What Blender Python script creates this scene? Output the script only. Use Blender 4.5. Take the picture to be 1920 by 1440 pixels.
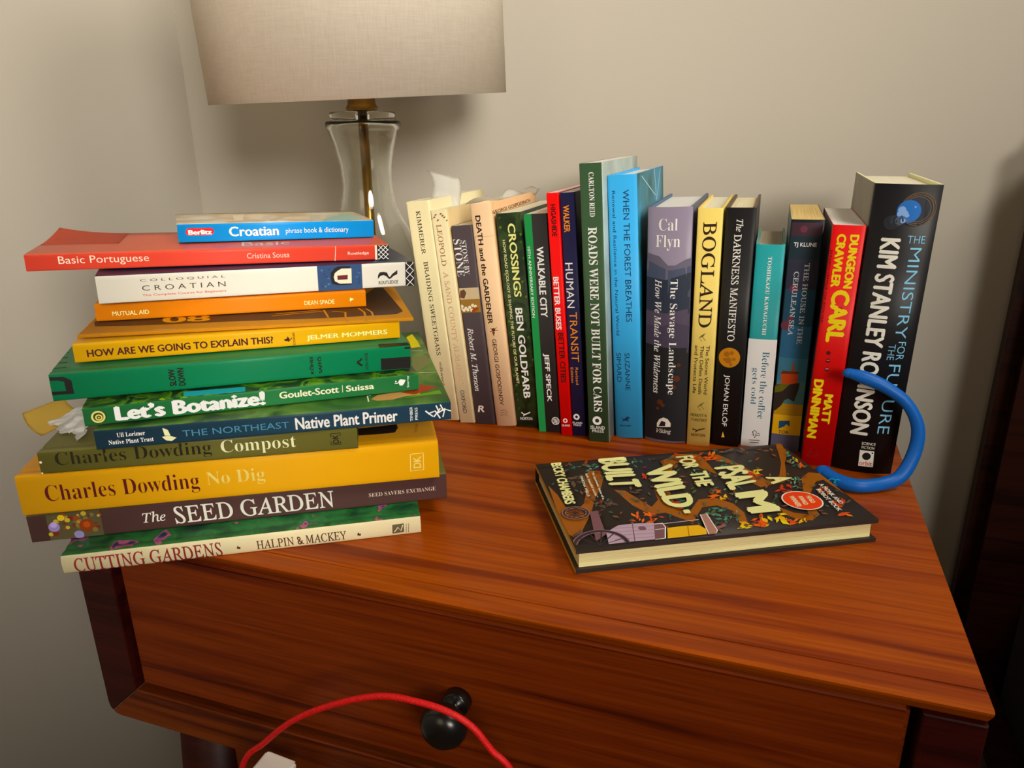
import bpy, bmesh, math, random
from mathutils import Vector, Matrix, noise

for o in list(bpy.data.objects):
    bpy.data.objects.remove(o, do_unlink=True)
SC = bpy.context.scene
COL = SC.collection
ZT = 0.72            # height of the nightstand top above the floor
WALL_Y = 0.53        # back wall
LEFT_X = -0.905      # side wall
PI = math.pi

# ------------------------------------------------------------------ camera
F_PX = 1391.04
YAW, PITCH, ROLL = math.radians(-19.1791), math.radians(18.7393), math.radians(-0.7792)
fw = Vector((math.sin(YAW) * math.cos(PITCH), math.cos(YAW) * math.cos(PITCH), -math.sin(PITCH)))
r0 = Vector((math.cos(YAW), -math.sin(YAW), 0))
u0 = r0.cross(fw)
rt = r0 * math.cos(ROLL) + u0 * math.sin(ROLL)
up = -r0 * math.sin(ROLL) + u0 * math.cos(ROLL)
cam_d = bpy.data.cameras.new('camera')
cam_d.sensor_fit = 'HORIZONTAL'
cam_d.sensor_width = 36
cam_d.lens = 36 * F_PX / 1920
cam_d.clip_start = 0.02
cam = bpy.data.objects.new('camera', cam_d)
CAMP = Vector((-0.1283, -0.3589, 0.2777 + ZT))
cam.matrix_world = Matrix((
    (rt.x, up.x, -fw.x, CAMP.x), (rt.y, up.y, -fw.y, CAMP.y), (rt.z, up.z, -fw.z, CAMP.z), (0, 0, 0, 1)))
COL.objects.link(cam)
SC.camera = cam

# ------------------------------------------------------------------ light
world = bpy.data.worlds.new('room_ambience')
SC.world = world
world.use_nodes = True
bg = world.node_tree.nodes['Background']
bg.inputs[0].default_value = (1.0, 0.58, 0.28, 1)
bg.inputs[1].default_value = 0.06


def area_light(name, loc, target, size, watts, colour):
    d = bpy.data.lights.new(name, 'AREA')
    d.shape = 'DISK'
    d.size = size
    d.energy = watts
    d.color = colour
    o = bpy.data.objects.new(name, d)
    o.location = loc
    o.rotation_euler = (Vector(target) - Vector(loc)).to_track_quat('-Z', 'Y').to_euler()
    COL.objects.link(o)
    return o


area_light('ceiling_light', (0.72, -0.10, ZT + 1.42), (-0.3, 0.2, ZT + 0.1), 0.45, 11.5, (1.0, 0.92, 0.80))
key = area_light('added_front_spot', (0.95, -1.45, ZT + 1.00), (-0.66, 0.38, ZT + 0.56), 0.95, 6.0, (1.0, 0.94, 0.85))  # added spot at front right, brightens the shade and upper walls
key.data.spread = math.radians(48)  # narrowed so the drawer and lower wall stay dim
area_light('fill_light', (-0.60, -1.9, ZT + 0.95), (-0.2, 0.3, ZT + 0.15), 1.0, 5.0, (1.0, 0.80, 0.55))  # added warm fill in place of light bouncing around the room
SC.view_settings.view_transform = 'Standard'
SC.view_settings.look = 'None'
SC.view_settings.exposure = 0.0
SC.view_settings.gamma = 1.0
SC.view_settings.use_curve_mapping = False


# ------------------------------------------------------------------ materials
def lin(h):
    v = [int(h[i:i + 2], 16) / 255 for i in (0, 2, 4)]
    return tuple(c / 12.92 if c <= 0.04045 else ((c + 0.055) / 1.055) ** 2.4 for c in v)


MATS = {}


def base_mat(name):
    m = bpy.data.materials.new(name)
    m.use_nodes = True
    nt = m.node_tree
    return m, nt, nt.nodes['Principled BSDF']


GAIN = 1.25


def rich(c, g):
    """Printing ink: a little more saturated than the plain value."""
    m = 0.3 * c[0] + 0.59 * c[1] + 0.11 * c[2]
    return [min(0.85, max(0.0015, (m + (x - m) * 1.18) * g)) for x in c]


def paint(h, rough=0.5, coat=0.0, vary=0.0, scale=60, metal=0.0, gain=None):
    """A plain printed or painted surface with a faint procedural mottling."""
    key = (h, rough, coat, vary, scale, metal)
    if key in MATS:
        return MATS[key]
    m, nt, b = base_mat('print_' + h)
    g = GAIN if gain is None else gain
    c = rich(lin(h), g)
    b.inputs['Base Color'].default_value = (*c, 1)
    b.inputs['Roughness'].default_value = rough
    b.inputs['Metallic'].default_value = metal
    b.inputs['Specular IOR Level'].default_value = 0.28
    b.inputs['Coat Weight'].default_value = coat
    b.inputs['Coat Roughness'].default_value = 0.25
    if vary:
        tc = nt.nodes.new('ShaderNodeTexCoord')
        n = nt.nodes.new('ShaderNodeTexNoise')
        n.inputs['Scale'].default_value = scale
        n.inputs['Detail'].default_value = 4
        mx = nt.nodes.new('ShaderNodeMix')
        mx.data_type = 'RGBA'
        mx.inputs[6].default_value = (*[x * (1 - vary) for x in c], 1)
        mx.inputs[7].default_value = (*[min(0.9, x * (1 + vary)) for x in c], 1)
        nt.links.new(tc.outputs['Object'], n.inputs['Vector'])
        nt.links.new(n.outputs['Fac'], mx.inputs[0])
        nt.links.new(mx.outputs[2], b.inputs['Base Color'])
    MATS[key] = m
    return m


def ramp_mat(name, stops, scale=(1, 1, 1), nscale=20, detail=5, rough=0.45, distort=0.0, coat=0.0, bump=0.0, coords='Object'):
    """Noise through a colour ramp: photographs of foliage, flowers, worn paper."""
    m, nt, b = base_mat(name)
    tc = nt.nodes.new('ShaderNodeTexCoord')
    mp = nt.nodes.new('ShaderNodeMapping')
    mp.inputs['Scale'].default_value = scale
    n = nt.nodes.new('ShaderNodeTexNoise')
    n.inputs['Scale'].default_value = nscale
    n.inputs['Detail'].default_value = detail
    n.inputs['Distortion'].default_value = distort
    cr = nt.nodes.new('ShaderNodeValToRGB')
    el = cr.color_ramp.elements
    while len(el) < len(stops):
        el.new(0.5)
    for e, (p, h) in zip(el, stops):
        e.position = p
        e.color = (*rich(lin(h), GAIN), 1)
    nt.links.new(tc.outputs[coords], mp.inputs['Vector'])
    nt.links.new(mp.outputs['Vector'], n.inputs['Vector'])
    nt.links.new(n.outputs['Fac'], cr.inputs['Fac'])
    nt.links.new(cr.outputs['Color'], b.inputs['Base Color'])
    b.inputs['Roughness'].default_value = rough
    b.inputs['Coat Weight'].default_value = coat
    if bump:
        bp = nt.nodes.new('ShaderNodeBump')
        bp.inputs['Strength'].default_value = bump
        bp.inputs['Distance'].default_value = 0.0005
        nt.links.new(n.outputs['Fac'], bp.inputs['Height'])
        nt.links.new(bp.outputs['Normal'], b.inputs['Normal'])
    return m


def wood_mat(name, dark, mid, light, rough=0.32, seed=0.0):
    """Teak veneer: long grain along X, dark pores and a few broad bands."""
    m, nt, b = base_mat(name)
    tc = nt.nodes.new('ShaderNodeTexCoord')
    mp = nt.nodes.new('ShaderNodeMapping')
    mp.inputs['Scale'].default_value = (1.3, 44, 44)
    mp.inputs['Location'].default_value = (seed, seed * 1.7, seed * 0.6)
    n1 = nt.nodes.new('ShaderNodeTexNoise')
    n1.inputs['Scale'].default_value = 1.6
    n1.inputs['Detail'].default_value = 6
    n1.inputs['Roughness'].default_value = 0.55
    n1.inputs['Distortion'].default_value = 0.35
    mp2 = nt.nodes.new('ShaderNodeMapping')
    mp2.inputs['Scale'].default_value = (6, 260, 260)
    n2 = nt.nodes.new('ShaderNodeTexNoise')
    n2.inputs['Scale'].default_value = 2.0
    n2.inputs['Detail'].default_value = 3
    cr = nt.nodes.new('ShaderNodeValToRGB')
    el = cr.color_ramp.elements
    el.new(0.5)
    el.new(0.43)
    for e, (p, h) in zip(el, ((0.36, dark), (0.44, mid), (0.56, light), (0.72, mid))):
        e.position = p
        e.color = (*lin(h), 1)
    mx = nt.nodes.new('ShaderNodeMix')
    mx.data_type = 'RGBA'
    mx.blend_type = 'MULTIPLY'
    mx.inputs[0].default_value = 0.55
    cr2 = nt.nodes.new('ShaderNodeValToRGB')
    cr2.color_ramp.elements[0].position = 0.3
    cr2.color_ramp.elements[0].color = (0.45, 0.36, 0.3, 1)
    cr2.color_ramp.elements[1].position = 0.62
    cr2.color_ramp.elements[1].color = (1, 1, 1, 1)
    L = nt.links.new
    L(tc.outputs['Object'], mp.inputs['Vector'])
    L(tc.outputs['Object'], mp2.inputs['Vector'])
    L(mp.outputs['Vector'], n1.inputs['Vector'])
    L(mp2.outputs['Vector'], n2.inputs['Vector'])
    L(n1.outputs['Fac'], cr.inputs['Fac'])
    L(n2.outputs['Fac'], cr2.inputs['Fac'])
    L(cr.outputs['Color'], mx.inputs[6])
    L(cr2.outputs['Color'], mx.inputs[7])
    L(mx.outputs[2], b.inputs['Base Color'])
    b.inputs['Roughness'].default_value = rough
    b.inputs['Specular IOR Level'].default_value = 0.2
    bp = nt.nodes.new('ShaderNodeBump')
    bp.inputs['Strength'].default_value = 0.12
    bp.inputs['Distance'].default_value = 0.0004
    L(n2.outputs['Fac'], bp.inputs['Height'])
    L(bp.outputs['Normal'], b.inputs['Normal'])
    return m


def pages_mat(h, axis=2):
    """Edges of stacked sheets: very fine lines across the thickness."""
    key = ('pages', h, axis)
    if key in MATS:
        return MATS[key]
    sc = [9, 9, 9]
    sc[axis] = 2600
    a = '%02x%02x%02x' % tuple(int(int(h[i:i + 2], 16) * 0.86) for i in (0, 2, 4))
    m = ramp_mat('page_edges_' + h, ((0.35, a), (0.6, h)), scale=sc, nscale=1.0, detail=2, rough=0.8)
    MATS[key] = m
    return m


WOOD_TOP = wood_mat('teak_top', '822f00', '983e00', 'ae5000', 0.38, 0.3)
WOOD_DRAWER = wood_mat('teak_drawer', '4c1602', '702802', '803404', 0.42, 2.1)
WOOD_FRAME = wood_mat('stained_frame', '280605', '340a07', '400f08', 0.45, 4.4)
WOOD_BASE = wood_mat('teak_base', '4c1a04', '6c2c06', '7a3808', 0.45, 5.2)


# ------------------------------------------------------------------ mesh helpers
def link(name, me, parent=None):
    o = bpy.data.objects.new(name, me)
    COL.objects.link(o)
    if parent:
        o.parent = parent
    return o


def from_bm(name, bm, mat, parent=None, smooth=False):
    bmesh.ops.recalc_face_normals(bm, faces=bm.faces[:])
    me = bpy.data.meshes.new(name)
    bm.to_mesh(me)
    bm.free()
    if smooth:
        for p in me.polygons:
            p.use_smooth = True
    for m in (mat if isinstance(mat, (list, tuple)) else [mat]):
        me.materials.append(m)
    return link(name, me, parent)


def tag(o, label, cat, group=None):
    o['label'] = label
    o['category'] = cat
    if group:
        o['group'] = group
    return o


def struct(o):
    o['kind'] = 'structure'
    return o


def empty(name, loc, rot=(0, 0, 0)):
    o = bpy.data.objects.new(name, None)
    o.empty_display_size = 0.03
    o.location = loc
    o.rotation_euler = rot
    COL.objects.link(o)
    return o


def box_bm(x0, x1, y0, y1, z0, z1, bevel=0.0, seg=2):
    bm = bmesh.new()
    bmesh.ops.create_cube(bm, size=1)
    for v in bm.verts:
        v.co = Vector(((x0 + x1) / 2 + v.co.x * (x1 - x0), (y0 + y1) / 2 + v.co.y * (y1 - y0), (z0 + z1) / 2 + v.co.z * (z1 - z0)))
    if bevel:
        bmesh.ops.bevel(bm, geom=bm.edges[:], offset=bevel, segments=seg, affect='EDGES', clamp_overlap=True)
    return bm


def lathe_bm(profile, seg=48, centre=(0, 0), closed=False):
    """Revolve (r, z) points about the vertical axis."""
    bm = bmesh.new()
    rings = []
    for r, z in profile:
        if r < 1e-6:
            rings.append([bm.verts.new((centre[0], centre[1], z))])
        else:
            rings.append([bm.verts.new((centre[0] + r * math.cos(2 * PI * k / seg), centre[1] + r * math.sin(2 * PI * k / seg), z)) for k in range(seg)])
    pairs = list(zip(rings, rings[1:]))
    if closed:
        pairs.append((rings[-1], rings[0]))
    for a, b in pairs:
        for k in range(seg):
            k2 = (k + 1) % seg
            if len(a) == 1 and len(b) > 1:
                bm.faces.new((a[0], b[k], b[k2]))
            elif len(b) == 1 and len(a) > 1:
                bm.faces.new((a[k], b[0], a[k2]))
            elif len(a) > 1:
                bm.faces.new((a[k], b[k], b[k2], a[k2]))
    return bm


def catmull(pts, n):
    out = []
    P = [pts[0]] + list(pts) + [pts[-1]]
    for i in range(1, len(P) - 2):
        for k in range(n):
            t = k / n
            a, b, c, d = P[i - 1], P[i], P[i + 1], P[i + 2]
            out.append(tuple(0.5 * ((2 * b[j]) + (-a[j] + c[j]) * t + (2 * a[j] - 5 * b[j] + 4 * c[j] - d[j]) * t * t + (-a[j] + 3 * b[j] - 3 * c[j] + d[j]) * t ** 3) for j in range(len(b))))
    out.append(tuple(pts[-1]))
    return out


def sweep_bm(pts, radii, seg=14, ref=Vector((0, 1, 0))):
    """Tube along 3-D points; radii are (along ref, across) pairs."""
    bm = bmesh.new()
    rings = []
    P = [Vector(p) for p in pts]
    for i, p in enumerate(P):
        t = (P[min(i + 1, len(P) - 1)] - P[max(i - 1, 0)]).normalized()
        n1 = (ref - t * ref.dot(t)).normalized()
        n2 = t.cross(n1)
        ra, rb = radii[i]
        rings.append([bm.verts.new(p + n1 * ra * math.cos(2 * PI * k / seg) + n2 * rb * math.sin(2 * PI * k / seg)) for k in range(seg)])
    for a, b in zip(rings, rings[1:]):
        for k in range(seg):
            k2 = (k + 1) % seg
            bm.faces.new((a[k], a[k2], b[k2], b[k]))
    bm.faces.new(rings[0])
    bm.faces.new(rings[-1][::-1])
    return bm


# book poses (x, y, z in metres; lean or yaw; height, thickness in mm) and their printed marks in mm
POSES = {
    'kim': ('s', -0.4333, 0.2844, 0.0000, 0.1011, 218.0, 23.84, 0.0000),
    'leo': ('s', -0.4084, 0.2844, 0.0000, 0.1046, 210.7, 16.22, 0.0000),
    'stone': ('s', -0.3919, 0.2862, 0.0000, 0.0959, 196.5, 20.26, 0.0000),
    'death': ('s', -0.3703, 0.2882, 0.0000, 0.1016, 216.6, 20.62, 0.0000),
    'cross': ('s', -0.3492, 0.2902, 0.0000, 0.0898, 208.3, 24.15, 0.0000),
    'walk': ('s', -0.3248, 0.2856, 0.0000, 0.0691, 208.5, 21.39, 0.0000),
    'buses': ('s', -0.3019, 0.2829, 0.0000, 0.0694, 227.4, 10.69, 0.0000),
    'transit': ('s', -0.2910, 0.2850, 0.0000, 0.0663, 227.6, 13.27, 0.0000),
    'roads': ('s', -0.2731, 0.2767, 0.0000, 0.0551, 252.3, 19.67, 0.0000),
    'forest': ('s', -0.2512, 0.2952, 0.0000, 0.0639, 241.8, 26.12, 0.0000),
    'cal': ('s', -0.2239, 0.2968, 0.0000, 0.0308, 215.5, 38.47, 0.0000),
    'bog': ('s', -0.1848, 0.2962, 0.0000, 0.0169, 215.5, 20.90, 0.0000),
    'dark': ('s', -0.1629, 0.3033, 0.0000, 0.0139, 215.6, 24.75, 0.0000),
    'coffee': ('s', -0.1366, 0.3088, 0.0000, 0.0153, 185.0, 23.95, 0.0000),
    'cerul': ('s', -0.1117, 0.3082, 0.0000, 0.0082, 206.5, 26.66, 0.0000),
    'dung': ('s', -0.0849, 0.2823, 0.0003, -0.0108, 205.6, 24.27, 0.0000),
    'mini': ('s', -0.0604, 0.2831, 0.0007, -0.0151, 236.9, 47.24, 0.0000),
    'cut': ('f', -0.5566, -0.0493, 0.0000, 0.5380, 239.5, 13.91, 0.0000),
    'seed': ('f', -0.5883, -0.0436, 0.0148, 0.5421, 286.4, 20.46, 0.0017),
    'nodig': ('f', -0.5873, -0.0456, 0.0367, 0.5273, 280.9, 29.17, 0.0052),
    'compost': ('f', -0.5714, -0.0380, 0.0666, 0.5254, 206.4, 15.67, 0.0070),
    'native': ('f', -0.5344, -0.0243, 0.0831, 0.5614, 235.2, 13.84, 0.0105),
    'botan': ('f', -0.5417, -0.0232, 0.0984, 0.6728, 222.7, 12.73, 0.0140),
    'slow': ('f', -0.5669, -0.0217, 0.1127, 0.6536, 239.1, 18.75, 0.0175),
    'explain': ('f', -0.5683, 0.0011, 0.1325, 0.6619, 222.9, 13.03, 0.0209),
    'zine': ('f', -0.5751, 0.0122, 0.1467, 0.5974, 233.0, 1.90, 0.0244),
    'mutual': ('f', -0.5927, 0.0455, 0.1492, 0.6494, 197.2, 13.05, 0.0253),
    'colloq': ('f', -0.5828, 0.0417, 0.1637, 0.7262, 234.8, 20.46, 0.0297),
    'port': ('f', -0.6333, 0.0309, 0.1869, 0.6793, 263.1, 12.15, 0.0332),
    'berl': ('f', -0.5768, 0.1217, 0.1969, 0.7516, 158.7, 15.04, 0.0367),
    'psalm': ('f', -0.1030, 0.2791, 0.0000, 3.6390, 218.0, 18.00, 0.0000),
}
PRINT = {
    'kim': [
        ('t', 'author_lettering', 'KIMMERER', 'it0', [8.89,9.12,49.59,9.12,49.59,13.37,8.89,13.37], '2c241a', 'S'),
        ('t', 'title_lettering', 'BRAIDING SWEETGRASS', 'it0', [56.43,9.45,149.72,9.45,149.72,14.06,56.43,14.06], '2c241a', 'S'),
        ('t', 'publisher_lettering', 'milkweed', 's', [157.09,10.81,180.86,10.81,180.86,14.05,157.09,14.05], '2c241a', 'S'),
    ],
    'leo': [
        ('t', 'author_lettering', 'LEOPOLD', 'it0', [13.27,4,52.03,4,52.03,9.2,13.27,9.2], '8a6a50', 'S'),
        ('t', 'title_lettering', 'A SAND COUNTY ALMANAC', 'it0', [57.55,4.35,170.18,4.35,170.18,9.74,57.55,9.74], 'c09a76', 'S'),
        ('t', 'publisher_lettering', 'OXFORD', 'm', [176.22,5.06,200.74,5.06,200.74,9.32,176.22,9.32], '4a4038', 'S'),
        ('p', 'leaf_print', [8.35,-1.48,6.85,-0.21,7.31,1.47,8.6,0.18], '6e5a40', 'S'),
        ('p', 'leaf_print', [4.99,3.28,3.49,4.54,3.95,6.21,5.23,4.93], '6e5a40', 'S'),
        ('p', 'leaf_print', [9.95,4.91,8.44,6.17,8.9,7.84,10.19,6.56], '6e5a40', 'S'),
        ('p', 'leaf_print', [4.38,8.78,2.89,10.02,3.35,11.68,4.62,10.41], '6e5a40', 'S'),
        ('p', 'leaf_print', [7.83,11.84,6.34,13.08,6.79,14.74,8.07,13.47], '6e5a40', 'S'),
        ('p', 'leaf_print', [10.71,14.38,9.21,15.62,9.67,17.28,10.95,16.02], '6e5a40', 'S'),
        ('p', 'leaf_print', [10.9,16.74,9.4,17.97,9.86,19.63,11.14,18.37], '6e5a40', 'S'),
        ('p', 'leaf_print', [7.01,1.76,5.5,3.02,5.96,4.69,7.25,3.41], '6e5a40', 'S'),
        ('p', 'leaf_print', [6.11,10.31,4.61,11.55,5.07,13.21,6.35,11.94], '6e5a40', 'S'),
    ],
    'stone': [
        ('t', 'title_lettering', 'STONE BY', 'sr', [13.92,8.33,45.86,8.33,45.86,13.26,13.92,13.26], 'f4ecd8', 'S'),
        ('t', 'title_lettering', 'STONE', 'sr', [12.4,0.32,47.39,0.32,47.39,7.86,12.4,7.86], 'f4ecd8', 'S'),
        ('p', 'cover_picture', [58.5,0,82.38,0,82.38,20.26,58.5,20.26], 'b9a98c', 'S'),
        ('p', 'cover_picture', [69.51,0,82.38,0,82.38,20.26,69.51,20.26], '8a6a3c', 'S'),
        ('p', 'cover_picture', [67.58,-0.83,61.12,1.05,59.81,5.23,63.23,7.17,68.72,4.45], '5c4030', 'S'),
        ('d', 'cover_picture', [76.11,1.05,1.61], 0, 'e0d0b8', 'S'),
        ('d', 'cover_picture', [78.12,4.81,1.6], 0, 'e0d0b8', 'S'),
        ('d', 'cover_picture', [77.32,8.93,1.6], 0, 'e0d0b8', 'S'),
        ('d', 'cover_picture', [75.56,12.16,1.59], 0, 'e0d0b8', 'S'),
        ('d', 'cover_picture', [76.59,15.01,1.59], 0, 'e0d0b8', 'S'),
        ('d', 'cover_picture', [79.93,2.55,1.61], 0, 'e0d0b8', 'S'),
        ('d', 'cover_picture', [80.2,10.56,1.59], 0, 'e0d0b8', 'S'),
        ('d', 'cover_picture', [78.33,-0.26,1.61], 0, 'e0d0b8', 'S'),
        ('d', 'cover_picture', [79.69,6.61,1.6], 0, 'e0d0b8', 'S'),
        ('d', 'cover_picture', [80.16,-1.92,1.81], 0, '8c4424', 'S'),
        ('d', 'cover_picture', [79.92,13.59,1.79], 0, '8c4424', 'S'),
        ('d', 'cover_picture', [78.87,15.92,1.78], 0, '8c4424', 'S'),
        ('d', 'cover_picture', [81.2,12.43,1.79], 0, '8c4424', 'S'),
        ('t', 'author_lettering', 'Robert M. Thorson', 'i', [97.55,3.66,161.92,3.66,161.92,9.86,97.55,9.86], 'f4ecd8', 'S'),
        ('t', 'publisher_mark', 'R', 'bi', [184.08,3.85,184.08,11.14,177.07,11.14,177.07,3.85], 'c8bcae', 'S'),
    ],
    'death': [
        ('t', 'title_lettering', 'DEATH and the GARDENER', 'b', [10.4,4.5,112.51,4.5,112.51,9.77,10.4,9.77], '241210', 'S'),
        ('t', 'author_lettering', 'GEORGI GOSPODINOV', 'm', [127.34,6.69,194.61,6.69,194.61,10.97,127.34,10.97], '3a2018', 'S'),
        ('d', 'bee_print', [118.23,9.44,1.78], 0, '4a2a14', 'S'),
        ('p', 'bee_print', [120.08,7.62,120.17,10.78,124.88,9.01], '5a3414', 'S'),
        ('l', 'bee_print', [116.62,6.46,118.99,9.34], 0.6, '4a2a14', 'S'),
        ('l', 'bee_print', [116.06,12.87,118.99,9.34], 0.6, '4a2a14', 'S'),
        ('l', 'bee_print', [120.02,5.63,118.99,9.34], 0.6, '4a2a14', 'S'),
        ('l', 'bee_print', [118.75,14.12,118.99,9.34], 0.6, '4a2a14', 'S'),
        ('l', 'publisher_mark', [205.79,5.96,204.31,10.84,206.31,13.66], 0.5, '6a4838', 'S'),
        ('l', 'publisher_mark', [203.34,6.26,201.87,11.13,204.28,13.9], 0.5, '6a4838', 'S'),
        ('l', 'publisher_mark', [200.9,6.56,199.44,11.42,202.25,14.14], 0.5, '6a4838', 'S'),
        ('l', 'jacket_fold', [29.57,-0.88,29.8,22.13], 0.25, 'b08c70', 'S'),
        ('l', 'jacket_fold', [179.14,-1.4,179.76,18.79], 0.25, 'b08c70', 'S'),
        ('l', 'cover_lettering', [8.66,11.99,8.91,63.94,7.19,113.94], 0.4, 'd8b090', 'F'),
        ('t', 'cover_lettering', 'GEORGI GOSPODINOV', 'm', [10.89,3.37,9.63,119.08,5.99,116.48,7.73,1.54], '2a1610', 'F'),
    ],
    'cross': [
        ('t', 'title_lettering', 'CROSSINGS', 'b', [9.59,10.48,77.62,10.48,77.62,17.81,9.59,17.81], 'f0dc96', 'S'),
        ('t', 'author_lettering', 'BEN GOLDFARB', 'b', [88.11,9.95,177.96,9.95,177.96,17.15,88.11,17.15], 'f4ecd8', 'S'),
        ('t', 'subtitle_lettering', 'HOW ROAD ECOLOGY IS SHAPING THE FUTURE OF OUR PLANET', 'm', [24.13,4.13,163.12,4.13,163.12,6.86,24.13,6.86], 'd8cfa8', 'S'),
        ('l', 'publisher_mark', [192.77,5.96,195.32,8.95,192.58,15.03], 1.1, 'f4ecd8', 'S'),
        ('l', 'publisher_mark', [196.65,7.74,194.21,9.71], 0.9, 'f4ecd8', 'S'),
        ('t', 'publisher_lettering', 'NORTON', 'm', [200.65,4.26,200.65,16.75,197.76,16.75,197.76,4.26], 'f4ecd8', 'S'),
        ('p', 'leaf_print', [-2.66,1.35,-4.03,2.92,-2.81,4.4,-0.89,2.78], '3c5428', 'S'),
        ('p', 'leaf_print', [3.96,2.06,2.57,3.63,3.79,5.12,5.73,3.49], '2e4424', 'S'),
        ('p', 'leaf_print', [12.42,1.95,11.02,3.52,12.24,5.02,14.2,3.38], '54682e', 'S'),
        ('p', 'leaf_print', [19.8,20.94,18.4,22.48,19.61,23.96,21.57,22.36], '54682e', 'S'),
        ('p', 'leaf_print', [26.83,20.26,25.41,21.8,26.63,23.29,28.61,21.69], '3c5428', 'S'),
        ('p', 'leaf_print', [35.02,1.85,33.57,3.45,34.8,4.95,36.82,3.3], '2e4424', 'S'),
        ('p', 'leaf_print', [41.46,21.5,40.01,23.05,41.23,24.54,43.25,22.93], '3c5428', 'S'),
        ('p', 'leaf_print', [49.88,2.41,48.41,4.01,49.64,5.52,51.69,3.86], '26381f', 'S'),
        ('p', 'leaf_print', [55.73,1.7,54.24,3.3,55.47,4.82,57.55,3.15], '54682e', 'S'),
        ('p', 'leaf_print', [63.31,18.49,61.82,20.06,63.04,21.57,65.12,19.94], '54682e', 'S'),
        ('p', 'leaf_print', [70.97,2.56,69.45,4.18,70.68,5.71,72.79,4.03], '2e4424', 'S'),
        ('p', 'leaf_print', [77.64,20.6,76.13,22.18,77.35,23.69,79.46,22.06], '54682e', 'S'),
        ('p', 'leaf_print', [84.97,2.01,83.42,3.64,84.66,5.18,86.81,3.49], '54682e', 'S'),
        ('p', 'leaf_print', [92.29,1.06,90.73,2.69,91.97,4.24,94.14,2.54], '3c5428', 'S'),
        ('p', 'leaf_print', [100.7,1.34,99.12,2.97,100.37,4.52,102.56,2.82], '54682e', 'S'),
        ('p', 'leaf_print', [109.98,21.99,108.39,23.58,109.63,25.12,111.82,23.47], '3c5428', 'S'),
        ('p', 'leaf_print', [116.41,19.04,114.81,20.64,116.05,22.19,118.26,20.52], '3c5428', 'S'),
        ('p', 'leaf_print', [123.87,1.33,122.24,2.98,123.5,4.54,125.75,2.83], '54682e', 'S'),
        ('p', 'leaf_print', [132.04,3.28,130.4,4.93,131.65,6.5,133.92,4.78], '54682e', 'S'),
        ('p', 'leaf_print', [138.9,21.53,137.25,23.15,138.5,24.71,140.77,23.03], '54682e', 'S'),
        ('p', 'leaf_print', [148.55,1.92,146.87,3.59,148.13,5.17,150.45,3.43], '3c5428', 'S'),
        ('p', 'leaf_print', [154.84,0.92,153.15,2.59,154.41,4.18,156.74,2.44], '3c5428', 'S'),
        ('p', 'leaf_print', [164.56,2.26,162.84,3.94,164.11,5.53,166.46,3.79], '3c5428', 'S'),
        ('p', 'leaf_print', [173.68,1.5,171.95,3.18,173.21,4.78,175.6,3.03], '26381f', 'S'),
        ('p', 'leaf_print', [179.68,1.87,177.93,3.56,179.2,5.15,181.6,3.4], '26381f', 'S'),
        ('p', 'leaf_print', [188.73,2.4,186.97,4.09,188.24,5.69,190.66,3.94], '26381f', 'S'),
    ],
    'walk': [
        ('p', 'spine_band', [0,0,208.47,0,208.47,7.06,0,7.06], '2f8048', 'S'),
        ('t', 'title_lettering', 'WALKABLE CITY', 'b', [29.24,9.72,94.35,9.72,94.35,16.29,29.24,16.29], 'f4ecd8', 'S'),
        ('t', 'author_lettering', 'JEFF SPECK', 'b', [129.23,9,177.56,9,177.56,15.07,129.23,15.07], 'f4ecd8', 'S'),
        ('t', 'subtitle_lettering', '10TH ANNIVERSARY EDITION', 'm', [28.95,1.32,94.69,1.32,94.69,3.93,28.95,3.93], 'f4ecd8', 'S'),
        ('d', 'publisher_mark', [196.9,17.26,3.97], 0, 'f4ecd8', 'S'),
        ('d', 'publisher_mark', [196.9,17.26,3.13], 0, '2a2828', 'S'),
        ('l', 'publisher_mark', [195.71,15.25,194.78,16.77,196.44,17.92,195.3,19.45], 0.8, 'f4ecd8', 'S'),
        ('l', 'publisher_mark', [197.21,15.16,196.29,16.68,197.95,17.82,196.8,19.35], 0.8, 'f4ecd8', 'S'),
        ('l', 'publisher_mark', [198.72,15.06,197.79,16.58,199.45,17.73,198.31,19.26], 0.8, 'f4ecd8', 'S'),
    ],
    'buses': [
        ('t', 'author_lettering', 'HIGASHIDE', 'b', [9.79,3.29,37.71,3.29,37.71,7.85,9.79,7.85], '3a0c0c', 'S'),
        ('t', 'title_lettering', 'BETTER BUSES', 'b', [73.77,1.69,122.87,1.69,122.87,6.82,73.77,6.82], 'f4ecd8', 'S'),
        ('t', 'title_lettering', 'BETTER CITIES', 'b', [125.8,3.13,174.1,3.13,174.1,8.39,125.8,8.39], '3a0c0c', 'S'),
        ('d', 'publisher_mark', [212.36,5.06,2.27], 0.5, 'f4ecd8', 'S'),
        ('t', 'publisher_lettering', 'ISLAND', 'm', [218.2,1.48,218.2,9.3,216.27,9.3,216.27,1.48], 'f4ecd8', 'S'),
    ],
    'transit': [
        ('t', 'author_lettering', 'WALKER', 'b', [10.81,2.5,34.17,2.5,34.17,7.96,10.81,7.96], 'e08848', 'S'),
        ('t', 'title_lettering', 'HUMAN', 's', [61.27,1.57,102.34,1.57,102.34,8.55,61.27,8.55], 'f4ecd8', 'S'),
        ('t', 'title_lettering', 'TRANSIT', 's', [106.19,3.06,153.52,3.06,153.52,10.19,106.19,10.19], 'e08848', 'S'),
        ('t', 'subtitle_lettering', 'Revised', 's', [158.96,5.96,175.86,5.96,175.86,8.79,158.96,8.79], 'e08848', 'S'),
        ('t', 'subtitle_lettering', 'Edition', 's', [159.06,1.5,173.95,1.5,173.95,4.13,159.06,4.13], 'e08848', 'S'),
        ('d', 'publisher_mark', [208.24,4.8,3.06], 0.45, 'f4ecd8', 'S'),
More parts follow.
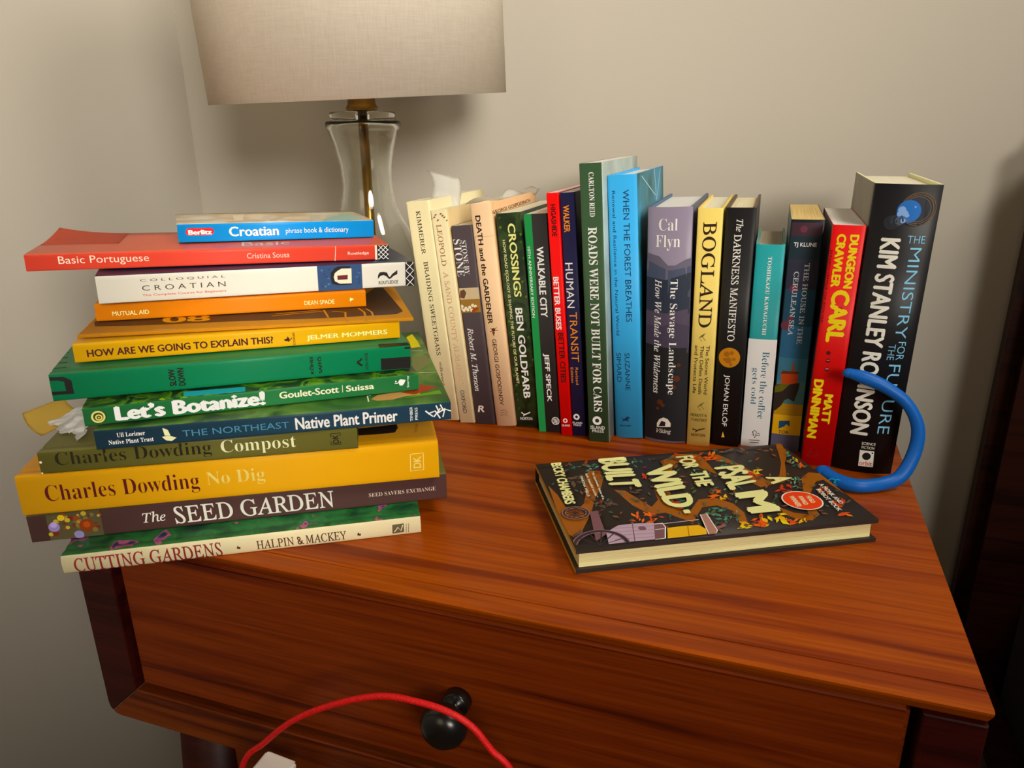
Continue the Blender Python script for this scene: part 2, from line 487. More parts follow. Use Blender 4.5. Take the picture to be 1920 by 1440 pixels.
        ('t', 'publisher_lettering', 'ISLAND', 'm', [215.31,0.61,215.31,10.2,213.17,10.2,213.17,0.61], 'f4ecd8', 'S'),
        ('t', 'publisher_lettering', 'PRESS', 'm', [217.55,1.5,217.55,9.06,215.83,9.06,215.83,1.5], 'f4ecd8', 'S'),
    ],
    'roads': [
        ('t', 'author_lettering', 'CARLTON REID', 'sb', [7.47,8.02,44.33,8.02,44.33,12.52,7.47,12.52], 'f4ecd8', 'S'),
        ('t', 'title_lettering', 'ROADS WERE NOT BUILT FOR CARS', 'sb', [53.1,5.88,222.39,5.88,222.39,13.86,53.1,13.86], 'f4ecd8', 'S'),
        ('d', 'publisher_mark', [231.29,8.64,4.35], 0.45, 'f4ecd8', 'S'),
        ('t', 'publisher_lettering', 'ISLAND', 'm', [240.01,2.26,240.01,15.74,236.45,15.74,236.45,2.26], 'f4ecd8', 'S'),
        ('t', 'publisher_lettering', 'PRESS', 's', [243.24,3.73,243.24,14.65,240.5,14.65,240.5,3.73], 'f4ecd8', 'S'),
    ],
    'forest': [
        ('t', 'title_lettering', 'WHEN THE FOREST BREATHES', 's', [12.53,13.65,128.81,13.65,128.81,19,12.53,19], '16284a', 'S'),
        ('t', 'subtitle_lettering', 'Renewal and Resilience in the Natural World', 's', [13.01,4.03,141.48,4.03,141.48,7.02,13.01,7.02], '16284a', 'S'),
        ('t', 'author_lettering', 'SUZANNE', 's', [158.11,11.3,194.33,11.3,194.33,15.77,158.11,15.77], '16284a', 'S'),
        ('t', 'author_lettering', 'SIMARD', 's', [158.25,3.44,186.44,3.44,186.44,7.75,158.25,7.75], '16284a', 'S'),
        ('p', 'publisher_mark', [221.62,5.7,223.13,9.03,220.03,12.47,221.57,15,222.94,12.79,225.42,13.52,224.32,10.38,226.19,6.76,224,8.41], '16284a', 'S'),
        ('t', 'publisher_lettering', 'KNOPF', 'm', [230.75,4.85,230.75,15.79,228.85,15.79,228.85,4.85], '16284a', 'S'),
        ('l', 'cover_picture', [0.67,96.05,31.25,106.81], 1.5, 'c8dce4', 'F'),
        ('l', 'cover_picture', [2.49,134.83,31.25,106.81], 1.2, 'c8dce4', 'F'),
        ('l', 'cover_picture', [3.07,22.15,25.6,100.38], 1.0, 'a8c8d0', 'F'),
    ],
    'cal': [
        ('p', 'spine_picture', [38.83,0.39,41.81,11.61,49.51,18.94,49.44,25.17,44.86,32.99,43.02,38.54,70.11,38.19,70.98,-0.6], '5c5868', 'S'),
        ('p', 'spine_picture', [45.18,0.12,50.5,11.79,54.02,20.83,50.17,38.42,77.46,37.89,78.47,-0.86], '40485c', 'S'),
        ('p', 'spine_picture', [59.84,-0.39,62.29,17.44,55.57,38.24,92.3,38.01,93.62,-1.39], '262c3a', 'S'),
        ('p', 'spine_picture', [89.81,-1.08,92.02,18.11,87.63,38.22,103.56,38.19,105.13,-1.61], '463e4e', 'S'),
        ('p', 'spine_picture', [103.19,-1.26,104.56,12.88,100.26,25.6,103.56,38.19,128.41,38.06,124.57,-1.73], '3a3444', 'S'),
        ('p', 'spine_picture', [120.64,-1.4,123.57,18.83,123.58,38.28,214.32,39.81,212.33,-1.73], '17171a', 'S'),
        ('d', 'spine_picture', [152.45,28.82,2.97], 0, '4a2414', 'S'),
        ('d', 'spine_picture', [160.6,26.24,2.24], 0, '4a2414', 'S'),
        ('d', 'spine_picture', [175.6,14.31,2.67], 0, '4a2414', 'S'),
        ('d', 'spine_picture', [178.44,17.22,1.9], 0, '4a2414', 'S'),
        ('d', 'spine_picture', [139.54,30.32,1.84], 0, '4a2414', 'S'),
        ('d', 'spine_picture', [181.88,12.52,1.53], 0, '4a2414', 'S'),
        ('t', 'author_lettering', 'Cal', 'sr', [19.72,10.36,19.72,26.34,9.55,26.34,9.55,10.36], 'f4ecd8', 'S'),
        ('t', 'author_lettering', 'Flyn', 'sr', [36.74,7.81,36.74,28.69,23.58,28.69,23.58,7.81], 'f4ecd8', 'S'),
        ('t', 'title_lettering', 'The Savage Landscape', 'sr', [61.62,19.7,167.82,19.7,167.82,27.77,61.62,27.77], 'f4ecd8', 'S'),
        ('t', 'subtitle_lettering', 'How We Made the Wilderness', 'i', [61.84,7.93,167.33,7.93,167.33,14.24,61.84,14.24], 'f4ecd8', 'S'),
        ('p', 'publisher_mark', [200.55,12.11,196.81,12.04,192.46,14.26,190.49,18.06,191.83,21.9,195.73,24.67,199.45,24.76], 'c8c0b4', 'S'),
        ('p', 'publisher_mark', [199.59,13.64,193.96,16.21,194.88,20.07,199.05,19.78], '17171a', 'S'),
        ('t', 'publisher_lettering', 'Viking', 'i', [207.32,11.61,207.32,25.07,201.88,25.07,201.88,11.61], 'c8c0b4', 'S'),
    ],
    'bog': [
        ('t', 'title_lettering', 'BOGLAND', 'it0', [11.4,5.17,102.96,5.17,102.96,16.63,11.4,16.63], '2a1c10', 'S'),
        ('p', 'insect_print', [112.66,6.22,109.84,8.95,107.76,12.41,111.29,10.09], '6a5c34', 'S'),
        ('l', 'insect_print', [110.62,8.63,114.57,12.41], 0.5, '6a5c34', 'S'),
        ('l', 'insect_print', [112.26,6.56,115.5,9.59], 0.4, '6a5c34', 'S'),
        ('p', 'insect_print', [177.52,8.13,174.44,10.93,172.12,14.49,175.95,12.11], '6a5c34', 'S'),
        ('l', 'insect_print', [175.28,10.61,179.35,14.5], 0.5, '6a5c34', 'S'),
        ('l', 'insect_print', [177.08,8.48,180.43,11.6], 0.4, '6a5c34', 'S'),
        ('t', 'subtitle_lettering', 'The Secret World', 'm', [119.18,13.29,164.89,13.29,164.89,16.35,119.18,16.35], '3a2814', 'S'),
        ('t', 'subtitle_lettering', 'That Defies Death', 'm', [119.49,8.4,164.9,8.4,164.9,11.48,119.49,11.48], '3a2814', 'S'),
        ('t', 'subtitle_lettering', 'and Protects Life', 'm', [119.41,3.48,164.74,3.48,164.74,6.57,119.41,6.57], '3a2814', 'S'),
        ('t', 'author_lettering', 'MERRITT R.', 'm', [186.85,2.76,186.85,17.57,184.21,17.57,184.21,2.76], '3a2814', 'S'),
        ('t', 'author_lettering', 'TURETSKY', 'm', [191.41,3.16,191.41,17.63,188.77,17.63,188.77,3.16], '3a2814', 'S'),
        ('l', 'publisher_mark', [199.46,4.9,200.4,9.81,197.91,16.01], 1.0, '2a1c10', 'S'),
        ('l', 'publisher_mark', [202.07,7.65,198.94,11.98], 1.0, '2a1c10', 'S'),
        ('t', 'publisher_lettering', 'NORTON', 'm', [206.32,4.23,206.32,16.56,203.64,16.56,203.64,4.23], '2a1c10', 'S'),
    ],
    'dark': [
        ('t', 'title_lettering', 'The', 'i', [9.53,9.29,19.84,9.29,19.84,15.01,9.53,15.01], 'f4ecd8', 'S'),
        ('t', 'title_lettering', 'DARKNESS MANIFESTO', 'it0', [22.1,8.11,115.32,8.11,115.32,14.32,22.1,14.32], 'f4ecd8', 'S'),
        ('d', 'moon_print', [130.62,11.13,9.2], 0, 'a87434', 'S'),
        ('d', 'moon_print', [127.53,8.62,2.49], 0, '8a5a26', 'S'),
        ('d', 'moon_print', [126.27,12.98,1.77], 0, '8a5a26', 'S'),
        ('d', 'moon_print', [133.18,10.4,2.85], 0, '8a5a26', 'S'),
        ('d', 'moon_print', [131.88,15.12,1.59], 0, '8a5a26', 'S'),
        ('d', 'moon_print', [132.45,7.14,1.43], 0, '8a5a26', 'S'),
        ('d', 'moon_print', [136.88,12.78,1.42], 0, '8a5a26', 'S'),
        ('t', 'author_lettering', 'JOHAN EKLÖF', 's', [146.77,7.3,196.29,7.3,196.29,13.82,146.77,13.82], 'f4ecd8', 'S'),
        ('p', 'publisher_mark', [207.38,8.86,201.68,9.99,207.06,11.81], 'e0a860', 'S'),
    ],
    'coffee': [
        ('p', 'spine_band', [82.67,0,184.99,0,184.99,23.95,82.67,23.95], 'efe6da', 'S'),
        ('t', 'author_lettering', 'TOSHIKAZU KAWAGUCHI', 'sb', [10.04,10.78,78.81,10.78,78.81,13.98,10.04,13.98], 'f4ecd8', 'S'),
        ('t', 'title_lettering', 'Before the coffee', 'sr', [93.85,12.59,156.96,12.59,156.96,18.64,93.85,18.64], '2f6478', 'S'),
        ('t', 'title_lettering', 'gets cold', 'sr', [109.38,4.43,143.64,4.43,143.64,10.33,109.38,10.33], '2f6478', 'S'),
        ('l', 'publisher_mark', [170.77,9.36,168.66,11.32,170.37,13.13,172.87,12.05,171.1,15.28,173.41,15.87,173.77,12.53,176.28,11.45], 0.7, '2a2622', 'S'),
        ('l', 'publisher_mark', [173.19,9.11,174.43,10.89,170.73,9.78], 0.7, '2a2622', 'S'),
        ('l', 'publisher_mark', [178.7,6.96,178.25,16.23], 0.7, '5a544c', 'S'),
        ('l', 'publisher_mark', [180.92,7.71,180.52,15.65], 0.7, '5a544c', 'S'),
    ],
    'cerul': [
        ('p', 'spine_picture', [2.31,1.07,13.61,1.07,13.61,25.06,2.31,25.06], '3a2830', 'S'),
        ('p', 'spine_picture', [13.61,1.07,32.7,1.07,32.7,25.06,13.61,25.06], '1c2c36', 'S'),
        ('p', 'spine_picture', [32.7,1.07,58.04,1.07,58.04,25.06,32.7,25.06], '2a2c3c', 'S'),
        ('p', 'spine_picture', [58.04,1.07,90.06,1.07,90.06,25.06,58.04,25.06], '204258', 'S'),
        ('p', 'spine_picture', [90.06,1.07,118.85,1.07,118.85,25.06,90.06,25.06], '2e5878', 'S'),
        ('p', 'spine_picture', [118.85,1.07,139.88,1.07,139.88,25.06,118.85,25.06], '3c6a80', 'S'),
        ('p', 'spine_picture', [139.88,1.07,161.31,1.07,161.31,25.06,139.88,25.06], '4e7478', 'S'),
        ('p', 'spine_picture', [161.31,1.07,172.17,1.07,172.17,25.06,161.31,25.06], 'a8823a', 'S'),
        ('p', 'spine_picture', [172.17,1.07,190.88,1.07,190.88,25.06,172.17,25.06], 'd0a440', 'S'),
        ('p', 'spine_picture', [190.88,1.07,206.54,1.07,206.54,25.06,190.88,25.06], '55536a', 'S'),
        ('d', 'spine_picture', [7.71,10.76,2.83], 0, '5c3040', 'S'),
        ('d', 'spine_picture', [57.84,7.46,3.65], 0, '5c3040', 'S'),
        ('d', 'spine_picture', [90.17,3.97,4.1], 0, '5c3040', 'S'),
        ('d', 'spine_picture', [83.87,7.13,2.59], 0, '5c3040', 'S'),
        ('p', 'spine_picture', [144.74,-0.42,143.34,5.13,141.1,20.14,146.51,19.87,159,17.05,156.31,11.96,158.43,8.92,163.21,6.91,169.28,1.72,167.65,-0.48,152.07,-1], '2a2220', 'S'),
        ('p', 'spine_picture', [146.12,-0.71,143.34,5.13,142.87,12.32,150,6.53,152.03,-0.6], '5c5a20', 'S'),
        ('p', 'spine_picture', [143.34,5.13,133.53,4.25,131.16,11.24,132.36,18.11,141.24,18.56,142.87,12.32], 'a8481e', 'S'),
        ('p', 'spine_picture', [131.06,12.42,126.62,12.41,122.18,12.78,126.46,14.38,130.83,15.19], '8a4420', 'S'),
        ('p', 'spine_picture', [134.04,3.49,130.77,5.2,131.01,18.38,132.73,18.94], '5a2c18', 'S'),
        ('t', 'author_lettering', 'TJ KLUNE', 'b', [23.13,3.96,23.13,21.88,18.77,21.88,18.77,3.96], 'f4ecd8', 'S'),
        ('t', 'title_lettering', 'THE HOUSE IN THE', 'it0', [35.65,14.12,105.82,14.12,105.82,18.17,35.65,18.17], 'b4bcc0', 'S'),
        ('t', 'title_lettering', 'CERULEAN SEA', 'it0', [43.08,6.33,98.52,6.33,98.52,10.4,43.08,10.4], 'b4bcc0', 'S'),
        ('p', 'publisher_mark', [178.09,6.36,177.12,15.34,182.67,15.7,180.68,12.57,183.17,11.16,184.37,8.81,186.03,6.49], '204a6c', 'S'),
        ('t', 'publisher_lettering', 'TOR', 'm', [190.07,6.56,190.07,15.57,187.08,15.57,187.08,6.56], '1c2024', 'S'),
    ],
    'dung': [
        ('t', 'title_lettering', 'DUNGEON', 'h', [7.11,13.42,49.76,13.42,49.76,20.15,7.11,20.15], 'f0c020', 'S'),
        ('t', 'title_lettering', 'CRAWLER', 'h', [6.95,4.04,49.44,4.04,49.44,10.83,6.95,10.83], 'f0c020', 'S'),
        ('t', 'title_lettering', 'CARL', 'h', [51.12,5.86,94.94,5.86,94.94,19.73,51.12,19.73], 'f0c020', 'S'),
        ('d', 'title_lettering', [67.3,13.31,2.55], 0, 'a01418', 'S'),
        ('t', 'subtitle_lettering', 'DUNGEON CRAWLER CARL BOOK ONE', 'm', [19.97,0.49,78.96,0.49,78.96,2.22,19.97,2.22], '3c0808', 'S'),
        ('d', 'skull_print', [104.04,9.67,1.75], 0, '4a0a0c', 'S'),
        ('d', 'skull_print', [110.74,10.16,1.75], 0, '4a0a0c', 'S'),
        ('d', 'skull_print', [118.13,10.2,1.76], 0, '4a0a0c', 'S'),
        ('d', 'skull_print', [110.4,9.59,0.53], 0, 'b88080', 'S'),
        ('d', 'skull_print', [110.28,10.81,0.53], 0, 'b88080', 'S'),
        ('d', 'skull_print', [117.79,9.63,0.53], 0, 'b88080', 'S'),
        ('d', 'skull_print', [117.67,10.85,0.53], 0, 'b88080', 'S'),
        ('t', 'author_lettering', 'MATT', 'h', [139.73,11.42,166.33,11.42,166.33,18.25,139.73,18.25], 'f0c020', 'S'),
        ('t', 'author_lettering', 'DINNIMAN', 'h', [127.51,1.7,180.73,1.7,180.73,9.32,127.51,9.32], 'f0c020', 'S'),
        ('l', 'publisher_mark', [197.83,4.06,186.36,8.46,196.77,14.35,197.83,4.06], 0.8, '8a1014', 'S'),
        ('t', 'publisher_mark', 'ACE', 'm', [196.64,5.95,196.64,12.23,192.77,12.23,192.77,5.95], '8a1014', 'S'),
    ],
    'mini': [
        ('d', 'portal_print', [18.63,30.68,12.04], 0, '1c1e24', 'S'),
        ('d', 'portal_print', [18.63,30.68,10.82], 0, '262a34', 'S'),
        ('d', 'portal_print', [18.07,32.16,12.33], 0.96, '6a5434', 'S'),
        ('d', 'portal_print', [18.09,31.85,10.86], 0.96, '6a5434', 'S'),
        ('d', 'portal_print', [18.1,31.53,9.39], 0.96, '6a5434', 'S'),
        ('d', 'portal_print', [28.65,15.19,5.53], 0, '23252c', 'S'),
        ('d', 'portal_print', [27.01,18.64,4.59], 0, '2e323c', 'S'),
        ('d', 'portal_print', [26.93,20.48,3.21], 0, '454c5c', 'S'),
        ('d', 'portal_print', [19.76,25.78,8.36], 0, '2c62a8', 'S'),
        ('d', 'portal_print', [18.93,21.08,2.73], 0, '7c9cc8', 'S'),
        ('d', 'portal_print', [21.34,23.29,2.28], 0, '7c9cc8', 'S'),
        ('d', 'portal_print', [21.97,19.71,1.83], 0, '7c9cc8', 'S'),
        ('d', 'portal_print', [22.77,24.88,1.59], 0, '7c9cc8', 'S'),
        ('d', 'portal_print', [16.42,29.8,0.72], 0, '7c9cc8', 'S'),
        ('d', 'portal_print', [26.85,22.77,1.83], 0, '7c9cc8', 'S'),
        ('p', 'portal_print', [27.62,22.24,25.38,21.9,24.61,22.33,25.34,22.99,27.57,23.34], '10141c', 'S'),
        ('t', 'title_lettering', 'THE', 'l', [43.58,28.1,43.58,40.62,37.79,40.62,37.79,28.1], '7fb4dc', 'S'),
        ('t', 'title_lettering', 'MINISTRY', 'l', [46.9,31.07,118.5,31.07,118.5,39.3,46.9,39.3], '7fb4dc', 'S'),
        ('t', 'title_lettering', 'FOR', 'l', [121.29,34.58,136.26,34.58,136.26,40.28,121.29,40.28], '7fb4dc', 'S'),
        ('t', 'title_lettering', 'THE', 'l', [123.67,28.01,136.55,28.01,136.55,33.05,123.67,33.05], '7fb4dc', 'S'),
        ('t', 'title_lettering', 'FUTURE', 'l', [140.4,30.41,200.47,30.41,200.47,39.34,140.4,39.34], '7fb4dc', 'S'),
        ('t', 'author_lettering', 'KIM STANLEY ROBINSON', 'c', [40.22,9.81,203.29,9.81,203.29,23.79,40.22,23.79], 'f2e6d2', 'S'),
        ('t', 'publisher_lettering', 'SCIENCE', 'm', [211.69,20.3,211.69,30.92,209.19,30.92,209.19,20.3], 'd8d0c4', 'S'),
        ('t', 'publisher_lettering', 'FICTION', 'm', [215.28,20.62,215.28,30.57,212.77,30.57,212.77,20.62], 'd8d0c4', 'S'),
        ('p', 'publisher_mark', [216.67,19.75,216.76,30.79,231.08,31.82,231.13,20.36], 'efe4d4', 'S'),
        ('d', 'publisher_mark', [221.78,25.48,3.35], 0, '14110f', 'S'),
        ('d', 'publisher_mark', [218.41,29.62,0.7], 0, '14110f', 'S'),
        ('t', 'publisher_mark', 'orbit', 'm', [230.16,20.85,230.16,30.67,226.14,30.67,226.14,20.85], 'c04a38', 'S'),
    ],
    'berl': [
        ('p', 'publisher_mark', [8.74,11.54,7.69,11.34,6.77,10.75,6.09,9.84,5.77,8.75,5.86,7.66,6.34,6.71,7.14,6.07,8.14,5.82,24.05,5.75,25.12,5.94,26.07,6.54,26.75,7.46,27.07,8.57,26.97,9.68,26.46,10.63,25.64,11.28,24.61,11.52], 'd01c24', 'S'),
        ('t', 'publisher_lettering', 'Berlitz', 'h', [7.62,6.29,25.44,6.29,25.44,10.19,7.62,10.19], 'f4ecd8', 'S'),
        ('t', 'title_lettering', 'Croatian', 'b', [38.47,4.12,77.92,4.12,77.92,12.14,38.47,12.14], 'f4ecd8', 'S'),
        ('t', 'subtitle_lettering', 'phrase book & dictionary', 's', [83.56,4.19,136.45,4.19,136.45,9.9,83.56,9.9], 'f4ecd8', 'S'),
        ('p', 'cover_picture', [44.79,15.07,51.41,16.66,56.86,66.23,46.72,63.64], 'd8cdb8', 'F'),
        ('p', 'cover_picture', [63.02,11.16,69.81,12.74,84.61,60.79,74.11,58.23], 'c9bfae', 'F'),
        ('p', 'cover_picture', [71.31,9.39,78.16,10.96,97.67,58.24,87.01,55.68], 'c0b49c', 'F'),
        ('p', 'cover_picture', [104.89,2.2,112.04,3.74,123.1,53.25,112.11,50.73], 'bcb8a6', 'F'),
        ('p', 'cover_picture', [115.31,-0.02,122.55,1.51,139.61,50.02,128.4,47.51], 'aebcb0', 'F'),
        ('p', 'cover_picture', [146.68,68.14,153.49,16.34,139.6,1,114.5,6.32], '98b4a8', 'F'),
    ],
    'port': [
        ('t', 'title_lettering', 'Basic Portuguese', 's', [21.1,3.16,81.03,3.16,81.03,10.36,21.1,10.36], 'f6c4b4', 'S'),
        ('t', 'author_lettering', 'Cristina Sousa', 's', [150.81,4.42,182.97,4.42,182.97,8.65,150.81,8.65], 'f6c4b4', 'S'),
        ('t', 'publisher_lettering', 'Routledge', 'm', [229.05,4.14,246.29,4.14,246.29,7.28,229.05,7.28], 'f6c4b4', 'S'),
        ('l', 'spine_rule', [219.56,16.71,218.42,-0.34], 0.5, 'f6c4b4', 'S'),
        ('p', 'spine_rule', [251.34,0,253.14,0,253.14,12.15,251.34,12.15], 'f6c4b4', 'S'),
        ('p', 'publisher_pattern', [253.14,0,263.09,0,263.09,12.15,253.14,12.15], '14110f', 'S'),
        ('l', 'publisher_pattern', [261.82,0.3,262.56,1.04], 0.45, 'f4ecd8', 'S'),
        ('l', 'publisher_pattern', [254.67,0.3,253.93,1.04], 0.45, 'f4ecd8', 'S'),
        ('l', 'publisher_pattern', [258.03,0.3,262.56,4.83], 0.45, 'f4ecd8', 'S'),
        ('l', 'publisher_pattern', [258.47,0.3,253.93,4.83], 0.45, 'f4ecd8', 'S'),
        ('l', 'publisher_pattern', [254.23,0.3,262.56,8.63], 0.45, 'f4ecd8', 'S'),
        ('l', 'publisher_pattern', [262.26,0.3,253.93,8.63], 0.45, 'f4ecd8', 'S'),
        ('l', 'publisher_pattern', [253.93,3.8,261.98,11.85], 0.45, 'f4ecd8', 'S'),
        ('l', 'publisher_pattern', [262.56,3.8,254.51,11.85], 0.45, 'f4ecd8', 'S'),
        ('l', 'publisher_pattern', [253.93,7.59,258.19,11.85], 0.45, 'f4ecd8', 'S'),
        ('l', 'publisher_pattern', [262.56,7.59,258.31,11.85], 0.45, 'f4ecd8', 'S'),
        ('t', 'cover_lettering', 'Basic', 's', [147.78,14.65,184.79,17.49,186.3,39.88,148.03,36.39], 'f6c4b4', 'F'),
    ],
    'colloq': [
        ('t', 'title_lettering', 'C O L L O Q U I A L', 's', [28.68,14.61,87.05,14.61,87.05,16.71,28.68,16.71], '4a4238', 'S'),
        ('t', 'title_lettering', 'C R O A T I A N', 's', [29.24,8.16,86.76,8.16,86.76,12,29.24,12], '3a3028', 'S'),
        ('t', 'subtitle_lettering', 'The Complete Course for Beginners', 'm', [28.75,3.62,86.67,3.62,86.67,5.75,28.75,5.75], 'c05848', 'S'),
        ('p', 'spine_picture', [155.65,0,191.11,0,191.11,20.46,155.65,20.46], '2c4468', 'S'),
        ('p', 'spine_picture', [166.63,5.35,165.84,9.7,166.13,14.51,169.5,18.08,172.74,19.26,181.77,18.99,181.67,16.95,174.69,16.22,170.34,14.3,168.53,10.63,168.87,7.38,171.94,5.32,182.65,4.98,182.6,4.16,171.86,3.97], '15131a', 'S'),
        ('p', 'spine_picture', [169.14,7.37,168.27,10.65,169.25,13.82,171.47,15.58,174.75,17.29,182.75,17.16,182.38,4.99,173,5.26], 'e0d0bc', 'S'),
        ('p', 'spine_picture', [171.15,11.84,179.53,12.1,179.33,8.42,171.16,8.33], '5a2024', 'S'),
        ('p', 'spine_picture', [163.57,17.01,164.94,18.01,166.2,17.09,165.04,16.08], '23385a', 'S'),
        ('p', 'spine_picture', [187.18,13.4,188.59,14.42,189.89,13.48,188.71,12.46], '3c5c84', 'S'),
        ('p', 'spine_picture', [159.98,3.58,161.36,4.58,162.62,3.64,161.45,2.63], '48688c', 'S'),
        ('p', 'spine_picture', [186.88,8.97,188.29,9.98,189.6,9.04,188.41,8.01], '23385a', 'S'),
        ('p', 'spine_picture', [159.77,13.14,161.14,14.13,162.39,13.21,161.23,12.21], '23385a', 'S'),
        ('p', 'spine_picture', [162.76,10.04,164.14,11.03,165.4,10.11,164.23,9.1], '3c5c84', 'S'),
        ('p', 'spine_picture', [157.87,16.62,159.23,17.62,160.48,16.71,159.32,15.7], '48688c', 'S'),
        ('p', 'spine_picture', [158.05,3.77,159.43,4.76,160.68,3.83,159.51,2.82], '23385a', 'S'),
        ('p', 'spine_picture', [186.76,5.23,188.17,6.24,189.48,5.29,188.29,4.26], '23385a', 'S'),
        ('p', 'spine_picture', [187.98,14.74,189.38,15.75,190.69,14.81,189.5,13.79], '23385a', 'S'),
        ('p', 'spine_picture', [161.32,11.17,162.69,12.17,163.94,11.24,162.78,10.24], '23385a', 'S'),
        ('p', 'spine_picture', [187.44,7.15,188.85,8.16,190.16,7.21,188.97,6.19], '23385a', 'S'),
        ('p', 'spine_picture', [185.37,9.93,186.78,10.94,188.08,10,186.89,8.98], '3c5c84', 'S'),
        ('p', 'spine_picture', [162.72,5.28,164.1,6.28,165.37,5.34,164.2,4.33], '48688c', 'S'),
        ('p', 'publisher_mark', [203.92,7.35,204.21,10.36,205.69,12.75,209.02,12.96,211.77,12.16,213.05,9.06,214.15,8.45,215.92,10.84,220.41,13.93,220.41,10.61,216.98,9.13,214.95,7.3,213.25,6.84,211.37,8.87,208.92,10.38,206.12,9.71], '14110f', 'S'),
        ('t', 'publisher_lettering', 'ROUTLEDGE', 'm', [204.51,2.79,220.75,2.79,220.75,5.57,204.51,5.57], '14110f', 'S'),
        ('p', 'publisher_pattern', [227.19,0,234.85,0,234.85,20.46,227.19,20.46], '14110f', 'S'),
        ('l', 'publisher_pattern', [227.96,0.3,234.38,6.72], 0.45, 'f4ecd8', 'S'),
        ('l', 'publisher_pattern', [234.08,0.3,227.66,6.72], 0.45, 'f4ecd8', 'S'),
        ('l', 'publisher_pattern', [227.66,6.39,234.38,13.12], 0.45, 'f4ecd8', 'S'),
        ('l', 'publisher_pattern', [234.38,6.39,227.66,13.12], 0.45, 'f4ecd8', 'S'),
        ('l', 'publisher_pattern', [227.66,12.79,234.38,19.51], 0.45, 'f4ecd8', 'S'),
        ('l', 'publisher_pattern', [234.38,12.79,227.66,19.51], 0.45, 'f4ecd8', 'S'),
        ('l', 'publisher_pattern', [227.66,19.18,228.64,20.16], 0.45, 'f4ecd8', 'S'),
        ('l', 'publisher_pattern', [234.38,19.18,233.4,20.16], 0.45, 'f4ecd8', 'S'),
    ],
    'mutual': [
        ('t', 'title_lettering', 'MUTUAL AID', 'm', [11.1,3.78,35.9,3.78,35.9,7.08,11.1,7.08], 'fbd8a0', 'S'),
        ('t', 'author_lettering', 'DEAN SPADE', 'm', [148.65,3.93,172.01,3.93,172.01,7.45,148.65,7.45], 'fbd8a0', 'S'),
        ('p', 'publisher_mark', [184.14,4.85,184.49,8.28,187.61,6.85], 'fbd8a0', 'S'),
    ],
    'zine': [
        ('p', 'cover_picture', [5.79,24.89,2.31,37.49,2.76,49.68,57.38,50.2,112.73,51.24,197.31,80.75,218.82,137.09,223,126.82,228.16,25.42,221.82,16.59,169.68,15.17,100.97,19.39,35.9,20.95], '3a2414', 'F'),
        ('t', 'cover_lettering', '08', 'b', [50.65,24.73,83.99,24.47,81.67,45.39,47.27,45.33], 'c08c3c', 'F'),
        ('l', 'cover_picture', [167.05,43.97,169.73,16.45], 1.6, 'b07c34', 'F'),
        ('l', 'cover_picture', [173.43,37.66,183.42,31.99,182.66,18.74,183.56,-1.8], 1.6, 'b07c34', 'F'),
        ('l', 'cover_picture', [194.57,43.5,197.91,28.74,197.22,-2.42], 1.6, 'b07c34', 'F'),
        ('l', 'cover_picture', [200.39,40.78,203.72,27.44,203.14,-2.51], 1.6, 'b07c34', 'F'),
        ('l', 'cover_picture', [127.64,31.13,166.17,39.29], 1.6, 'b07c34', 'F'),
        ('l', 'cover_picture', [130.28,37.14,164.86,44.46], 1.6, 'b07c34', 'F'),
        ('l', 'staple', [48.29,5.5,62.42,4.52], 0.7, 'b0a08c', 'F'),
        ('l', 'staple', [174.43,-4.6,187.56,-4.54], 0.7, 'b0a08c', 'F'),
    ],
    'explain': [
        ('t', 'title_lettering', 'HOW ARE WE GOING TO EXPLAIN THIS?', 'b', [7.92,3.53,129.44,3.53,129.44,8.77,7.92,8.77], '3a1014', 'S'),
        ('p', 'publisher_mark', [136.64,5.51,139.12,6.32,139.8,7.99,141.09,5.87,140.57,4.47,138.29,4.37], '3a1014', 'S'),
        ('l', 'publisher_mark', [139.58,3.83,142,5.51,142.52,6.91], 0.6, '3a1014', 'S'),
        ('t', 'publisher_lettering', 'SCRIBNER', 'm', [144.91,0.86,144.91,10.51,143.43,10.51,143.43,0.86], '5a2414', 'S'),
        ('t', 'author_lettering', 'JELMER MOMMERS', 'b', [153.09,2.91,213.29,2.91,213.29,7.62,153.09,7.62], 'f4dc9a', 'S'),
    ],
    'slow': [
        ('t', 'title_lettering', 'SLOW', 'c', [75.64,3.41,75.64,15.72,71.25,15.72,71.25,3.41], '14110f', 'S'),
        ('t', 'title_lettering', 'DOWN', 'c', [81.41,3.21,81.41,15.94,77,15.94,77,3.21], '14110f', 'S'),
        ('t', 'author_lettering', 'KŌHEI', 'c', [167.85,3.04,167.85,15.79,164.8,15.79,164.8,3.04], '14110f', 'S'),
        ('t', 'author_lettering', 'SAITŌ', 'c', [173.68,3.05,173.68,15.66,170.61,15.66,170.61,3.05], '14110f', 'S'),
        ('l', 'publisher_mark', [199.1,9.24,201.33,10.02,202.68,11.74], 1.3, '14110f', 'S'),
        ('l', 'publisher_mark', [199.1,9.24,200.86,7.43,202.85,6.06], 1.5, '14110f', 'S'),
        ('t', 'publisher_lettering', 'ASTRA HOUSE', 'm', [207.16,2.64,207.16,15.63,205.04,15.63,205.04,2.64], '14110f', 'S'),
        ('p', 'cover_lettering', [216.57,10.29,239.03,9.94,238.67,0.81,216.49,1.31], '14110f', 'S'),
        ('p', 'cover_lettering', [234.83,17.76,239.35,17.78,238.67,0.81,234.31,0.96], '14110f', 'S'),
        ('p', 'cover_lettering', [216.73,10.36,239.48,9.52,239.25,-2.66,233.76,-5.86,216.42,-3.73], '14110f', 'F'),
        ('p', 'cover_lettering', [0.22,17.01,8.51,16.59,12.66,13.57,12.87,4.44,-0.21,4.63,-0.14,7.04,8.57,6.73,8.34,13,4.78,14.36,0.23,14.62], '14110f', 'S'),
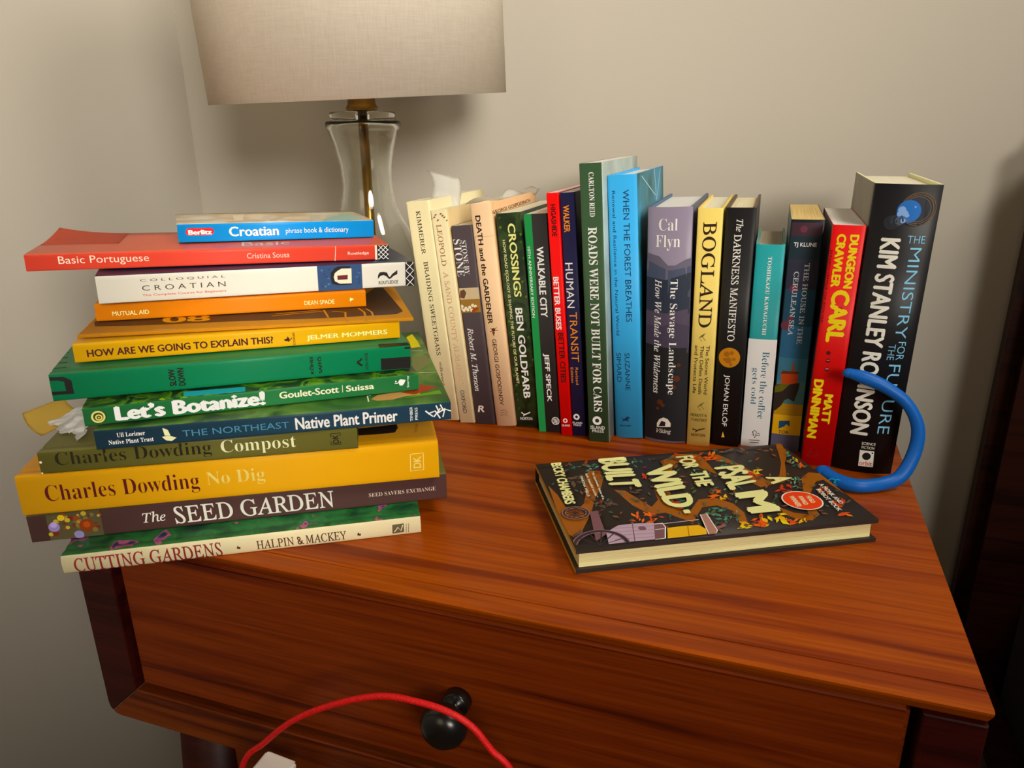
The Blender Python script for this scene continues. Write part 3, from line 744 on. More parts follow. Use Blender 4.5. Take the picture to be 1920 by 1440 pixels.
        ('l', 'cover_lettering', [-1.44,14.58,7.64,14.72], 2.2, '123c22', 'F'),
        ('l', 'cover_lettering', [-1.95,27.17,5.64,27.28], 2.2, '123c22', 'F'),
        ('l', 'cover_lettering', [-2.48,40.33,3.54,40.39], 2.2, '123c22', 'F'),
        ('l', 'cover_lettering', [-3.04,54.1,1.35,54.09], 2.2, '123c22', 'F'),
        ('l', 'cover_lettering', [-3.62,68.55,-0.93,68.41], 2.2, '123c22', 'F'),
        ('l', 'cover_lettering', [-4.24,83.7,-3.33,83.41], 2.2, '123c22', 'F'),
    ],
    'botan': [
        ('d', 'fern_print', [8.95,5.84,4.54], 0, '243c14', 'S'),
        ('d', 'fern_print', [8.54,5.89,4.2], 0.72, 'c8bc78', 'S'),
        ('d', 'fern_print', [8.81,5.45,2.18], 0.6, 'c8bc78', 'S'),
        ('d', 'fern_print', [8.81,5.45,0.59], 0, 'c8a860', 'S'),
        ('t', 'title_lettering', 'Let’s Botanize!', 'h', [18.21,1.6,113.35,1.6,113.35,11.99,18.21,11.99], 'f6f0dc', 'S'),
        ('t', 'author_lettering', 'Goulet-Scott', 'b', [122.78,4.7,164.19,4.7,164.19,9.92,122.78,9.92], 'f2ecc0', 'S'),
        ('l', 'spine_rule', [166.8,10.11,166.71,4.59], 0.4, 'd8e0b8', 'S'),
        ('t', 'author_lettering', 'Suissa', 'b', [169.17,4.7,189.56,4.7,189.56,9.37,169.17,9.37], 'f2ecc0', 'S'),
        ('p', 'publisher_mark', [207.68,8.66,209.02,9.97,213.13,9.05,211.72,6.21,210.37,4.89,208.47,5.24,207.91,6.97], 'f4ecd8', 'S'),
        ('l', 'publisher_mark', [204.73,6.99,206.96,7.07,207.75,7.65], 0.6, 'f4ecd8', 'S'),
        ('d', 'publisher_mark', [205.76,8.54,0.64], 0, 'f4ecd8', 'S'),
        ('t', 'publisher_lettering', 'Storey', 'm', [215.98,2.85,215.98,12.18,213.8,12.18,213.8,2.85], 'f4ecd8', 'S'),
        ('p', 'cover_picture', [45.39,2.88,47.77,5.26,50.12,-1.2,47.46,-2.62], '8cae30', 'F'),
        ('p', 'cover_picture', [50.09,2.42,52.5,4.8,54.81,-1.67,52.12,-3.09], '4a7a28', 'F'),
        ('p', 'cover_picture', [54.81,1.95,57.25,4.34,59.52,-2.14,56.8,-3.57], '2c5424', 'F'),
        ('p', 'cover_picture', [59.55,1.48,62.02,3.87,64.25,-2.62,61.51,-4.05], '8cae30', 'F'),
        ('p', 'cover_picture', [64.31,1.01,66.82,3.4,69,-3.1,66.23,-4.53], '4a7a28', 'F'),
        ('p', 'cover_picture', [69.09,0.54,71.63,2.93,73.77,-3.58,70.97,-5.01], '2c5424', 'F'),
        ('p', 'cover_picture', [73.89,0.06,76.47,2.46,78.56,-4.06,75.74,-5.49], '8cae30', 'F'),
        ('p', 'cover_picture', [78.71,-0.42,81.32,1.98,83.38,-4.54,80.52,-5.98], '4a7a28', 'F'),
        ('p', 'cover_picture', [83.56,-0.9,86.2,1.5,88.21,-5.03,85.33,-6.47], '2c5424', 'F'),
        ('p', 'cover_picture', [88.42,-1.38,91.1,1.02,93.06,-5.52,90.16,-6.96], '8cae30', 'F'),
        ('p', 'cover_picture', [93.31,-1.86,96.02,0.54,97.94,-6.01,95,-7.45], '4a7a28', 'F'),
        ('p', 'cover_picture', [98.22,-2.35,100.97,0.06,102.84,-6.5,99.87,-7.94], '2c5424', 'F'),
        ('p', 'cover_picture', [61,2.2,60.37,13.56,100.87,10.75,100.71,-0.78], '3c98a4', 'F'),
    ],
    'native': [
        ('t', 'author_lettering', 'Uli Lorimer', 'sb', [13.37,7.91,30.62,7.91,30.62,10.98,13.37,10.98], 'f4ecd8', 'S'),
        ('t', 'author_lettering', 'Native Plant Trust', 'sb', [7.75,3.1,35.23,3.1,35.23,6.19,7.75,6.19], 'f4ecd8', 'S'),
        ('p', 'publisher_mark', [41.61,11.95,44.77,10.2,45.99,6.12,42.42,6.26], 'e8e0b0', 'S'),
        ('p', 'publisher_mark', [40.53,5.61,45.08,6,49.52,4.21,46.34,2.11,42.82,2.78], 'e8e0b0', 'S'),
        ('t', 'title_lettering', 'THE NORTHEAST', 's', [53.51,4.32,122.32,4.32,122.32,8.95,53.51,8.95], '4c7c94', 'S'),
        ('t', 'title_lettering', 'Native Plant Primer', 'b', [126.47,2.28,196.86,2.28,196.86,11.17,126.47,11.17], 'f4ecd8', 'S'),
        ('t', 'publisher_lettering', 'TIMBER', 'm', [207.51,1.48,207.51,12.42,205.57,12.42,205.57,1.48], 'f4ecd8', 'S'),
        ('t', 'publisher_lettering', 'PRESS', 'm', [211.1,2.14,211.1,11.58,209.15,11.58,209.15,2.14], 'f4ecd8', 'S'),
        ('l', 'publisher_mark', [216.66,8.41,222.01,3.66], 1.0, 'f4ecd8', 'S'),
        ('l', 'publisher_mark', [218.4,5.96,223.7,7.78,227.2,1.87], 1.0, 'f4ecd8', 'S'),
        ('l', 'publisher_mark', [224.46,11.96,226.73,6.2], 1.0, 'f4ecd8', 'S'),
        ('l', 'publisher_mark', [227.55,12.34,229.85,7.23], 1.0, 'f4ecd8', 'S'),
        ('l', 'publisher_mark', [222.61,3.28,227.45,9.41], 1.0, 'f4ecd8', 'S'),
        ('l', 'publisher_mark', [225.48,5.98,231.15,9.09], 1.0, 'f4ecd8', 'S'),
        ('l', 'publisher_mark', [229.09,2.69,230.82,8.46,235.42,6.74], 1.0, 'f4ecd8', 'S'),
        ('p', 'cover_picture', [179.72,18.5,184.45,25.95,196,30,203.6,30.14,213.85,30.65,216.47,20.1,205.07,19,194.72,13.92,183.72,13.79], 'b08a5c', 'F'),
        ('p', 'cover_picture', [202.1,27.53,214.29,34.6,219.11,42.76,230.52,34.76,221.1,26.88,211.57,21.3], '8c3c1c', 'F'),
        ('p', 'cover_picture', [200.9,14.3,214.02,20.7,230.69,26.56,231.46,18.41,219.92,17.32], '5c8a30', 'F'),
        ('l', 'cover_picture', [179.81,26.11,177.37,26.7,177.63,13.42], 1.0, 'e0dcc8', 'F'),
        ('l', 'cover_picture', [220.22,72.98,234.13,71.21], 0.8, 'd8d8b0', 'F'),
        ('l', 'cover_picture', [221.14,138.36,231.51,136.38], 0.8, 'd8d8b0', 'F'),
        ('p', 'cover_picture', [221.26,186.32,228.08,197.67,230.11,171.56,230.84,150.31,222,146.68,222.55,167.27], 'ccc030', 'F'),
        ('p', 'cover_picture', [219.66,116.92,232.75,121.73,232.42,95.79,220.31,76.92,216.09,82.68], '6c7048', 'F'),
    ],
    'compost': [
        ('t', 'author_lettering', 'Charles Dowding', 'sr', [9.91,2.91,107.99,2.91,107.99,14.77,9.91,14.77], '201c10', 'S'),
        ('t', 'title_lettering', 'Compost', 'sr', [114.2,2.66,164.12,2.66,164.12,14.35,114.2,14.35], 'e8dcb4', 'S'),
        ('l', 'publisher_mark', [188.24,13,194.71,13.1,194.54,4.48,187.84,4.53,188.24,13], 0.6, '201c10', 'S'),
        ('t', 'publisher_mark', 'DK', 'b', [193.46,5.33,193.46,12.06,189.29,12.06,189.29,5.33], '201c10', 'S'),
        ('d', 'worn_edge', [-0.48,15.93,0.6], 0, 'd8ccb0', 'S'),
        ('d', 'worn_edge', [1.09,8.72,0.86], 0, 'd8ccb0', 'S'),
        ('d', 'worn_edge', [-1.22,1.18,0.78], 0, 'd8ccb0', 'S'),
        ('d', 'worn_edge', [0.45,0.8,0.69], 0, 'd8ccb0', 'S'),
    ],
    'nodig': [
        ('t', 'author_lettering', 'Charles Dowding', 'sr', [16.13,5.97,113.89,5.97,113.89,21.22,16.13,21.22], '4a1418', 'S'),
        ('t', 'title_lettering', 'No Dig', 'sr', [119.03,8.2,157.88,8.2,157.88,20.65,119.03,20.65], 'ecc47c', 'S'),
        ('l', 'publisher_mark', [260.34,20.89,269.82,21.14,269.53,7.81,259.87,7.49,260.34,20.89], 0.7, 'ecc47c', 'S'),
        ('t', 'publisher_mark', 'DK', 'b', [267.9,9.42,267.9,18.72,262.11,18.72,262.11,9.42], 'ecc47c', 'S'),
        ('p', 'cover_picture', [223.29,37.45,253.08,39.86,253.68,32.55,250.98,23.55,245.25,23.09,235.15,22.75,223.88,23.53], '221814', 'F'),
        ('t', 'cover_lettering', 'VOTED', 'sr', [266.9,19.6,269.32,36.71,267.35,38.12,264.99,20.94], '8a5a10', 'F'),
    ],
    'seed': [
        ('p', 'spine_picture', [11.8,0.41,45.69,0.41,45.69,20.06,11.8,20.06], '4a4430', 'S'),
        ('d', 'spine_picture', [24.37,16.58,1.53], 0, '8a7a38', 'S'),
        ('d', 'spine_picture', [40.28,16.88,1.46], 0, '6a6038', 'S'),
        ('d', 'spine_picture', [21.15,17.77,1.23], 0, 'a89448', 'S'),
        ('d', 'spine_picture', [16.21,12.4,1.74], 0, '8a7a38', 'S'),
        ('d', 'spine_picture', [42.75,7.84,1.47], 0, '8a7a38', 'S'),
        ('d', 'spine_picture', [31.63,12.22,1.95], 0, '8a7a38', 'S'),
        ('d', 'spine_picture', [31.77,16.57,1.24], 0, '6a6038', 'S'),
        ('d', 'spine_picture', [17.42,14.27,1.73], 0, 'a89448', 'S'),
        ('d', 'spine_picture', [16.14,9.98,0.95], 0, '8a7a38', 'S'),
        ('d', 'spine_picture', [31.7,17.74,0.79], 0, 'a89448', 'S'),
        ('d', 'spine_picture', [28.67,10.1,1.7], 0, '5c2c1c', 'S'),
        ('d', 'spine_picture', [31.73,11.28,1.1], 0, 'a89448', 'S'),
        ('d', 'spine_picture', [35.95,14.57,1.45], 0, '6a6038', 'S'),
        ('d', 'spine_picture', [29.19,13.2,1.28], 0, '6a6038', 'S'),
        ('d', 'spine_picture', [45.28,16.28,1.26], 0, '7a3c24', 'S'),
        ('d', 'spine_picture', [17.93,11.27,0.76], 0, '4a5030', 'S'),
        ('d', 'spine_picture', [15.39,10.23,1.69], 0, '7a3c24', 'S'),
        ('d', 'spine_picture', [24.28,13.29,1.34], 0, '5c2c1c', 'S'),
        ('d', 'spine_picture', [16.56,17.83,1.04], 0, '4a5030', 'S'),
        ('d', 'spine_picture', [35.39,17.62,1.6], 0, '4a5030', 'S'),
        ('d', 'spine_picture', [30.8,7.52,1.28], 0, '4a5030', 'S'),
        ('d', 'spine_picture', [24.75,7.99,0.75], 0, '5c2c1c', 'S'),
        ('d', 'spine_picture', [23.97,8.99,1.34], 0, 'a89448', 'S'),
        ('d', 'spine_picture', [38.49,16.37,1.03], 0, '5c2c1c', 'S'),
        ('d', 'spine_picture', [42.16,10.11,0.94], 0, '5c2c1c', 'S'),
        ('d', 'spine_picture', [29.29,4.21,1.76], 0, '6a6038', 'S'),
        ('d', 'spine_picture', [22.14,12.31,1.16], 0, '5c2c1c', 'S'),
        ('d', 'spine_picture', [44.47,15.77,0.95], 0, 'a89448', 'S'),
        ('d', 'spine_picture', [35.35,18.43,1.77], 0, 'a89448', 'S'),
        ('d', 'spine_picture', [22.9,19.05,1.23], 0, '7a3c24', 'S'),
        ('d', 'spine_picture', [32.9,13.46,0.88], 0, '6a6038', 'S'),
        ('d', 'spine_picture', [42.77,7.44,1.67], 0, '5c2c1c', 'S'),
        ('d', 'spine_picture', [40.78,5.43,1.84], 0, '6a6038', 'S'),
        ('d', 'spine_picture', [25.78,12.43,0.85], 0, '4a5030', 'S'),
        ('d', 'spine_picture', [26.66,15.83,1.95], 0, '5c2c1c', 'S'),
        ('d', 'spine_picture', [18.72,13.69,0.78], 0, '8a7a38', 'S'),
        ('d', 'spine_picture', [30.88,9.93,1.92], 0, '6a6038', 'S'),
        ('d', 'spine_picture', [12.76,5.11,1.48], 0, 'a89448', 'S'),
        ('d', 'spine_picture', [31.77,2.89,1.49], 0, '5c2c1c', 'S'),
        ('d', 'spine_picture', [15.9,5.39,1.96], 0, '5c2c1c', 'S'),
        ('d', 'spine_picture', [28.82,13.74,0.9], 0, '4a5030', 'S'),
        ('d', 'spine_picture', [24.62,14.69,1.75], 0, 'a89448', 'S'),
        ('d', 'spine_picture', [30.28,15.44,1.91], 0, '7a3c24', 'S'),
        ('d', 'spine_picture', [17.6,10.39,0.75], 0, '6a6038', 'S'),
        ('d', 'spine_picture', [22.06,8.54,0.83], 0, '7a3c24', 'S'),
        ('d', 'spine_picture', [28.22,3.84,1.17], 0, 'a89448', 'S'),
        ('d', 'spine_picture', [15.65,10.29,3.56], 0, '8474a8', 'S'),
        ('d', 'spine_picture', [15.52,11.98,2.13], 0, 'a090c4', 'S'),
        ('d', 'spine_picture', [35.96,9.33,4.71], 0, '743418', 'S'),
        ('d', 'spine_picture', [36.06,9.88,2.35], 0, '94481c', 'S'),
        ('d', 'spine_picture', [30.18,2.73,3.08], 0, '7c78a0', 'S'),
        ('d', 'spine_picture', [20.96,16.86,2.31], 0, 'c0a848', 'S'),
        ('t', 'title_lettering', 'The', 'i', [71.98,6.31,87.08,6.31,87.08,14.45,71.98,14.45], 'e8e0d0', 'S'),
        ('t', 'title_lettering', 'SEED GARDEN', 'it0', [92.93,2.78,202.71,2.78,202.71,16.44,92.93,16.44], 'e8e0d0', 'S'),
        ('t', 'publisher_lettering', 'SEED SAVERS EXCHANGE', 'sr', [228.29,7.78,277.93,7.78,277.93,10.91,228.29,10.91], 'c8bcae', 'S'),
    ],
    'cut': [
        ('t', 'title_lettering', 'CUTTING GARDENS', 'it0', [7.27,0.3,101.49,0.3,101.49,11.28,7.27,11.28], '7c2c30', 'S'),
        ('t', 'author_lettering', 'HALPIN & MACKEY', 'it0', [124.45,2.08,186.08,2.08,186.08,9.27,124.45,9.27], '4a3024', 'S'),
        ('p', 'ornament_print', [111.13,4.91,112.01,7.32,112.79,5.83,113.79,6.16,113.35,4.14], '3a3028', 'S'),
        ('p', 'ornament_print', [193.68,4.5,194.49,6.99,195.39,5.46,196.44,5.79,196.08,3.71], '3a3028', 'S'),
        ('p', 'publisher_mark', [218.98,9.59,227.33,9.93,227.11,2.58,218.73,2.37], '5a5440', 'S'),
        ('l', 'publisher_mark', [220.16,3.5,223,7.29,224.89,4.07,226.42,8.63], 0.8, 'd8d0b0', 'S'),
        ('l', 'publisher_lettering', [228.74,8.92,229.37,8.96], 0.7, '5a5440', 'S'),
        ('l', 'publisher_lettering', [230.31,8.96,231.04,8.98], 0.7, '5a5440', 'S'),
        ('l', 'publisher_lettering', [228.66,7.62,229.29,7.66], 0.7, '5a5440', 'S'),
        ('l', 'publisher_lettering', [230.23,7.66,230.97,7.68], 0.7, '5a5440', 'S'),
        ('l', 'publisher_lettering', [228.59,6.33,229.22,6.36], 0.7, '5a5440', 'S'),
        ('l', 'publisher_lettering', [230.16,6.36,230.9,6.38], 0.7, '5a5440', 'S'),
        ('l', 'publisher_lettering', [228.51,5.03,229.14,5.06], 0.7, '5a5440', 'S'),
        ('l', 'publisher_lettering', [230.08,5.06,230.82,5.08], 0.7, '5a5440', 'S'),
        ('l', 'publisher_lettering', [228.43,3.72,229.06,3.76], 0.7, '5a5440', 'S'),
        ('l', 'publisher_lettering', [230.01,3.76,230.75,3.78], 0.7, '5a5440', 'S'),
        ('l', 'publisher_lettering', [228.36,2.42,228.99,2.45], 0.7, '5a5440', 'S'),
        ('l', 'publisher_lettering', [229.93,2.45,230.67,2.47], 0.7, '5a5440', 'S'),
    ],
    'psalm': [
        ('p', 'path_print', [215.89,40.7,212.35,57.02,210.84,77.34,203.14,82.22,196.28,74.41,188.13,51.83,185.3,31.24,177.5,20.76,170.54,23.18,170.4,35.84,176.27,50.98,186.01,67.57,194.68,88.87,206.47,110.43,213.33,122,217.88,115.75,218.69,102.96,218.02,78.78], '8a5424', 'F'),
        ('p', 'path_print', [167.96,57.33,160.22,60.4,154.15,76.72,149.19,88.69,141.12,79.25,137.38,58.57,129.4,60.13,113.26,13.65,98.39,3.38,78.75,7.28,78.72,25.97,79.67,47.56,87.36,34.99,93.77,20.08,104.43,20.9,117.09,39.54,126.37,60.72,131.02,87.05,128.19,104.44,111.43,84.42,98.29,84.01,89.06,95.18,87.5,109.56,94.1,130.72,97.38,124.19,93.97,105.55,102.03,95.54,113.59,96.15,128.69,115.57,135.29,108.48,142.55,98.93,153.74,99.52,162.19,83.89], '8a5424', 'F'),
        ('p', 'path_print', [5.05,0.14,-7.82,-1.4,3.91,18.27,17.29,38.1,27.97,60.4,34.33,69.72,50.11,73.07,57.07,74.87,60.61,63.93,58.72,47.57,61.13,29.44,69.88,24.06,71.21,8.77,63.67,10.27,56.62,26.68,50.18,49.25,46.58,63.4,33.59,59.3,20.2,37.52,11.44,16.77], '8a5424', 'F'),
        ('p', 'path_print', [18.46,65.61,7.57,57.62,-0.01,60.82,-1.21,79.25,1.19,97.48,2.32,84.92,3.5,71.84,10.79,73.68,20.28,84.55,30.96,97.68,34.89,114.18,36.77,122.08,46.35,128.78,55.38,125.2,60.81,117.44,59.19,106.67,53.09,116.2,44.35,120.61,38.16,105.04,27.05,83.23], '8a5424', 'F'),
        ('p', 'leaf_print', [187.26,7.52,189.19,11.13,188.83,16.59,186.84,12.59], '3a6656', 'F'),
        ('p', 'leaf_print', [175.96,18.49,178.48,18.66,181.42,22.23,178.66,21.88], '4c7c68', 'F'),
        ('p', 'leaf_print', [181.01,10.7,183.18,9.87,186.46,12.25,184.02,13], '4c7c68', 'F'),
        ('p', 'leaf_print', [167.38,13.39,169.91,13.72,172.79,17.44,170.02,16.91], '6a9480', 'F'),
        ('p', 'leaf_print', [188.1,10.35,190.37,12.01,191.86,16.46,189.42,14.52], '2c5044', 'F'),
        ('p', 'leaf_print', [175.94,7.27,177.29,10.68,176.4,15.12,175.02,11.36], '4c7c68', 'F'),
        ('p', 'leaf_print', [169.6,16.36,171.7,16,174.59,18.63,172.25,18.87], '2c5044', 'F'),
        ('p', 'leaf_print', [179.77,8.56,179.57,12.02,176.74,14.38,177.07,10.65], '4c7c68', 'F'),
        ('p', 'leaf_print', [192.86,9.82,191.71,12.06,188.67,12.25,190.01,9.88], '3a6656', 'F'),
        ('p', 'leaf_print', [170.04,7.23,170.13,9.71,168.36,11.69,168.35,8.99], '4c7c68', 'F'),
        ('p', 'leaf_print', [169.85,9.87,172.22,11.13,174.19,15.34,171.63,13.82], '3a6656', 'F'),
        ('p', 'leaf_print', [186.63,9.45,185.72,12.59,182.26,13.75,183.38,10.41], '2c5044', 'F'),
        ('p', 'leaf_print', [176.47,15.21,176.69,17.84,174.96,20.12,174.81,17.27], '6a9480', 'F'),
        ('p', 'leaf_print', [175.75,11.09,177.09,9.63,179.84,10.38,178.3,11.87], '4c7c68', 'F'),
        ('p', 'leaf_print', [178.05,12.12,176.55,13.96,173.29,13.28,175.02,11.38], '6a9480', 'F'),
        ('p', 'leaf_print', [178.21,5.99,180.29,7.67,181.57,11.84,179.34,9.89], '3a6656', 'F'),
        ('p', 'leaf_print', [168.39,8.27,170.7,7.66,174.04,10.43,171.46,10.93], '3a6656', 'F'),
        ('p', 'leaf_print', [131.56,7.45,131.95,10.74,129.83,13.44,129.52,9.87], '2c5044', 'F'),
        ('p', 'leaf_print', [139.03,16.82,139.7,20.21,137.85,23.41,137.24,19.72], '3a6656', 'F'),
        ('p', 'leaf_print', [133.68,8.16,135.54,10.36,136.22,14.37,134.25,11.89], '3a6656', 'F'),
        ('p', 'leaf_print', [131.42,8.54,132.35,11.74,131.03,15.12,130.12,11.63], '3a6656', 'F'),
        ('p', 'leaf_print', [137.9,9.09,136.8,11.68,133.3,11.92,134.61,9.19], '4c7c68', 'F'),
        ('p', 'leaf_print', [145.22,12.4,144.14,15.01,140.66,15.33,141.96,12.58], '4c7c68', 'F'),
        ('p', 'leaf_print', [122.25,5.95,123.86,9.62,123.05,14.16,121.41,10.13], '2c5044', 'F'),
        ('p', 'leaf_print', [143.64,9.18,145.49,9.64,147.54,12.51,145.5,11.89], '4c7c68', 'F'),
        ('p', 'leaf_print', [134.63,11.8,135.91,10.75,138.43,11.8,136.97,12.85], '4c7c68', 'F'),
        ('p', 'leaf_print', [144.58,3,144.98,7.13,142.3,10.52,141.99,6.05], '4c7c68', 'F'),
        ('p', 'leaf_print', [136.84,7.65,139.04,10.44,139.71,15.33,137.38,12.2], '6a9480', 'F'),
        ('p', 'leaf_print', [188.43,28.8,191.75,28.84,195.67,33.33,192.03,33.07], '5c4838', 'F'),
        ('p', 'leaf_print', [187.13,26.84,187.99,31.75,185.27,36.73,184.48,31.39], '5c4838', 'F'),
        ('p', 'leaf_print', [193.12,38.26,190.56,42,184.57,41.59,187.53,37.67], '5c4838', 'F'),
        ('p', 'leaf_print', [185.82,30.23,187.55,33.59,187.04,38.49,185.26,34.78], '6e4e34', 'F'),
        ('p', 'leaf_print', [181.64,27.78,184.18,31.21,184.62,37.23,181.95,33.4], '4a3c34', 'F'),
        ('p', 'leaf_print', [195.25,35.84,197.92,41.09,197.02,48.76,194.29,42.99], '5c4838', 'F'),
        ('p', 'leaf_print', [184.49,26.82,188.19,28.81,191.09,35.31,187.12,32.94], '6e4e34', 'F'),
        ('p', 'leaf_print', [199.02,30.81,196.33,34.16,190.55,33.23,193.65,29.74], '5c4838', 'F'),
        ('p', 'leaf_print', [185.32,78.15,185.58,82.01,182.67,85.36,182.53,81.18], '5c4838', 'F'),
        ('p', 'leaf_print', [177.8,71.54,176.96,73.7,174.14,74.32,175.15,72.03], '4a3c34', 'F'),
        ('p', 'leaf_print', [179.57,69.76,183.1,71.41,185.98,77.07,182.17,75.1], '5c4838', 'F'),
        ('p', 'leaf_print', [174.43,74.46,177.58,75.07,180.9,79.45,177.45,78.6], '4a3c34', 'F'),
        ('p', 'leaf_print', [180.65,73.71,181.46,76.63,180,79.89,179.22,76.69], '4a3c34', 'F'),
        ('p', 'leaf_print', [177.33,76.48,176.48,80.41,172.14,82.39,173.22,78.18], '4a3c34', 'F'),
        ('p', 'leaf_print', [174.79,76.21,178.31,77.31,181.63,82.48,177.82,81.09], '5c4838', 'F'),
        ('p', 'leaf_print', [187.75,80.02,185.48,82.45,180.69,81.59,183.31,79.06], '4a3c34', 'F'),
        ('p', 'leaf_print', [182.78,75.7,185.4,74,189.97,75.94,186.99,77.62], '6e4e34', 'F'),
        ('p', 'leaf_print', [183.91,85.98,185.82,85.5,188.52,87.46,186.38,87.86], '4a3c34', 'F'),
        ('p', 'leaf_print', [146.73,21.64,147.98,24.67,147.18,28.47,145.9,25.13], '5c4838', 'F'),
        ('p', 'leaf_print', [145.23,21.66,146.32,26.01,144.25,30.47,143.2,25.73], '4a3c34', 'F'),
        ('p', 'leaf_print', [145.09,18.97,146.49,21.55,146.26,25.22,144.8,22.36], '4a3c34', 'F'),
        ('p', 'leaf_print', [154.51,24.47,154.48,28.87,150.95,31.97,151.13,27.22], '5c4838', 'F'),
        ('p', 'leaf_print', [147.76,23.77,150.65,25.18,153.22,30.04,150.09,28.34], '5c4838', 'F'),
        ('p', 'leaf_print', [153.75,22,156.57,25.63,157.27,31.96,154.31,27.91], '4a3c34', 'F'),
        ('p', 'leaf_print', [124.62,80.45,126.24,79.3,129.43,80.51,127.57,81.65], '4c7c68', 'F'),
        ('p', 'leaf_print', [122.83,83.2,124.99,82.98,128.04,85.43,125.64,85.54], '3a6656', 'F'),
        ('p', 'leaf_print', [135.4,87.49,136.12,90.13,134.68,92.8,133.99,89.92], '2c5044', 'F'),
        ('p', 'leaf_print', [121.73,88.16,122.49,90.88,121,93.57,120.26,90.61], '3a6656', 'F'),
        ('p', 'leaf_print', [124.51,90.12,124.5,92.62,122.17,94.28,122.29,91.58], '4c7c68', 'F'),
        ('p', 'leaf_print', [133.03,91.98,134.11,91.08,136.34,91.75,135.09,92.66], '2c5044', 'F'),
        ('p', 'leaf_print', [136.08,87.27,135.47,88.83,133.26,89.17,134.01,87.52], '3a6656', 'F'),
        ('p', 'leaf_print', [123.74,97.95,125.2,96.87,128.16,97.87,126.47,98.95], '2c5044', 'F'),
        ('p', 'leaf_print', [132.83,99.75,133.92,101.48,133.74,103.96,132.6,102.03], '2c5044', 'F'),
        ('p', 'leaf_print', [133.26,91.36,132.15,92.92,129.25,92.66,130.56,91.03], '6a9480', 'F'),
        ('p', 'leaf_print', [129.05,100.92,129,102.56,127.39,103.6,127.53,101.84], '3a6656', 'F'),
        ('p', 'leaf_print', [126.52,91.85,126.84,94.65,124.68,96.9,124.44,93.87], '2c5044', 'F'),
        ('p', 'leaf_print', [126.21,98.77,127.6,100.28,128.02,102.92,126.55,101.22], '6a9480', 'F'),
        ('p', 'leaf_print', [128.72,81.08,127.23,83.12,123.4,82.67,125.15,80.56], '2c5044', 'F'),
        ('p', 'leaf_print', [120.29,83.45,122.32,82.96,125.46,85.08,123.19,85.48], '3a6656', 'F'),
        ('p', 'leaf_print', [132.18,88.74,134.29,88.29,137.45,90.52,135.08,90.88], '3a6656', 'F'),
        ('p', 'leaf_print', [123.28,86.97,123.15,89.12,120.99,90.39,121.22,88.08], '6a9480', 'F'),
        ('p', 'leaf_print', [126.64,87.58,126.56,90.38,123.89,92.17,124.09,89.15], '4c7c68', 'F'),
        ('p', 'leaf_print', [104.85,114.07,105.41,116.85,103.41,119.24,102.92,116.22], '4c7c68', 'F'),
        ('p', 'leaf_print', [117.92,111.88,120.27,112.65,122.64,115.83,120.07,114.87], '3a6656', 'F'),
        ('p', 'leaf_print', [118.76,114.08,118.77,115.75,117.16,116.86,117.23,115.06], '6a9480', 'F'),
        ('p', 'leaf_print', [91.11,104.79,92.67,106.38,93.25,109.12,91.59,107.33], '6a9480', 'F'),
        ('p', 'leaf_print', [118.94,108.22,118.2,109.75,115.74,109.92,116.63,108.3], '4c7c68', 'F'),
        ('p', 'leaf_print', [92.97,114.78,94.91,113.94,98.43,115.62,96.22,116.41], '2c5044', 'F'),
        ('p', 'leaf_print', [102.74,115.46,104.44,115.22,107,116.99,105.09,117.15], '6a9480', 'F'),
        ('p', 'leaf_print', [100.11,110.36,101.29,109.53,103.74,110.35,102.38,111.19], '2c5044', 'F'),
        ('p', 'leaf_print', [102.9,111.26,104.37,113.42,104.23,116.44,102.7,114.04], '6a9480', 'F'),
        ('p', 'leaf_print', [115.87,112.26,117.5,112.81,119.12,115.02,117.35,114.34], '3a6656', 'F'),
        ('p', 'leaf_print', [105.48,116.45,107.12,119.1,106.69,122.61,105,119.68], '3a6656', 'F'),
        ('p', 'leaf_print', [108.75,105.3,109.84,108.29,108.42,111.44,107.34,108.18], '4c7c68', 'F'),
        ('p', 'leaf_print', [95.59,98.98,98.47,100.64,100.79,104.97,97.69,103.04], '2c5044', 'F'),
        ('p', 'leaf_print', [110.65,105.22,111.74,107.88,110.63,110.83,109.54,107.92], '6a9480', 'F'),
        ('p', 'leaf_print', [110.69,113.38,110.41,115.93,107.51,117.26,107.94,114.52], '2c5044', 'F'),
        ('p', 'leaf_print', [103.44,114.84,104.71,117.3,103.97,120.27,102.68,117.56], '2c5044', 'F'),
        ('p', 'leaf_print', [104.2,102.32,103.21,104.5,99.73,104.73,100.92,102.43], '6a9480', 'F'),
        ('p', 'leaf_print', [106.57,115.24,108.27,113.54,112.25,114.38,110.27,116.11], '4c7c68', 'F'),
        ('p', 'leaf_print', [110.33,120.56,111.41,123.19,110.26,126.09,109.17,123.21], '2c5044', 'F'),
        ('p', 'leaf_print', [111.37,106.21,112.63,104.83,115.66,105.39,114.19,106.81], '3a6656', 'F'),
        ('p', 'leaf_print', [108.07,99.3,106.52,101.44,102.33,100.99,104.16,98.76], '4c7c68', 'F'),
        ('p', 'leaf_print', [105.96,104.09,105.01,105.78,102.05,105.76,103.19,103.98], '3a6656', 'F'),
        ('p', 'leaf_print', [107.2,108.1,107.71,110.26,106.31,112.21,105.83,109.87], '6a9480', 'F'),
        ('p', 'leaf_print', [112.05,103.46,114.8,105.67,116.36,110.25,113.42,107.74], '4c7c68', 'F'),
        ('p', 'leaf_print', [108.93,99.26,110.62,100.43,111.76,103.13,109.95,101.78], '4c7c68', 'F'),
        ('p', 'leaf_print', [117.32,117.43,118.72,116.28,121.7,117.11,120.09,118.27], '2c5044', 'F'),
        ('p', 'leaf_print', [114.1,104.24,115.89,106.25,116.35,109.62,114.46,107.36], '6a9480', 'F'),
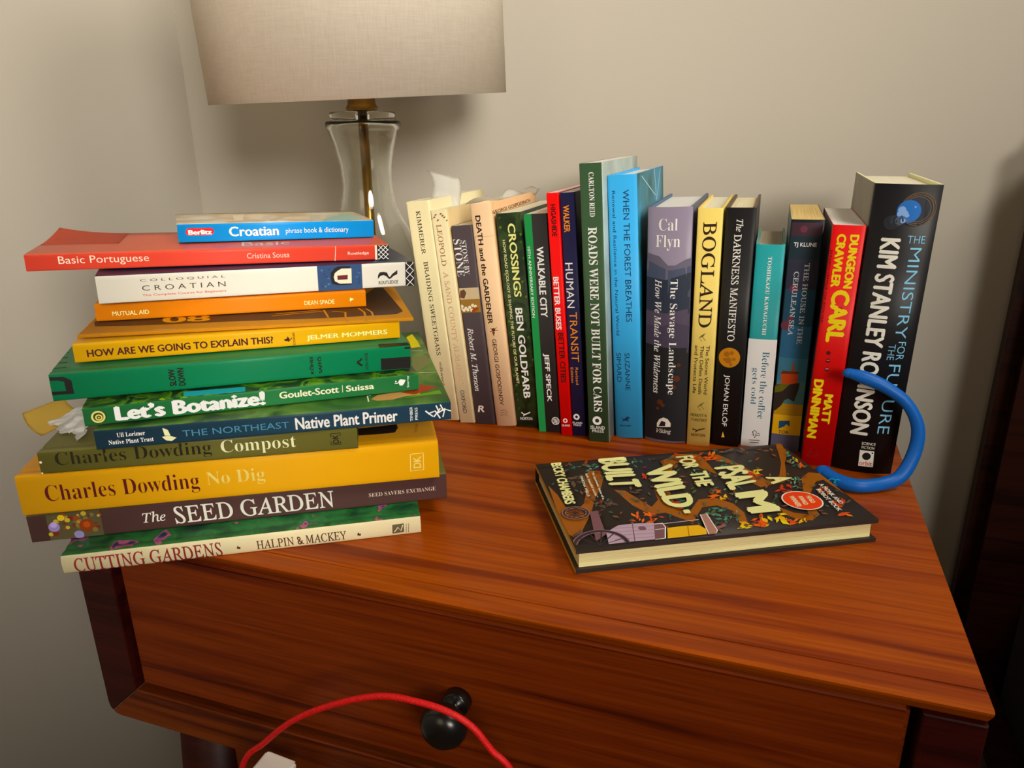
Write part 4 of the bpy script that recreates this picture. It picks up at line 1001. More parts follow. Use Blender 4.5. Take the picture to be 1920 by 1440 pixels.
        ('p', 'leaf_print', [116.29,105.53,116.87,107.86,115.41,110.06,114.86,107.51], '6a9480', 'F'),
        ('p', 'leaf_print', [112.32,104.78,113.14,107.66,111.46,110.45,110.68,107.31], '4c7c68', 'F'),
        ('p', 'leaf_print', [99.95,98.94,101.59,101.61,101.25,105.16,99.54,102.21], '2c5044', 'F'),
        ('p', 'leaf_print', [98.68,112.58,100.75,114.07,102.09,117.34,99.86,115.62], '6a9480', 'F'),
        ('p', 'leaf_print', [96.46,116.1,98.22,118.1,98.62,121.31,96.76,119.07], '3a6656', 'F'),
        ('p', 'leaf_print', [99.87,112.8,102.01,111.82,105.9,113.64,103.47,114.57], '3a6656', 'F'),
        ('p', 'leaf_print', [95.53,110.65,94.98,112.87,91.99,113.61,92.71,111.25], '2c5044', 'F'),
        ('p', 'leaf_print', [163.09,103,164.69,104.72,165.13,107.89,163.44,105.94], 'c85c20', 'F'),
        ('p', 'leaf_print', [160.44,104.4,162.82,106.14,164.19,110.19,161.65,108.19], 'd87030', 'F'),
        ('p', 'leaf_print', [162.64,97.16,165.23,99.95,165.97,105.06,163.24,101.94], 'c85c20', 'F'),
        ('p', 'leaf_print', [149.68,103.51,148.94,105.68,146.02,106.38,146.93,104.07], 'b04c1c', 'F'),
        ('p', 'leaf_print', [154.86,95.94,155.26,98.84,153.17,101.42,152.85,98.27], 'd87030', 'F'),
        ('p', 'leaf_print', [158.2,95.02,158.59,97.6,156.78,99.97,156.45,97.15], 'c85c20', 'F'),
        ('p', 'leaf_print', [153.93,109.42,156.79,108.06,161.6,110.37,158.37,111.67], 'd87030', 'F'),
        ('p', 'leaf_print', [155.38,103.46,156.78,105.94,156.3,109.37,154.86,106.64], 'd87030', 'F'),
        ('p', 'leaf_print', [150.9,105.68,153.25,106.08,155.84,109.1,153.26,108.54], 'd87030', 'F'),
        ('p', 'leaf_print', [155.36,105.2,157.92,108.53,158.09,113.91,155.42,110.21], 'b04c1c', 'F'),
        ('p', 'leaf_print', [155.15,109.39,158.04,109,162,112.06,158.79,112.31], 'c85c20', 'F'),
        ('p', 'leaf_print', [150.24,98.61,153.31,98.21,157.53,101.54,154.12,101.8], 'c85c20', 'F'),
        ('p', 'leaf_print', [170.99,104.24,170.37,106.79,167.34,108.01,168.13,105.28], 'c85c20', 'F'),
        ('p', 'leaf_print', [161.38,93.51,163.47,95.57,164.24,99.58,162.03,97.25], 'd87030', 'F'),
        ('p', 'leaf_print', [152.86,98.82,155.57,101.04,156.98,105.82,154.09,103.3], 'b04c1c', 'F'),
        ('p', 'leaf_print', [154.19,101.56,155.99,103.16,156.82,106.43,154.89,104.61], 'b04c1c', 'F'),
        ('p', 'leaf_print', [156.56,99.52,154.54,101.79,149.94,101.06,152.28,98.71], 'b04c1c', 'F'),
        ('p', 'leaf_print', [159.25,110.53,159.74,112.78,158.31,115.03,157.85,112.57], 'd87030', 'F'),
        ('p', 'leaf_print', [157.82,97.04,157.78,100.78,154.39,103.48,154.58,99.45], 'd87030', 'F'),
        ('p', 'leaf_print', [155.66,97.81,157.78,98.53,159.79,101.55,157.48,100.66], 'd87030', 'F'),
        ('p', 'leaf_print', [167.39,95.3,167.87,98.81,165.37,102.02,164.98,98.21], 'd87030', 'F'),
        ('p', 'leaf_print', [154.42,97.92,155.72,100.61,154.95,104.09,153.62,101.13], 'd87030', 'F'),
        ('p', 'leaf_print', [68.86,9.34,70.54,12.89,69.81,17.02,68.1,13.13], 'b04c1c', 'F'),
        ('p', 'leaf_print', [73.26,4.84,76.94,5.88,81.32,11.45,77.28,10.1], 'b04c1c', 'F'),
        ('p', 'leaf_print', [67.17,4.34,70.81,7.71,73.11,14.39,69.22,10.6], 'c85c20', 'F'),
        ('p', 'leaf_print', [65.26,16.89,68.73,16.85,73.81,21.46,69.94,21.28], 'c85c20', 'F'),
        ('p', 'leaf_print', [81.23,12.47,83.25,10.54,87.82,12.21,85.47,14.14], 'd87030', 'F'),
        ('p', 'leaf_print', [69.11,6.97,70.48,11.12,68.8,15.17,67.44,10.66], 'd87030', 'F'),
        ('p', 'leaf_print', [68.93,15.7,71.67,14.47,76.74,17.48,73.62,18.62], 'c85c20', 'F'),
        ('p', 'leaf_print', [63.12,16.47,65.29,16.4,68.51,19.26,66.09,19.19], 'b04c1c', 'F'),
        ('p', 'leaf_print', [74.58,13.79,77.81,17.32,79.31,23.52,75.89,19.58], 'b04c1c', 'F'),
        ('p', 'leaf_print', [78.55,12.27,82.56,14.35,86.44,20.87,82.09,18.42], 'b04c1c', 'F'),
        ('p', 'leaf_print', [85,10.26,87.28,11.91,89.08,15.92,86.62,14.01], 'c85c20', 'F'),
        ('p', 'leaf_print', [83.09,15.36,86.01,14.77,90.68,18.38,87.39,18.81], 'b04c1c', 'F'),
        ('p', 'leaf_print', [62.5,4.34,66.61,6.93,70.28,13.81,65.84,10.81], 'd87030', 'F'),
        ('p', 'leaf_print', [73.99,14.91,75.71,13.86,79.11,15.6,77.14,16.61], 'c85c20', 'F'),
        ('p', 'leaf_print', [73.31,14.61,76.71,16.22,80.17,21.63,76.46,19.7], 'b04c1c', 'F'),
        ('p', 'leaf_print', [72.63,20.55,74.27,18.93,78.1,20.25,76.18,21.87], 'c85c20', 'F'),
        ('p', 'leaf_print', [98.97,2.32,98.72,5.12,96.02,6.45,96.4,3.44], 'b44430', 'F'),
        ('p', 'leaf_print', [95.3,4.69,97.32,3.64,101.03,5.8,98.73,6.79], 'a03828', 'F'),
        ('p', 'leaf_print', [93.52,82.43,96.52,79.62,103.36,81.53,99.86,84.37], 'd87030', 'F'),
        ('p', 'leaf_print', [90.82,72.65,93.09,71.37,97.46,73.37,94.87,74.61], 'c85c20', 'F'),
        ('p', 'leaf_print', [93.41,70.84,94.19,75.42,91,79.09,90.31,74.15], 'b04c1c', 'F'),
        ('p', 'leaf_print', [98.53,73.38,99.88,77.15,98.22,81.07,96.88,76.96], 'b04c1c', 'F'),
        ('p', 'leaf_print', [88.87,73.88,92.1,74.62,95.88,78.97,92.34,77.99], 'd87030', 'F'),
        ('p', 'leaf_print', [96.77,82.26,99.92,82.66,103.86,86.67,100.39,86.06], 'c85c20', 'F'),
        ('p', 'leaf_print', [95.69,85.4,95.15,88.27,91.64,89.36,92.37,86.3], 'd09c28', 'F'),
        ('p', 'leaf_print', [93.41,83.06,95.74,85.84,96.31,90.27,93.85,87.18], 'd09c28', 'F'),
        ('p', 'leaf_print', [88.32,80.17,91.71,83.76,92.96,89.89,89.38,85.89], 'e0b038', 'F'),
        ('p', 'leaf_print', [98.01,121.74,96.78,125.17,91.58,125.93,93.11,122.29], 'd09c28', 'F'),
        ('p', 'leaf_print', [96.87,123.51,95.87,125.84,92.1,126.17,93.33,123.71], 'd09c28', 'F'),
        ('p', 'leaf_print', [94.54,127.27,93.7,129.18,90.56,129.45,91.59,127.42], 'e0b038', 'F'),
        ('p', 'leaf_print', [92.45,130.63,94.49,128.98,99.03,130.21,96.65,131.87], 'e0b038', 'F'),
        ('p', 'leaf_print', [94.57,124.43,97.64,125.34,100.9,129.27,97.54,128.14], 'e0b038', 'F'),
        ('p', 'leaf_print', [94.86,128.08,98.18,127.4,103.39,130.62,99.68,131.16], 'e8c050', 'F'),
        ('p', 'leaf_print', [83.1,125.67,84.94,128.82,84.19,132.67,82.31,129.22], 'd87030', 'F'),
        ('p', 'leaf_print', [75.71,112.64,79.71,115.78,82.07,122.01,77.81,118.48], 'c85c20', 'F'),
        ('p', 'leaf_print', [83.87,122.49,85.75,126.73,83.94,131.27,82.06,126.66], 'b04c1c', 'F'),
        ('p', 'leaf_print', [82,119.48,84.96,119.22,89.35,122.34,86.05,122.47], 'c85c20', 'F'),
        ('p', 'leaf_print', [77.68,125.06,80.49,126.55,82.86,130.48,79.82,128.75], 'c85c20', 'F'),
        ('p', 'leaf_print', [79.04,123.56,83.28,126.3,86.28,132.49,81.75,129.38], 'c85c20', 'F'),
        ('p', 'leaf_print', [80.04,119.39,83.46,123.86,83.55,130.18,80,125.27], 'c85c20', 'F'),
        ('p', 'leaf_print', [90.52,125.54,89.9,129.59,84.84,131.36,85.7,127.04], 'c85c20', 'F'),
        ('p', 'leaf_print', [74.4,118.23,76.04,121.76,74.64,125.58,72.99,121.72], 'd09c28', 'F'),
        ('p', 'leaf_print', [79.14,119.02,80.82,123.06,78.96,127.25,77.29,122.85], 'e0b038', 'F'),
        ('p', 'leaf_print', [77.81,120.14,79.03,122.83,77.95,125.73,76.71,122.79], 'd09c28', 'F'),
        ('p', 'leaf_print', [77.85,127.91,80.6,128.68,83.63,132.12,80.62,131.16], 'd09c28', 'F'),
        ('p', 'leaf_print', [73.95,117.46,75.98,121.34,74.77,125.78,72.71,121.55], 'e8c050', 'F'),
        ('p', 'leaf_print', [65.84,122.73,67.91,121.48,72.22,123.07,69.83,124.29], 'e8c050', 'F'),
        ('p', 'leaf_print', [66.2,116.51,64.5,119.11,59.25,118.67,61.29,115.95], 'e8c050', 'F'),
        ('p', 'leaf_print', [62.37,122.88,65.41,124.96,67.51,129.4,64.25,127.04], 'e8c050', 'F'),
        ('p', 'leaf_print', [67.26,121.47,68.61,126.05,65.63,130.06,64.35,125.12], 'e0b038', 'F'),
        ('p', 'leaf_print', [68.07,121.64,71.05,123.76,73,128.2,69.81,125.79], 'e8c050', 'F'),
        ('p', 'leaf_print', [64.43,121.06,66.78,119.98,71.31,121.98,68.62,123.01], 'd09c28', 'F'),
        ('p', 'leaf_print', [65.99,118.03,67.62,122.58,65.09,126.89,63.5,121.96], 'd09c28', 'F'),
        ('p', 'leaf_print', [69.02,125.93,69.22,130.08,65.03,132.63,65,128.18], 'e8c050', 'F'),
        ('p', 'leaf_print', [54.2,125.33,57.27,125.52,61.5,128.97,58.09,128.6], 'd87030', 'F'),
        ('p', 'leaf_print', [64.52,124.09,64.39,127.71,60.28,129.58,60.6,125.7], 'b04c1c', 'F'),
        ('p', 'leaf_print', [60.42,126.87,63.49,129.01,65.54,133.49,62.25,131.06], 'c85c20', 'F'),
        ('p', 'leaf_print', [59.72,131.41,61.69,130.26,65.79,131.75,63.53,132.88], 'c85c20', 'F'),
        ('p', 'leaf_print', [63.29,126.81,63.01,130.15,58.95,131.7,59.43,128.12], 'b04c1c', 'F'),
        ('p', 'leaf_print', [52.75,126.74,55.78,128.34,58.39,132.46,55.12,130.6], 'e8c050', 'F'),
        ('p', 'leaf_print', [53.06,129.73,55.18,128.98,59.1,130.88,56.69,131.57], 'd09c28', 'F'),
        ('p', 'leaf_print', [50.13,125.01,52.45,127.79,52.73,131.74,50.31,128.67], 'e8c050', 'F'),
        ('p', 'leaf_print', [5.15,28.34,8.23,34.31,6.92,40.65,3.77,34.19], 'd09c28', 'F'),
        ('p', 'leaf_print', [3.87,39.31,8.62,43.65,11.49,51.34,6.44,46.52], 'c85c20', 'F'),
        ('p', 'leaf_print', [8.58,42.22,9.2,46.69,5.49,49.35,5,44.56], 'c85c20', 'F'),
        ('p', 'leaf_print', [13.48,34.68,13.54,37.04,11.21,38.15,11.25,35.61], '4c7c68', 'F'),
        ('p', 'leaf_print', [7.58,32.51,10.49,33.39,14.13,37.49,10.92,36.37], '4c7c68', 'F'),
        ('p', 'leaf_print', [7.01,42.31,9.95,44.8,11.93,49.52,8.77,46.71], '3a6656', 'F'),
        ('p', 'leaf_print', [7.7,36.87,10.52,37.96,13.77,41.98,10.69,40.65], '6a9480', 'F'),
        ('p', 'leaf_print', [4.36,30.26,7.39,33.22,9.08,38.29,5.85,34.98], '2c5044', 'F'),
        ('p', 'leaf_print', [9.49,43.48,12.22,43.21,16.75,46.53,13.68,46.64], '2c5044', 'F'),
        ('p', 'leaf_print', [49.44,46.28,50.08,50.31,47.1,53.13,46.56,48.8], 'e0b038', 'F'),
        ('p', 'leaf_print', [52.04,49.5,51.67,53.61,47.11,55.24,47.69,50.86], 'e8c050', 'F'),
        ('p', 'leaf_print', [57.09,45.24,57.77,48.48,55.65,51.01,55.04,47.5], 'e8c050', 'F'),
        ('p', 'leaf_print', [48.85,46.73,51.44,50.47,51.63,55.59,48.92,51.47], 'e0b038', 'F'),
        ('p', 'leaf_print', [41.25,47.67,43.74,45.04,50.08,46.9,47.14,49.55], 'e8c050', 'F'),
        ('p', 'leaf_print', [53.16,46.79,54.16,51.38,51.2,54.98,50.27,50.02], 'd09c28', 'F'),
        ('p', 'leaf_print', [46.46,55.89,48.32,54.47,52.51,56.08,50.34,57.48], 'b44430', 'F'),
        ('p', 'leaf_print', [50.98,54.24,49.81,57.17,45.18,57.21,46.62,54.13], 'a03828', 'F'),
        ('p', 'leaf_print', [50.6,50.53,53.44,48.83,59.28,51.55,56.02,53.18], 'b44430', 'F'),
        ('p', 'leaf_print', [53.97,49.31,56.52,53.79,55.92,59.25,53.29,54.35], 'b44430', 'F'),
        ('p', 'leaf_print', [49.91,54.23,52.46,56.44,54.05,60.71,51.31,58.21], 'b44430', 'F'),
        ('p', 'leaf_print', [50.95,51.34,54.35,51.94,58.75,56.48,55,55.64], 'a03828', 'F'),
        ('p', 'leaf_print', [44.08,82.32,46.7,81.69,51.23,84.47,48.27,84.99], 'b44430', 'F'),
        ('p', 'leaf_print', [43.84,78.06,44.62,80.36,43.4,82.44,42.64,79.93], 'a03828', 'F'),
        ('p', 'leaf_print', [39.25,73.89,42.33,76.83,43.87,81.92,40.59,78.64], 'b44430', 'F'),
        ('p', 'leaf_print', [40.48,86.35,41.97,85.36,45.24,86.62,43.52,87.59], 'a03828', 'F'),
        ('p', 'leaf_print', [41.53,83.27,41.12,86.41,37.19,87.48,37.8,84.14], 'a03828', 'F'),
        ('p', 'leaf_print', [34.29,74.3,36.68,78.09,36.3,82.73,33.82,78.58], 'a03828', 'F'),
        ('p', 'leaf_print', [35.79,74.53,37.3,76.8,37.19,79.69,35.62,77.19], 'b44430', 'F'),
        ('p', 'leaf_print', [44.84,80.07,44.55,82.76,41.31,83.78,41.76,80.9], 'b44430', 'F'),
        ('p', 'leaf_print', [45.8,84.34,45.58,87.09,42.38,88.23,42.75,85.3], 'a03828', 'F'),
        ('p', 'leaf_print', [30.4,79.18,31.99,78.66,34.93,80.29,33.13,80.75], '6a9480', 'F'),
        ('p', 'leaf_print', [30.12,71.09,31.75,72.6,32.64,75.27,30.89,73.56], '6a9480', 'F'),
        ('p', 'leaf_print', [31.02,77.64,31.43,79.73,29.83,81.21,29.48,78.95], '4c7c68', 'F'),
        ('p', 'leaf_print', [24.43,69.34,23.48,70.82,20.43,70.34,21.59,68.81], '6a9480', 'F'),
        ('p', 'leaf_print', [25.93,70,28.61,72.09,30.46,76.25,27.59,73.88], '6a9480', 'F'),
        ('p', 'leaf_print', [27.9,64.99,28.64,67.96,26.65,70.24,25.97,67.02], '6a9480', 'F'),
        ('p', 'leaf_print', [28.64,77.63,28.04,79.24,25.41,79.29,26.16,77.6], '2c5044', 'F'),
        ('p', 'leaf_print', [25.43,71.45,26.01,74.1,24.08,76.03,23.56,73.16], '2c5044', 'F'),
        ('p', 'leaf_print', [28.59,80.36,30.61,80.98,33,83.66,30.77,82.88], '4c7c68', 'F'),
        ('p', 'leaf_print', [22.63,63.92,25.01,66.46,25.96,70.49,23.43,67.66], '6a9480', 'F'),
        ('p', 'leaf_print', [95.18,36.25,93.97,38.14,90.57,37.68,92.01,35.71], '2c5044', 'F'),
        ('p', 'leaf_print', [93.17,47.91,93.91,51.13,92.03,53.97,91.34,50.47], '2c5044', 'F'),
        ('p', 'leaf_print', [99.26,40.6,100.17,43.21,99.11,45.93,98.22,43.09], '6a9480', 'F'),
        ('p', 'leaf_print', [93.3,42.43,94.4,44.75,93.87,47.53,92.74,44.98], '6a9480', 'F'),
        ('p', 'leaf_print', [97.09,49.18,98.46,51.01,98.7,53.85,97.26,51.8], '6a9480', 'F'),
        ('p', 'leaf_print', [87.56,42.97,89.16,41.83,92.44,43.23,90.6,44.35], '4c7c68', 'F'),
        ('p', 'leaf_print', [94.91,35.11,96.3,37.53,96.11,40.77,94.66,38.1], '6a9480', 'F'),
        ('p', 'leaf_print', [89.41,47.53,90.75,46.31,93.76,47.32,92.19,48.54], '2c5044', 'F'),
        ('p', 'leaf_print', [92.6,42.61,93.45,45.26,92.25,47.91,91.42,45.01], '6a9480', 'F'),
        ('p', 'leaf_print', [95.83,41.43,96.44,44.23,94.79,46.68,94.23,43.64], '6a9480', 'F'),
        ('p', 'leaf_print', [63.26,24.33,64.78,25.79,65.67,28.57,64.03,26.91], '2c5044', 'F'),
        ('p', 'leaf_print', [56.77,29.52,59.49,29.98,63.05,33.75,60.04,33.09], '4c7c68', 'F'),
        ('p', 'leaf_print', [63.51,25.4,65.18,23.76,69.12,25.1,67.17,26.74], '6a9480', 'F'),
        ('p', 'leaf_print', [64.44,32.24,65.94,32.25,68.13,34.23,66.44,34.12], '3a6656', 'F'),
        ('p', 'leaf_print', [60.2,21.72,62.88,21.54,66.96,25,63.96,25.01], '3a6656', 'F'),
        ('p', 'leaf_print', [70.66,32.95,71.68,36.19,70.17,39.25,69.17,35.73], '2c5044', 'F'),
        ('p', 'leaf_print', [70.09,35.04,70.57,37.75,68.75,39.84,68.34,36.9], '3a6656', 'F'),
        ('p', 'leaf_print', [67.85,32.84,70.68,33.6,74.07,37.68,70.96,36.69], '4c7c68', 'F'),
        ('p', 'leaf_print', [58.54,27.72,59.81,31.16,58.47,34.58,57.2,30.83], '2c5044', 'F'),
        ('p', 'leaf_print', [13.94,85.1,16.8,86.7,19.42,90.73,16.32,88.87], 'b04c1c', 'F'),
        ('p', 'leaf_print', [8.62,84.49,11.72,87.28,13.4,92.07,10.09,88.95], 'd87030', 'F'),
        ('p', 'leaf_print', [14.35,89.11,17.61,90.05,21.57,94.23,17.98,93.06], 'b04c1c', 'F'),
        ('p', 'leaf_print', [10.86,91.21,13.99,93.46,16.3,98.03,12.92,95.48], 'c85c20', 'F'),
        ('p', 'leaf_print', [10.38,82.52,14.86,85.01,18.97,91.27,14.14,88.41], 'b04c1c', 'F'),
        ('p', 'leaf_print', [6.81,83.97,10.5,85.53,14.46,90.48,10.43,88.62], 'c85c20', 'F'),
        ('p', 'leaf_print', [7.86,101.89,12.2,103.36,17.17,108.85,12.43,107.07], '5c4838', 'F'),
        ('p', 'leaf_print', [11.58,111.54,15.3,113.06,19.22,117.82,15.17,116.02], '6e4e34', 'F'),
        ('p', 'leaf_print', [2.99,107.16,6.16,108.04,10.03,111.94,6.54,110.84], '5c4838', 'F'),
        ('p', 'leaf_print', [6.84,105.25,10.69,108.19,13.21,113.74,9.08,110.44], '5c4838', 'F'),
        ('p', 'leaf_print', [17.03,124.85,20.53,124.13,26.68,127.58,22.72,128.15], 'c85c20', 'F'),
        ('p', 'leaf_print', [14.67,124.41,18.25,123.92,24.27,127.56,20.24,127.89], 'b04c1c', 'F'),
        ('p', 'leaf_print', [19.82,126.3,19.78,129.2,16.28,130.51,16.49,127.41], 'd87030', 'F'),
        ('p', 'leaf_print', [16.9,124.52,20.26,124.53,25.32,128.15,21.58,127.96], 'c85c20', 'F'),
        ('p', 'leaf_print', [17.6,124.56,20.29,123.48,25.65,125.9,22.56,126.9], 'b04c1c', 'F'),
        ('p', 'leaf_print', [9.45,108.62,11.93,108.73,15.62,111.55,12.85,111.29], 'a03828', 'F'),
        ('p', 'leaf_print', [15.97,104.88,18.92,108.83,18.92,113.89,15.85,109.56], 'b44430', 'F'),
        ('p', 'leaf_print', [17.13,109.88,18.5,113.92,15.96,117.28,14.63,112.91], 'b44430', 'F'),
        ('p', 'leaf_print', [7.85,103.34,11.6,107.46,12.62,113.41,8.68,108.88], 'b44430', 'F'),
        ('p', 'leaf_print', [132.94,86.01,132.25,88.43,129.15,89.26,130.01,86.68], 'b44430', 'F'),
        ('p', 'leaf_print', [134.18,86.19,132.75,88.9,128.42,89.04,130.12,86.19], 'a03828', 'F'),
        ('p', 'leaf_print', [133.81,86.44,131.5,89.23,125.91,88.35,128.61,85.46], 'a03828', 'F'),
        ('p', 'leaf_print', [137.71,34.56,139.69,38.85,138.72,44.32,136.7,39.62], 'b44430', 'F'),
        ('p', 'leaf_print', [137.58,36.53,139.75,40.98,138.89,46.81,136.66,41.92], 'b44430', 'F'),
        ('p', 'leaf_print', [136.4,40.14,139.17,41.04,142.01,45.24,139,44.1], 'a03828', 'F'),
        ('p', 'leaf_print', [44.81,10.82,44.22,13.57,40.76,14.12,41.54,11.21], '6e4e34', 'F'),
        ('p', 'leaf_print', [41.11,8.16,40.92,10.61,38.32,11.52,38.65,8.9], '6e4e34', 'F'),
        ('p', 'leaf_print', [40.56,3.06,40.45,5.73,37.8,6.86,38.04,4], '6e4e34', 'F'),
        ('p', 'leaf_print', [41.64,6.97,40.63,9.57,36.67,9.45,37.91,6.73], '5c4838', 'F'),
        ('p', 'leaf_print', [44.37,6.77,44.97,11.56,41.45,14.68,40.96,9.54], '5c4838', 'F'),
        ('p', 'leaf_print', [55.82,8.18,57.27,6.4,61.05,7.47,59.33,9.28], '6e4e34', 'F'),
        ('p', 'leaf_print', [45.06,4.86,47.89,3.34,53.52,6.43,50.28,7.87], '5c4838', 'F'),
        ('p', 'leaf_print', [50.09,6.5,53.75,5.71,59.89,10.26,55.77,10.86], '4a3c34', 'F'),
        ('p', 'leaf_print', [215.66,116.99,214.46,119.77,210.68,120.78,212.11,117.81], '4a3c34', 'F'),
        ('p', 'leaf_print', [208.66,111.1,209.9,113.86,208.94,117.64,207.68,114.59], '6e4e34', 'F'),
        ('p', 'leaf_print', [213.72,116.11,212.25,117.97,208.96,117.85,210.66,115.91], '5c4838', 'F'),
        ('p', 'leaf_print', [213.46,115.63,212.22,117.23,209.43,117.18,210.86,115.5], '5c4838', 'F'),
        ('p', 'leaf_print', [204,117.53,205.65,116.07,208.83,116.75,206.94,118.25], '4a3c34', 'F'),
        ('p', 'leaf_print', [208.37,113.08,210.18,114.94,210.62,118.61,208.71,116.5], '5c4838', 'F'),
        ('p', 'leaf_print', [131.62,40.14,135.02,44.7,135.63,52.09,132.08,47.04], '22202a', 'F'),
        ('p', 'leaf_print', [140.77,57.25,139.94,61.3,135.4,63.05,136.46,58.72], '22202a', 'F'),
        ('p', 'leaf_print', [135.78,38.84,133.87,42.8,128.02,42.98,130.29,38.81], '22202a', 'F'),
        ('p', 'leaf_print', [132.81,37.51,135.61,42.01,135.52,48.62,132.61,43.67], '22202a', 'F'),
        ('p', 'leaf_print', [130.53,42.01,133.41,43.8,135.67,48.71,132.57,46.61], '22202a', 'F'),
        ('p', 'leaf_print', [4.49,26.05,6.8,25.3,11.2,27.99,8.57,28.63], '4c7c68', 'F'),
        ('p', 'leaf_print', [3,17.69,6.06,20.33,8.2,25.39,4.91,22.41], '4c7c68', 'F'),
        ('p', 'leaf_print', [8.84,22.17,8.52,24.42,5.74,24.94,6.2,22.56], '4c7c68', 'F'),
        ('p', 'leaf_print', [73.84,74.6,74.43,76.45,73.46,78.2,72.89,76.18], '2c5044', 'F'),
        ('p', 'leaf_print', [79.72,81.35,82.05,82.82,83.91,86.44,81.39,84.74], '2c5044', 'F'),
        ('p', 'leaf_print', [75.56,81.93,77.17,82.87,78.54,85.33,76.78,84.22], '3a6656', 'F'),
        ('p', 'leaf_print', [84.09,73.56,85.76,73.49,88.19,75.49,86.32,75.46], '6a9480', 'F'),
        ('p', 'leaf_print', [75.22,70.7,75.46,73.06,73.51,74.67,73.35,72.12], '3a6656', 'F'),
        ('p', 'leaf_print', [80.54,79.03,82.27,81.17,82.64,84.46,80.81,82.08], '3a6656', 'F'),
        ('p', 'leaf_print', [82.3,81.01,84.06,82.08,85.48,84.79,83.58,83.55], '6a9480', 'F'),
        ('p', 'leaf_print', [80.48,85.4,82.62,85.91,85.14,88.74,82.77,88.07], '6a9480', 'F'),
        ('p', 'leaf_print', [124.17,106.66,124.76,109.34,122.98,111.81,122.44,108.89], '4a3c34', 'F'),
        ('p', 'leaf_print', [210.17,38.46,212.28,39.38,214.01,42.95,211.72,41.82], '2f4a3e', 'F'),
        ('p', 'leaf_print', [136.63,59.1,138.27,58.59,140.86,60.34,139.01,60.78], '6e4e34', 'F'),
        ('p', 'leaf_print', [156.78,75.71,158.46,74.49,161.64,75.69,159.71,76.9], '3a5a4a', 'F'),
        ('p', 'leaf_print', [104.21,56.58,102.78,58.55,99.02,57.96,100.7,55.92], '7c3c20', 'F'),
        ('p', 'leaf_print', [50.3,127.32,51.8,129.22,51.88,131.84,50.3,129.73], '7c3c20', 'F'),
        ('p', 'leaf_print', [35.5,121.59,35.05,123.91,31.74,124.57,32.36,122.11], '6e4e34', 'F'),
        ('p', 'leaf_print', [155.87,65.98,154.2,68.06,150.29,67.47,152.24,65.3], '5c4838', 'F'),
        ('p', 'leaf_print', [77.62,62.26,79.87,65.07,80.38,69.4,78.02,66.28], '7c3c20', 'F'),
        ('p', 'leaf_print', [78.18,116.43,80.53,117.55,82.67,120.8,80.12,119.49], '5c4838', 'F'),
        ('p', 'leaf_print', [18.24,14.65,19.78,12.42,24.37,13.51,22.51,15.78], '6e4e34', 'F'),
        ('p', 'leaf_print', [183.29,40.44,185.6,40.22,188.56,43.11,186,43.2], '4a5c3c', 'F'),
        ('p', 'leaf_print', [31.53,119.08,32.55,118.26,35.02,118.97,33.83,119.8], '3a5a4a', 'F'),
        ('p', 'leaf_print', [144.82,67.77,145.83,70.38,144.88,73.46,143.86,70.6], '5c4838', 'F'),
        ('p', 'leaf_print', [52.94,107.51,54.4,106.13,58,107.06,56.29,108.45], '6e4e34', 'F'),
        ('p', 'leaf_print', [142.18,108.2,143.74,109.5,144.52,112.22,142.85,110.73], '4a3c34', 'F'),
        ('p', 'leaf_print', [117.15,121.71,118.5,120.4,121.6,121.05,120.02,122.39], '6a3020', 'F'),
        ('p', 'leaf_print', [87.39,90.78,88.89,90.16,91.6,91.57,89.89,92.15], '4a3c34', 'F'),
        ('p', 'leaf_print', [64.15,117.07,66.07,118.16,67.67,120.9,65.58,119.63], '6e4e34', 'F'),
        ('p', 'leaf_print', [107.78,67.4,109.62,67.31,112.19,69.53,110.15,69.51], '4a5c3c', 'F'),
        ('p', 'leaf_print', [74.23,117.84,73.89,119.29,71.87,119.75,72.32,118.2], '3a5a4a', 'F'),
        ('p', 'leaf_print', [2.29,47.05,5.41,47.42,9.91,51.45,6.44,50.87], '4a5c3c', 'F'),
        ('p', 'leaf_print', [132.15,70.42,131.54,72.44,128.95,73.05,129.71,70.91], '4a5c3c', 'F'),
        ('p', 'leaf_print', [150.59,103.37,152.71,102.65,156.04,104.61,153.66,105.27], '4a3c34', 'F'),
        ('p', 'leaf_print', [166.73,22.23,168.28,26.19,167.12,31.19,165.56,26.84], '3a5a4a', 'F'),
        ('p', 'leaf_print', [132.1,118.41,131.41,119.97,129,120.26,129.84,118.61], '6a3020', 'F'),
        ('p', 'leaf_print', [182.89,91.36,182.15,93.32,179.57,93.98,180.47,91.88], '3a5a4a', 'F'),
        ('p', 'leaf_print', [72.91,48.57,75.44,50.89,76.87,55.33,74.18,52.72], '4a5c3c', 'F'),
        ('p', 'leaf_print', [27.42,8.5,26.19,11.12,21.75,10.64,23.26,7.91], '7c3c20', 'F'),
        ('p', 'leaf_print', [154.41,55.37,156.47,58.26,156.66,62.95,154.5,59.72], '5c4838', 'F'),
        ('p', 'leaf_print', [172.97,93.5,174.65,94.21,176.08,96.78,174.25,95.91], '7c3c20', 'F'),
        ('p', 'leaf_print', [21.58,64.63,23.48,67.74,23.09,71.44,21.12,68.02], '3a5a4a', 'F'),
        ('p', 'leaf_print', [101.44,129.01,101.41,130.61,99.72,131.59,99.83,129.86], '6e4e34', 'F'),
        ('p', 'leaf_print', [200.02,38.05,199.19,39.84,196.84,40.2,197.81,38.3], '3a5a4a', 'F'),
        ('p', 'leaf_print', [174.14,2.88,177.28,5.06,179.49,11.05,176.13,8.51], '7c3c20', 'F'),
        ('p', 'leaf_print', [159.68,78.59,158.6,80.96,155.2,81.37,156.49,78.87], '2f4a3e', 'F'),
        ('p', 'leaf_print', [41.28,29.58,43.53,29.48,47.01,32.35,44.48,32.32], '3a5a4a', 'F'),
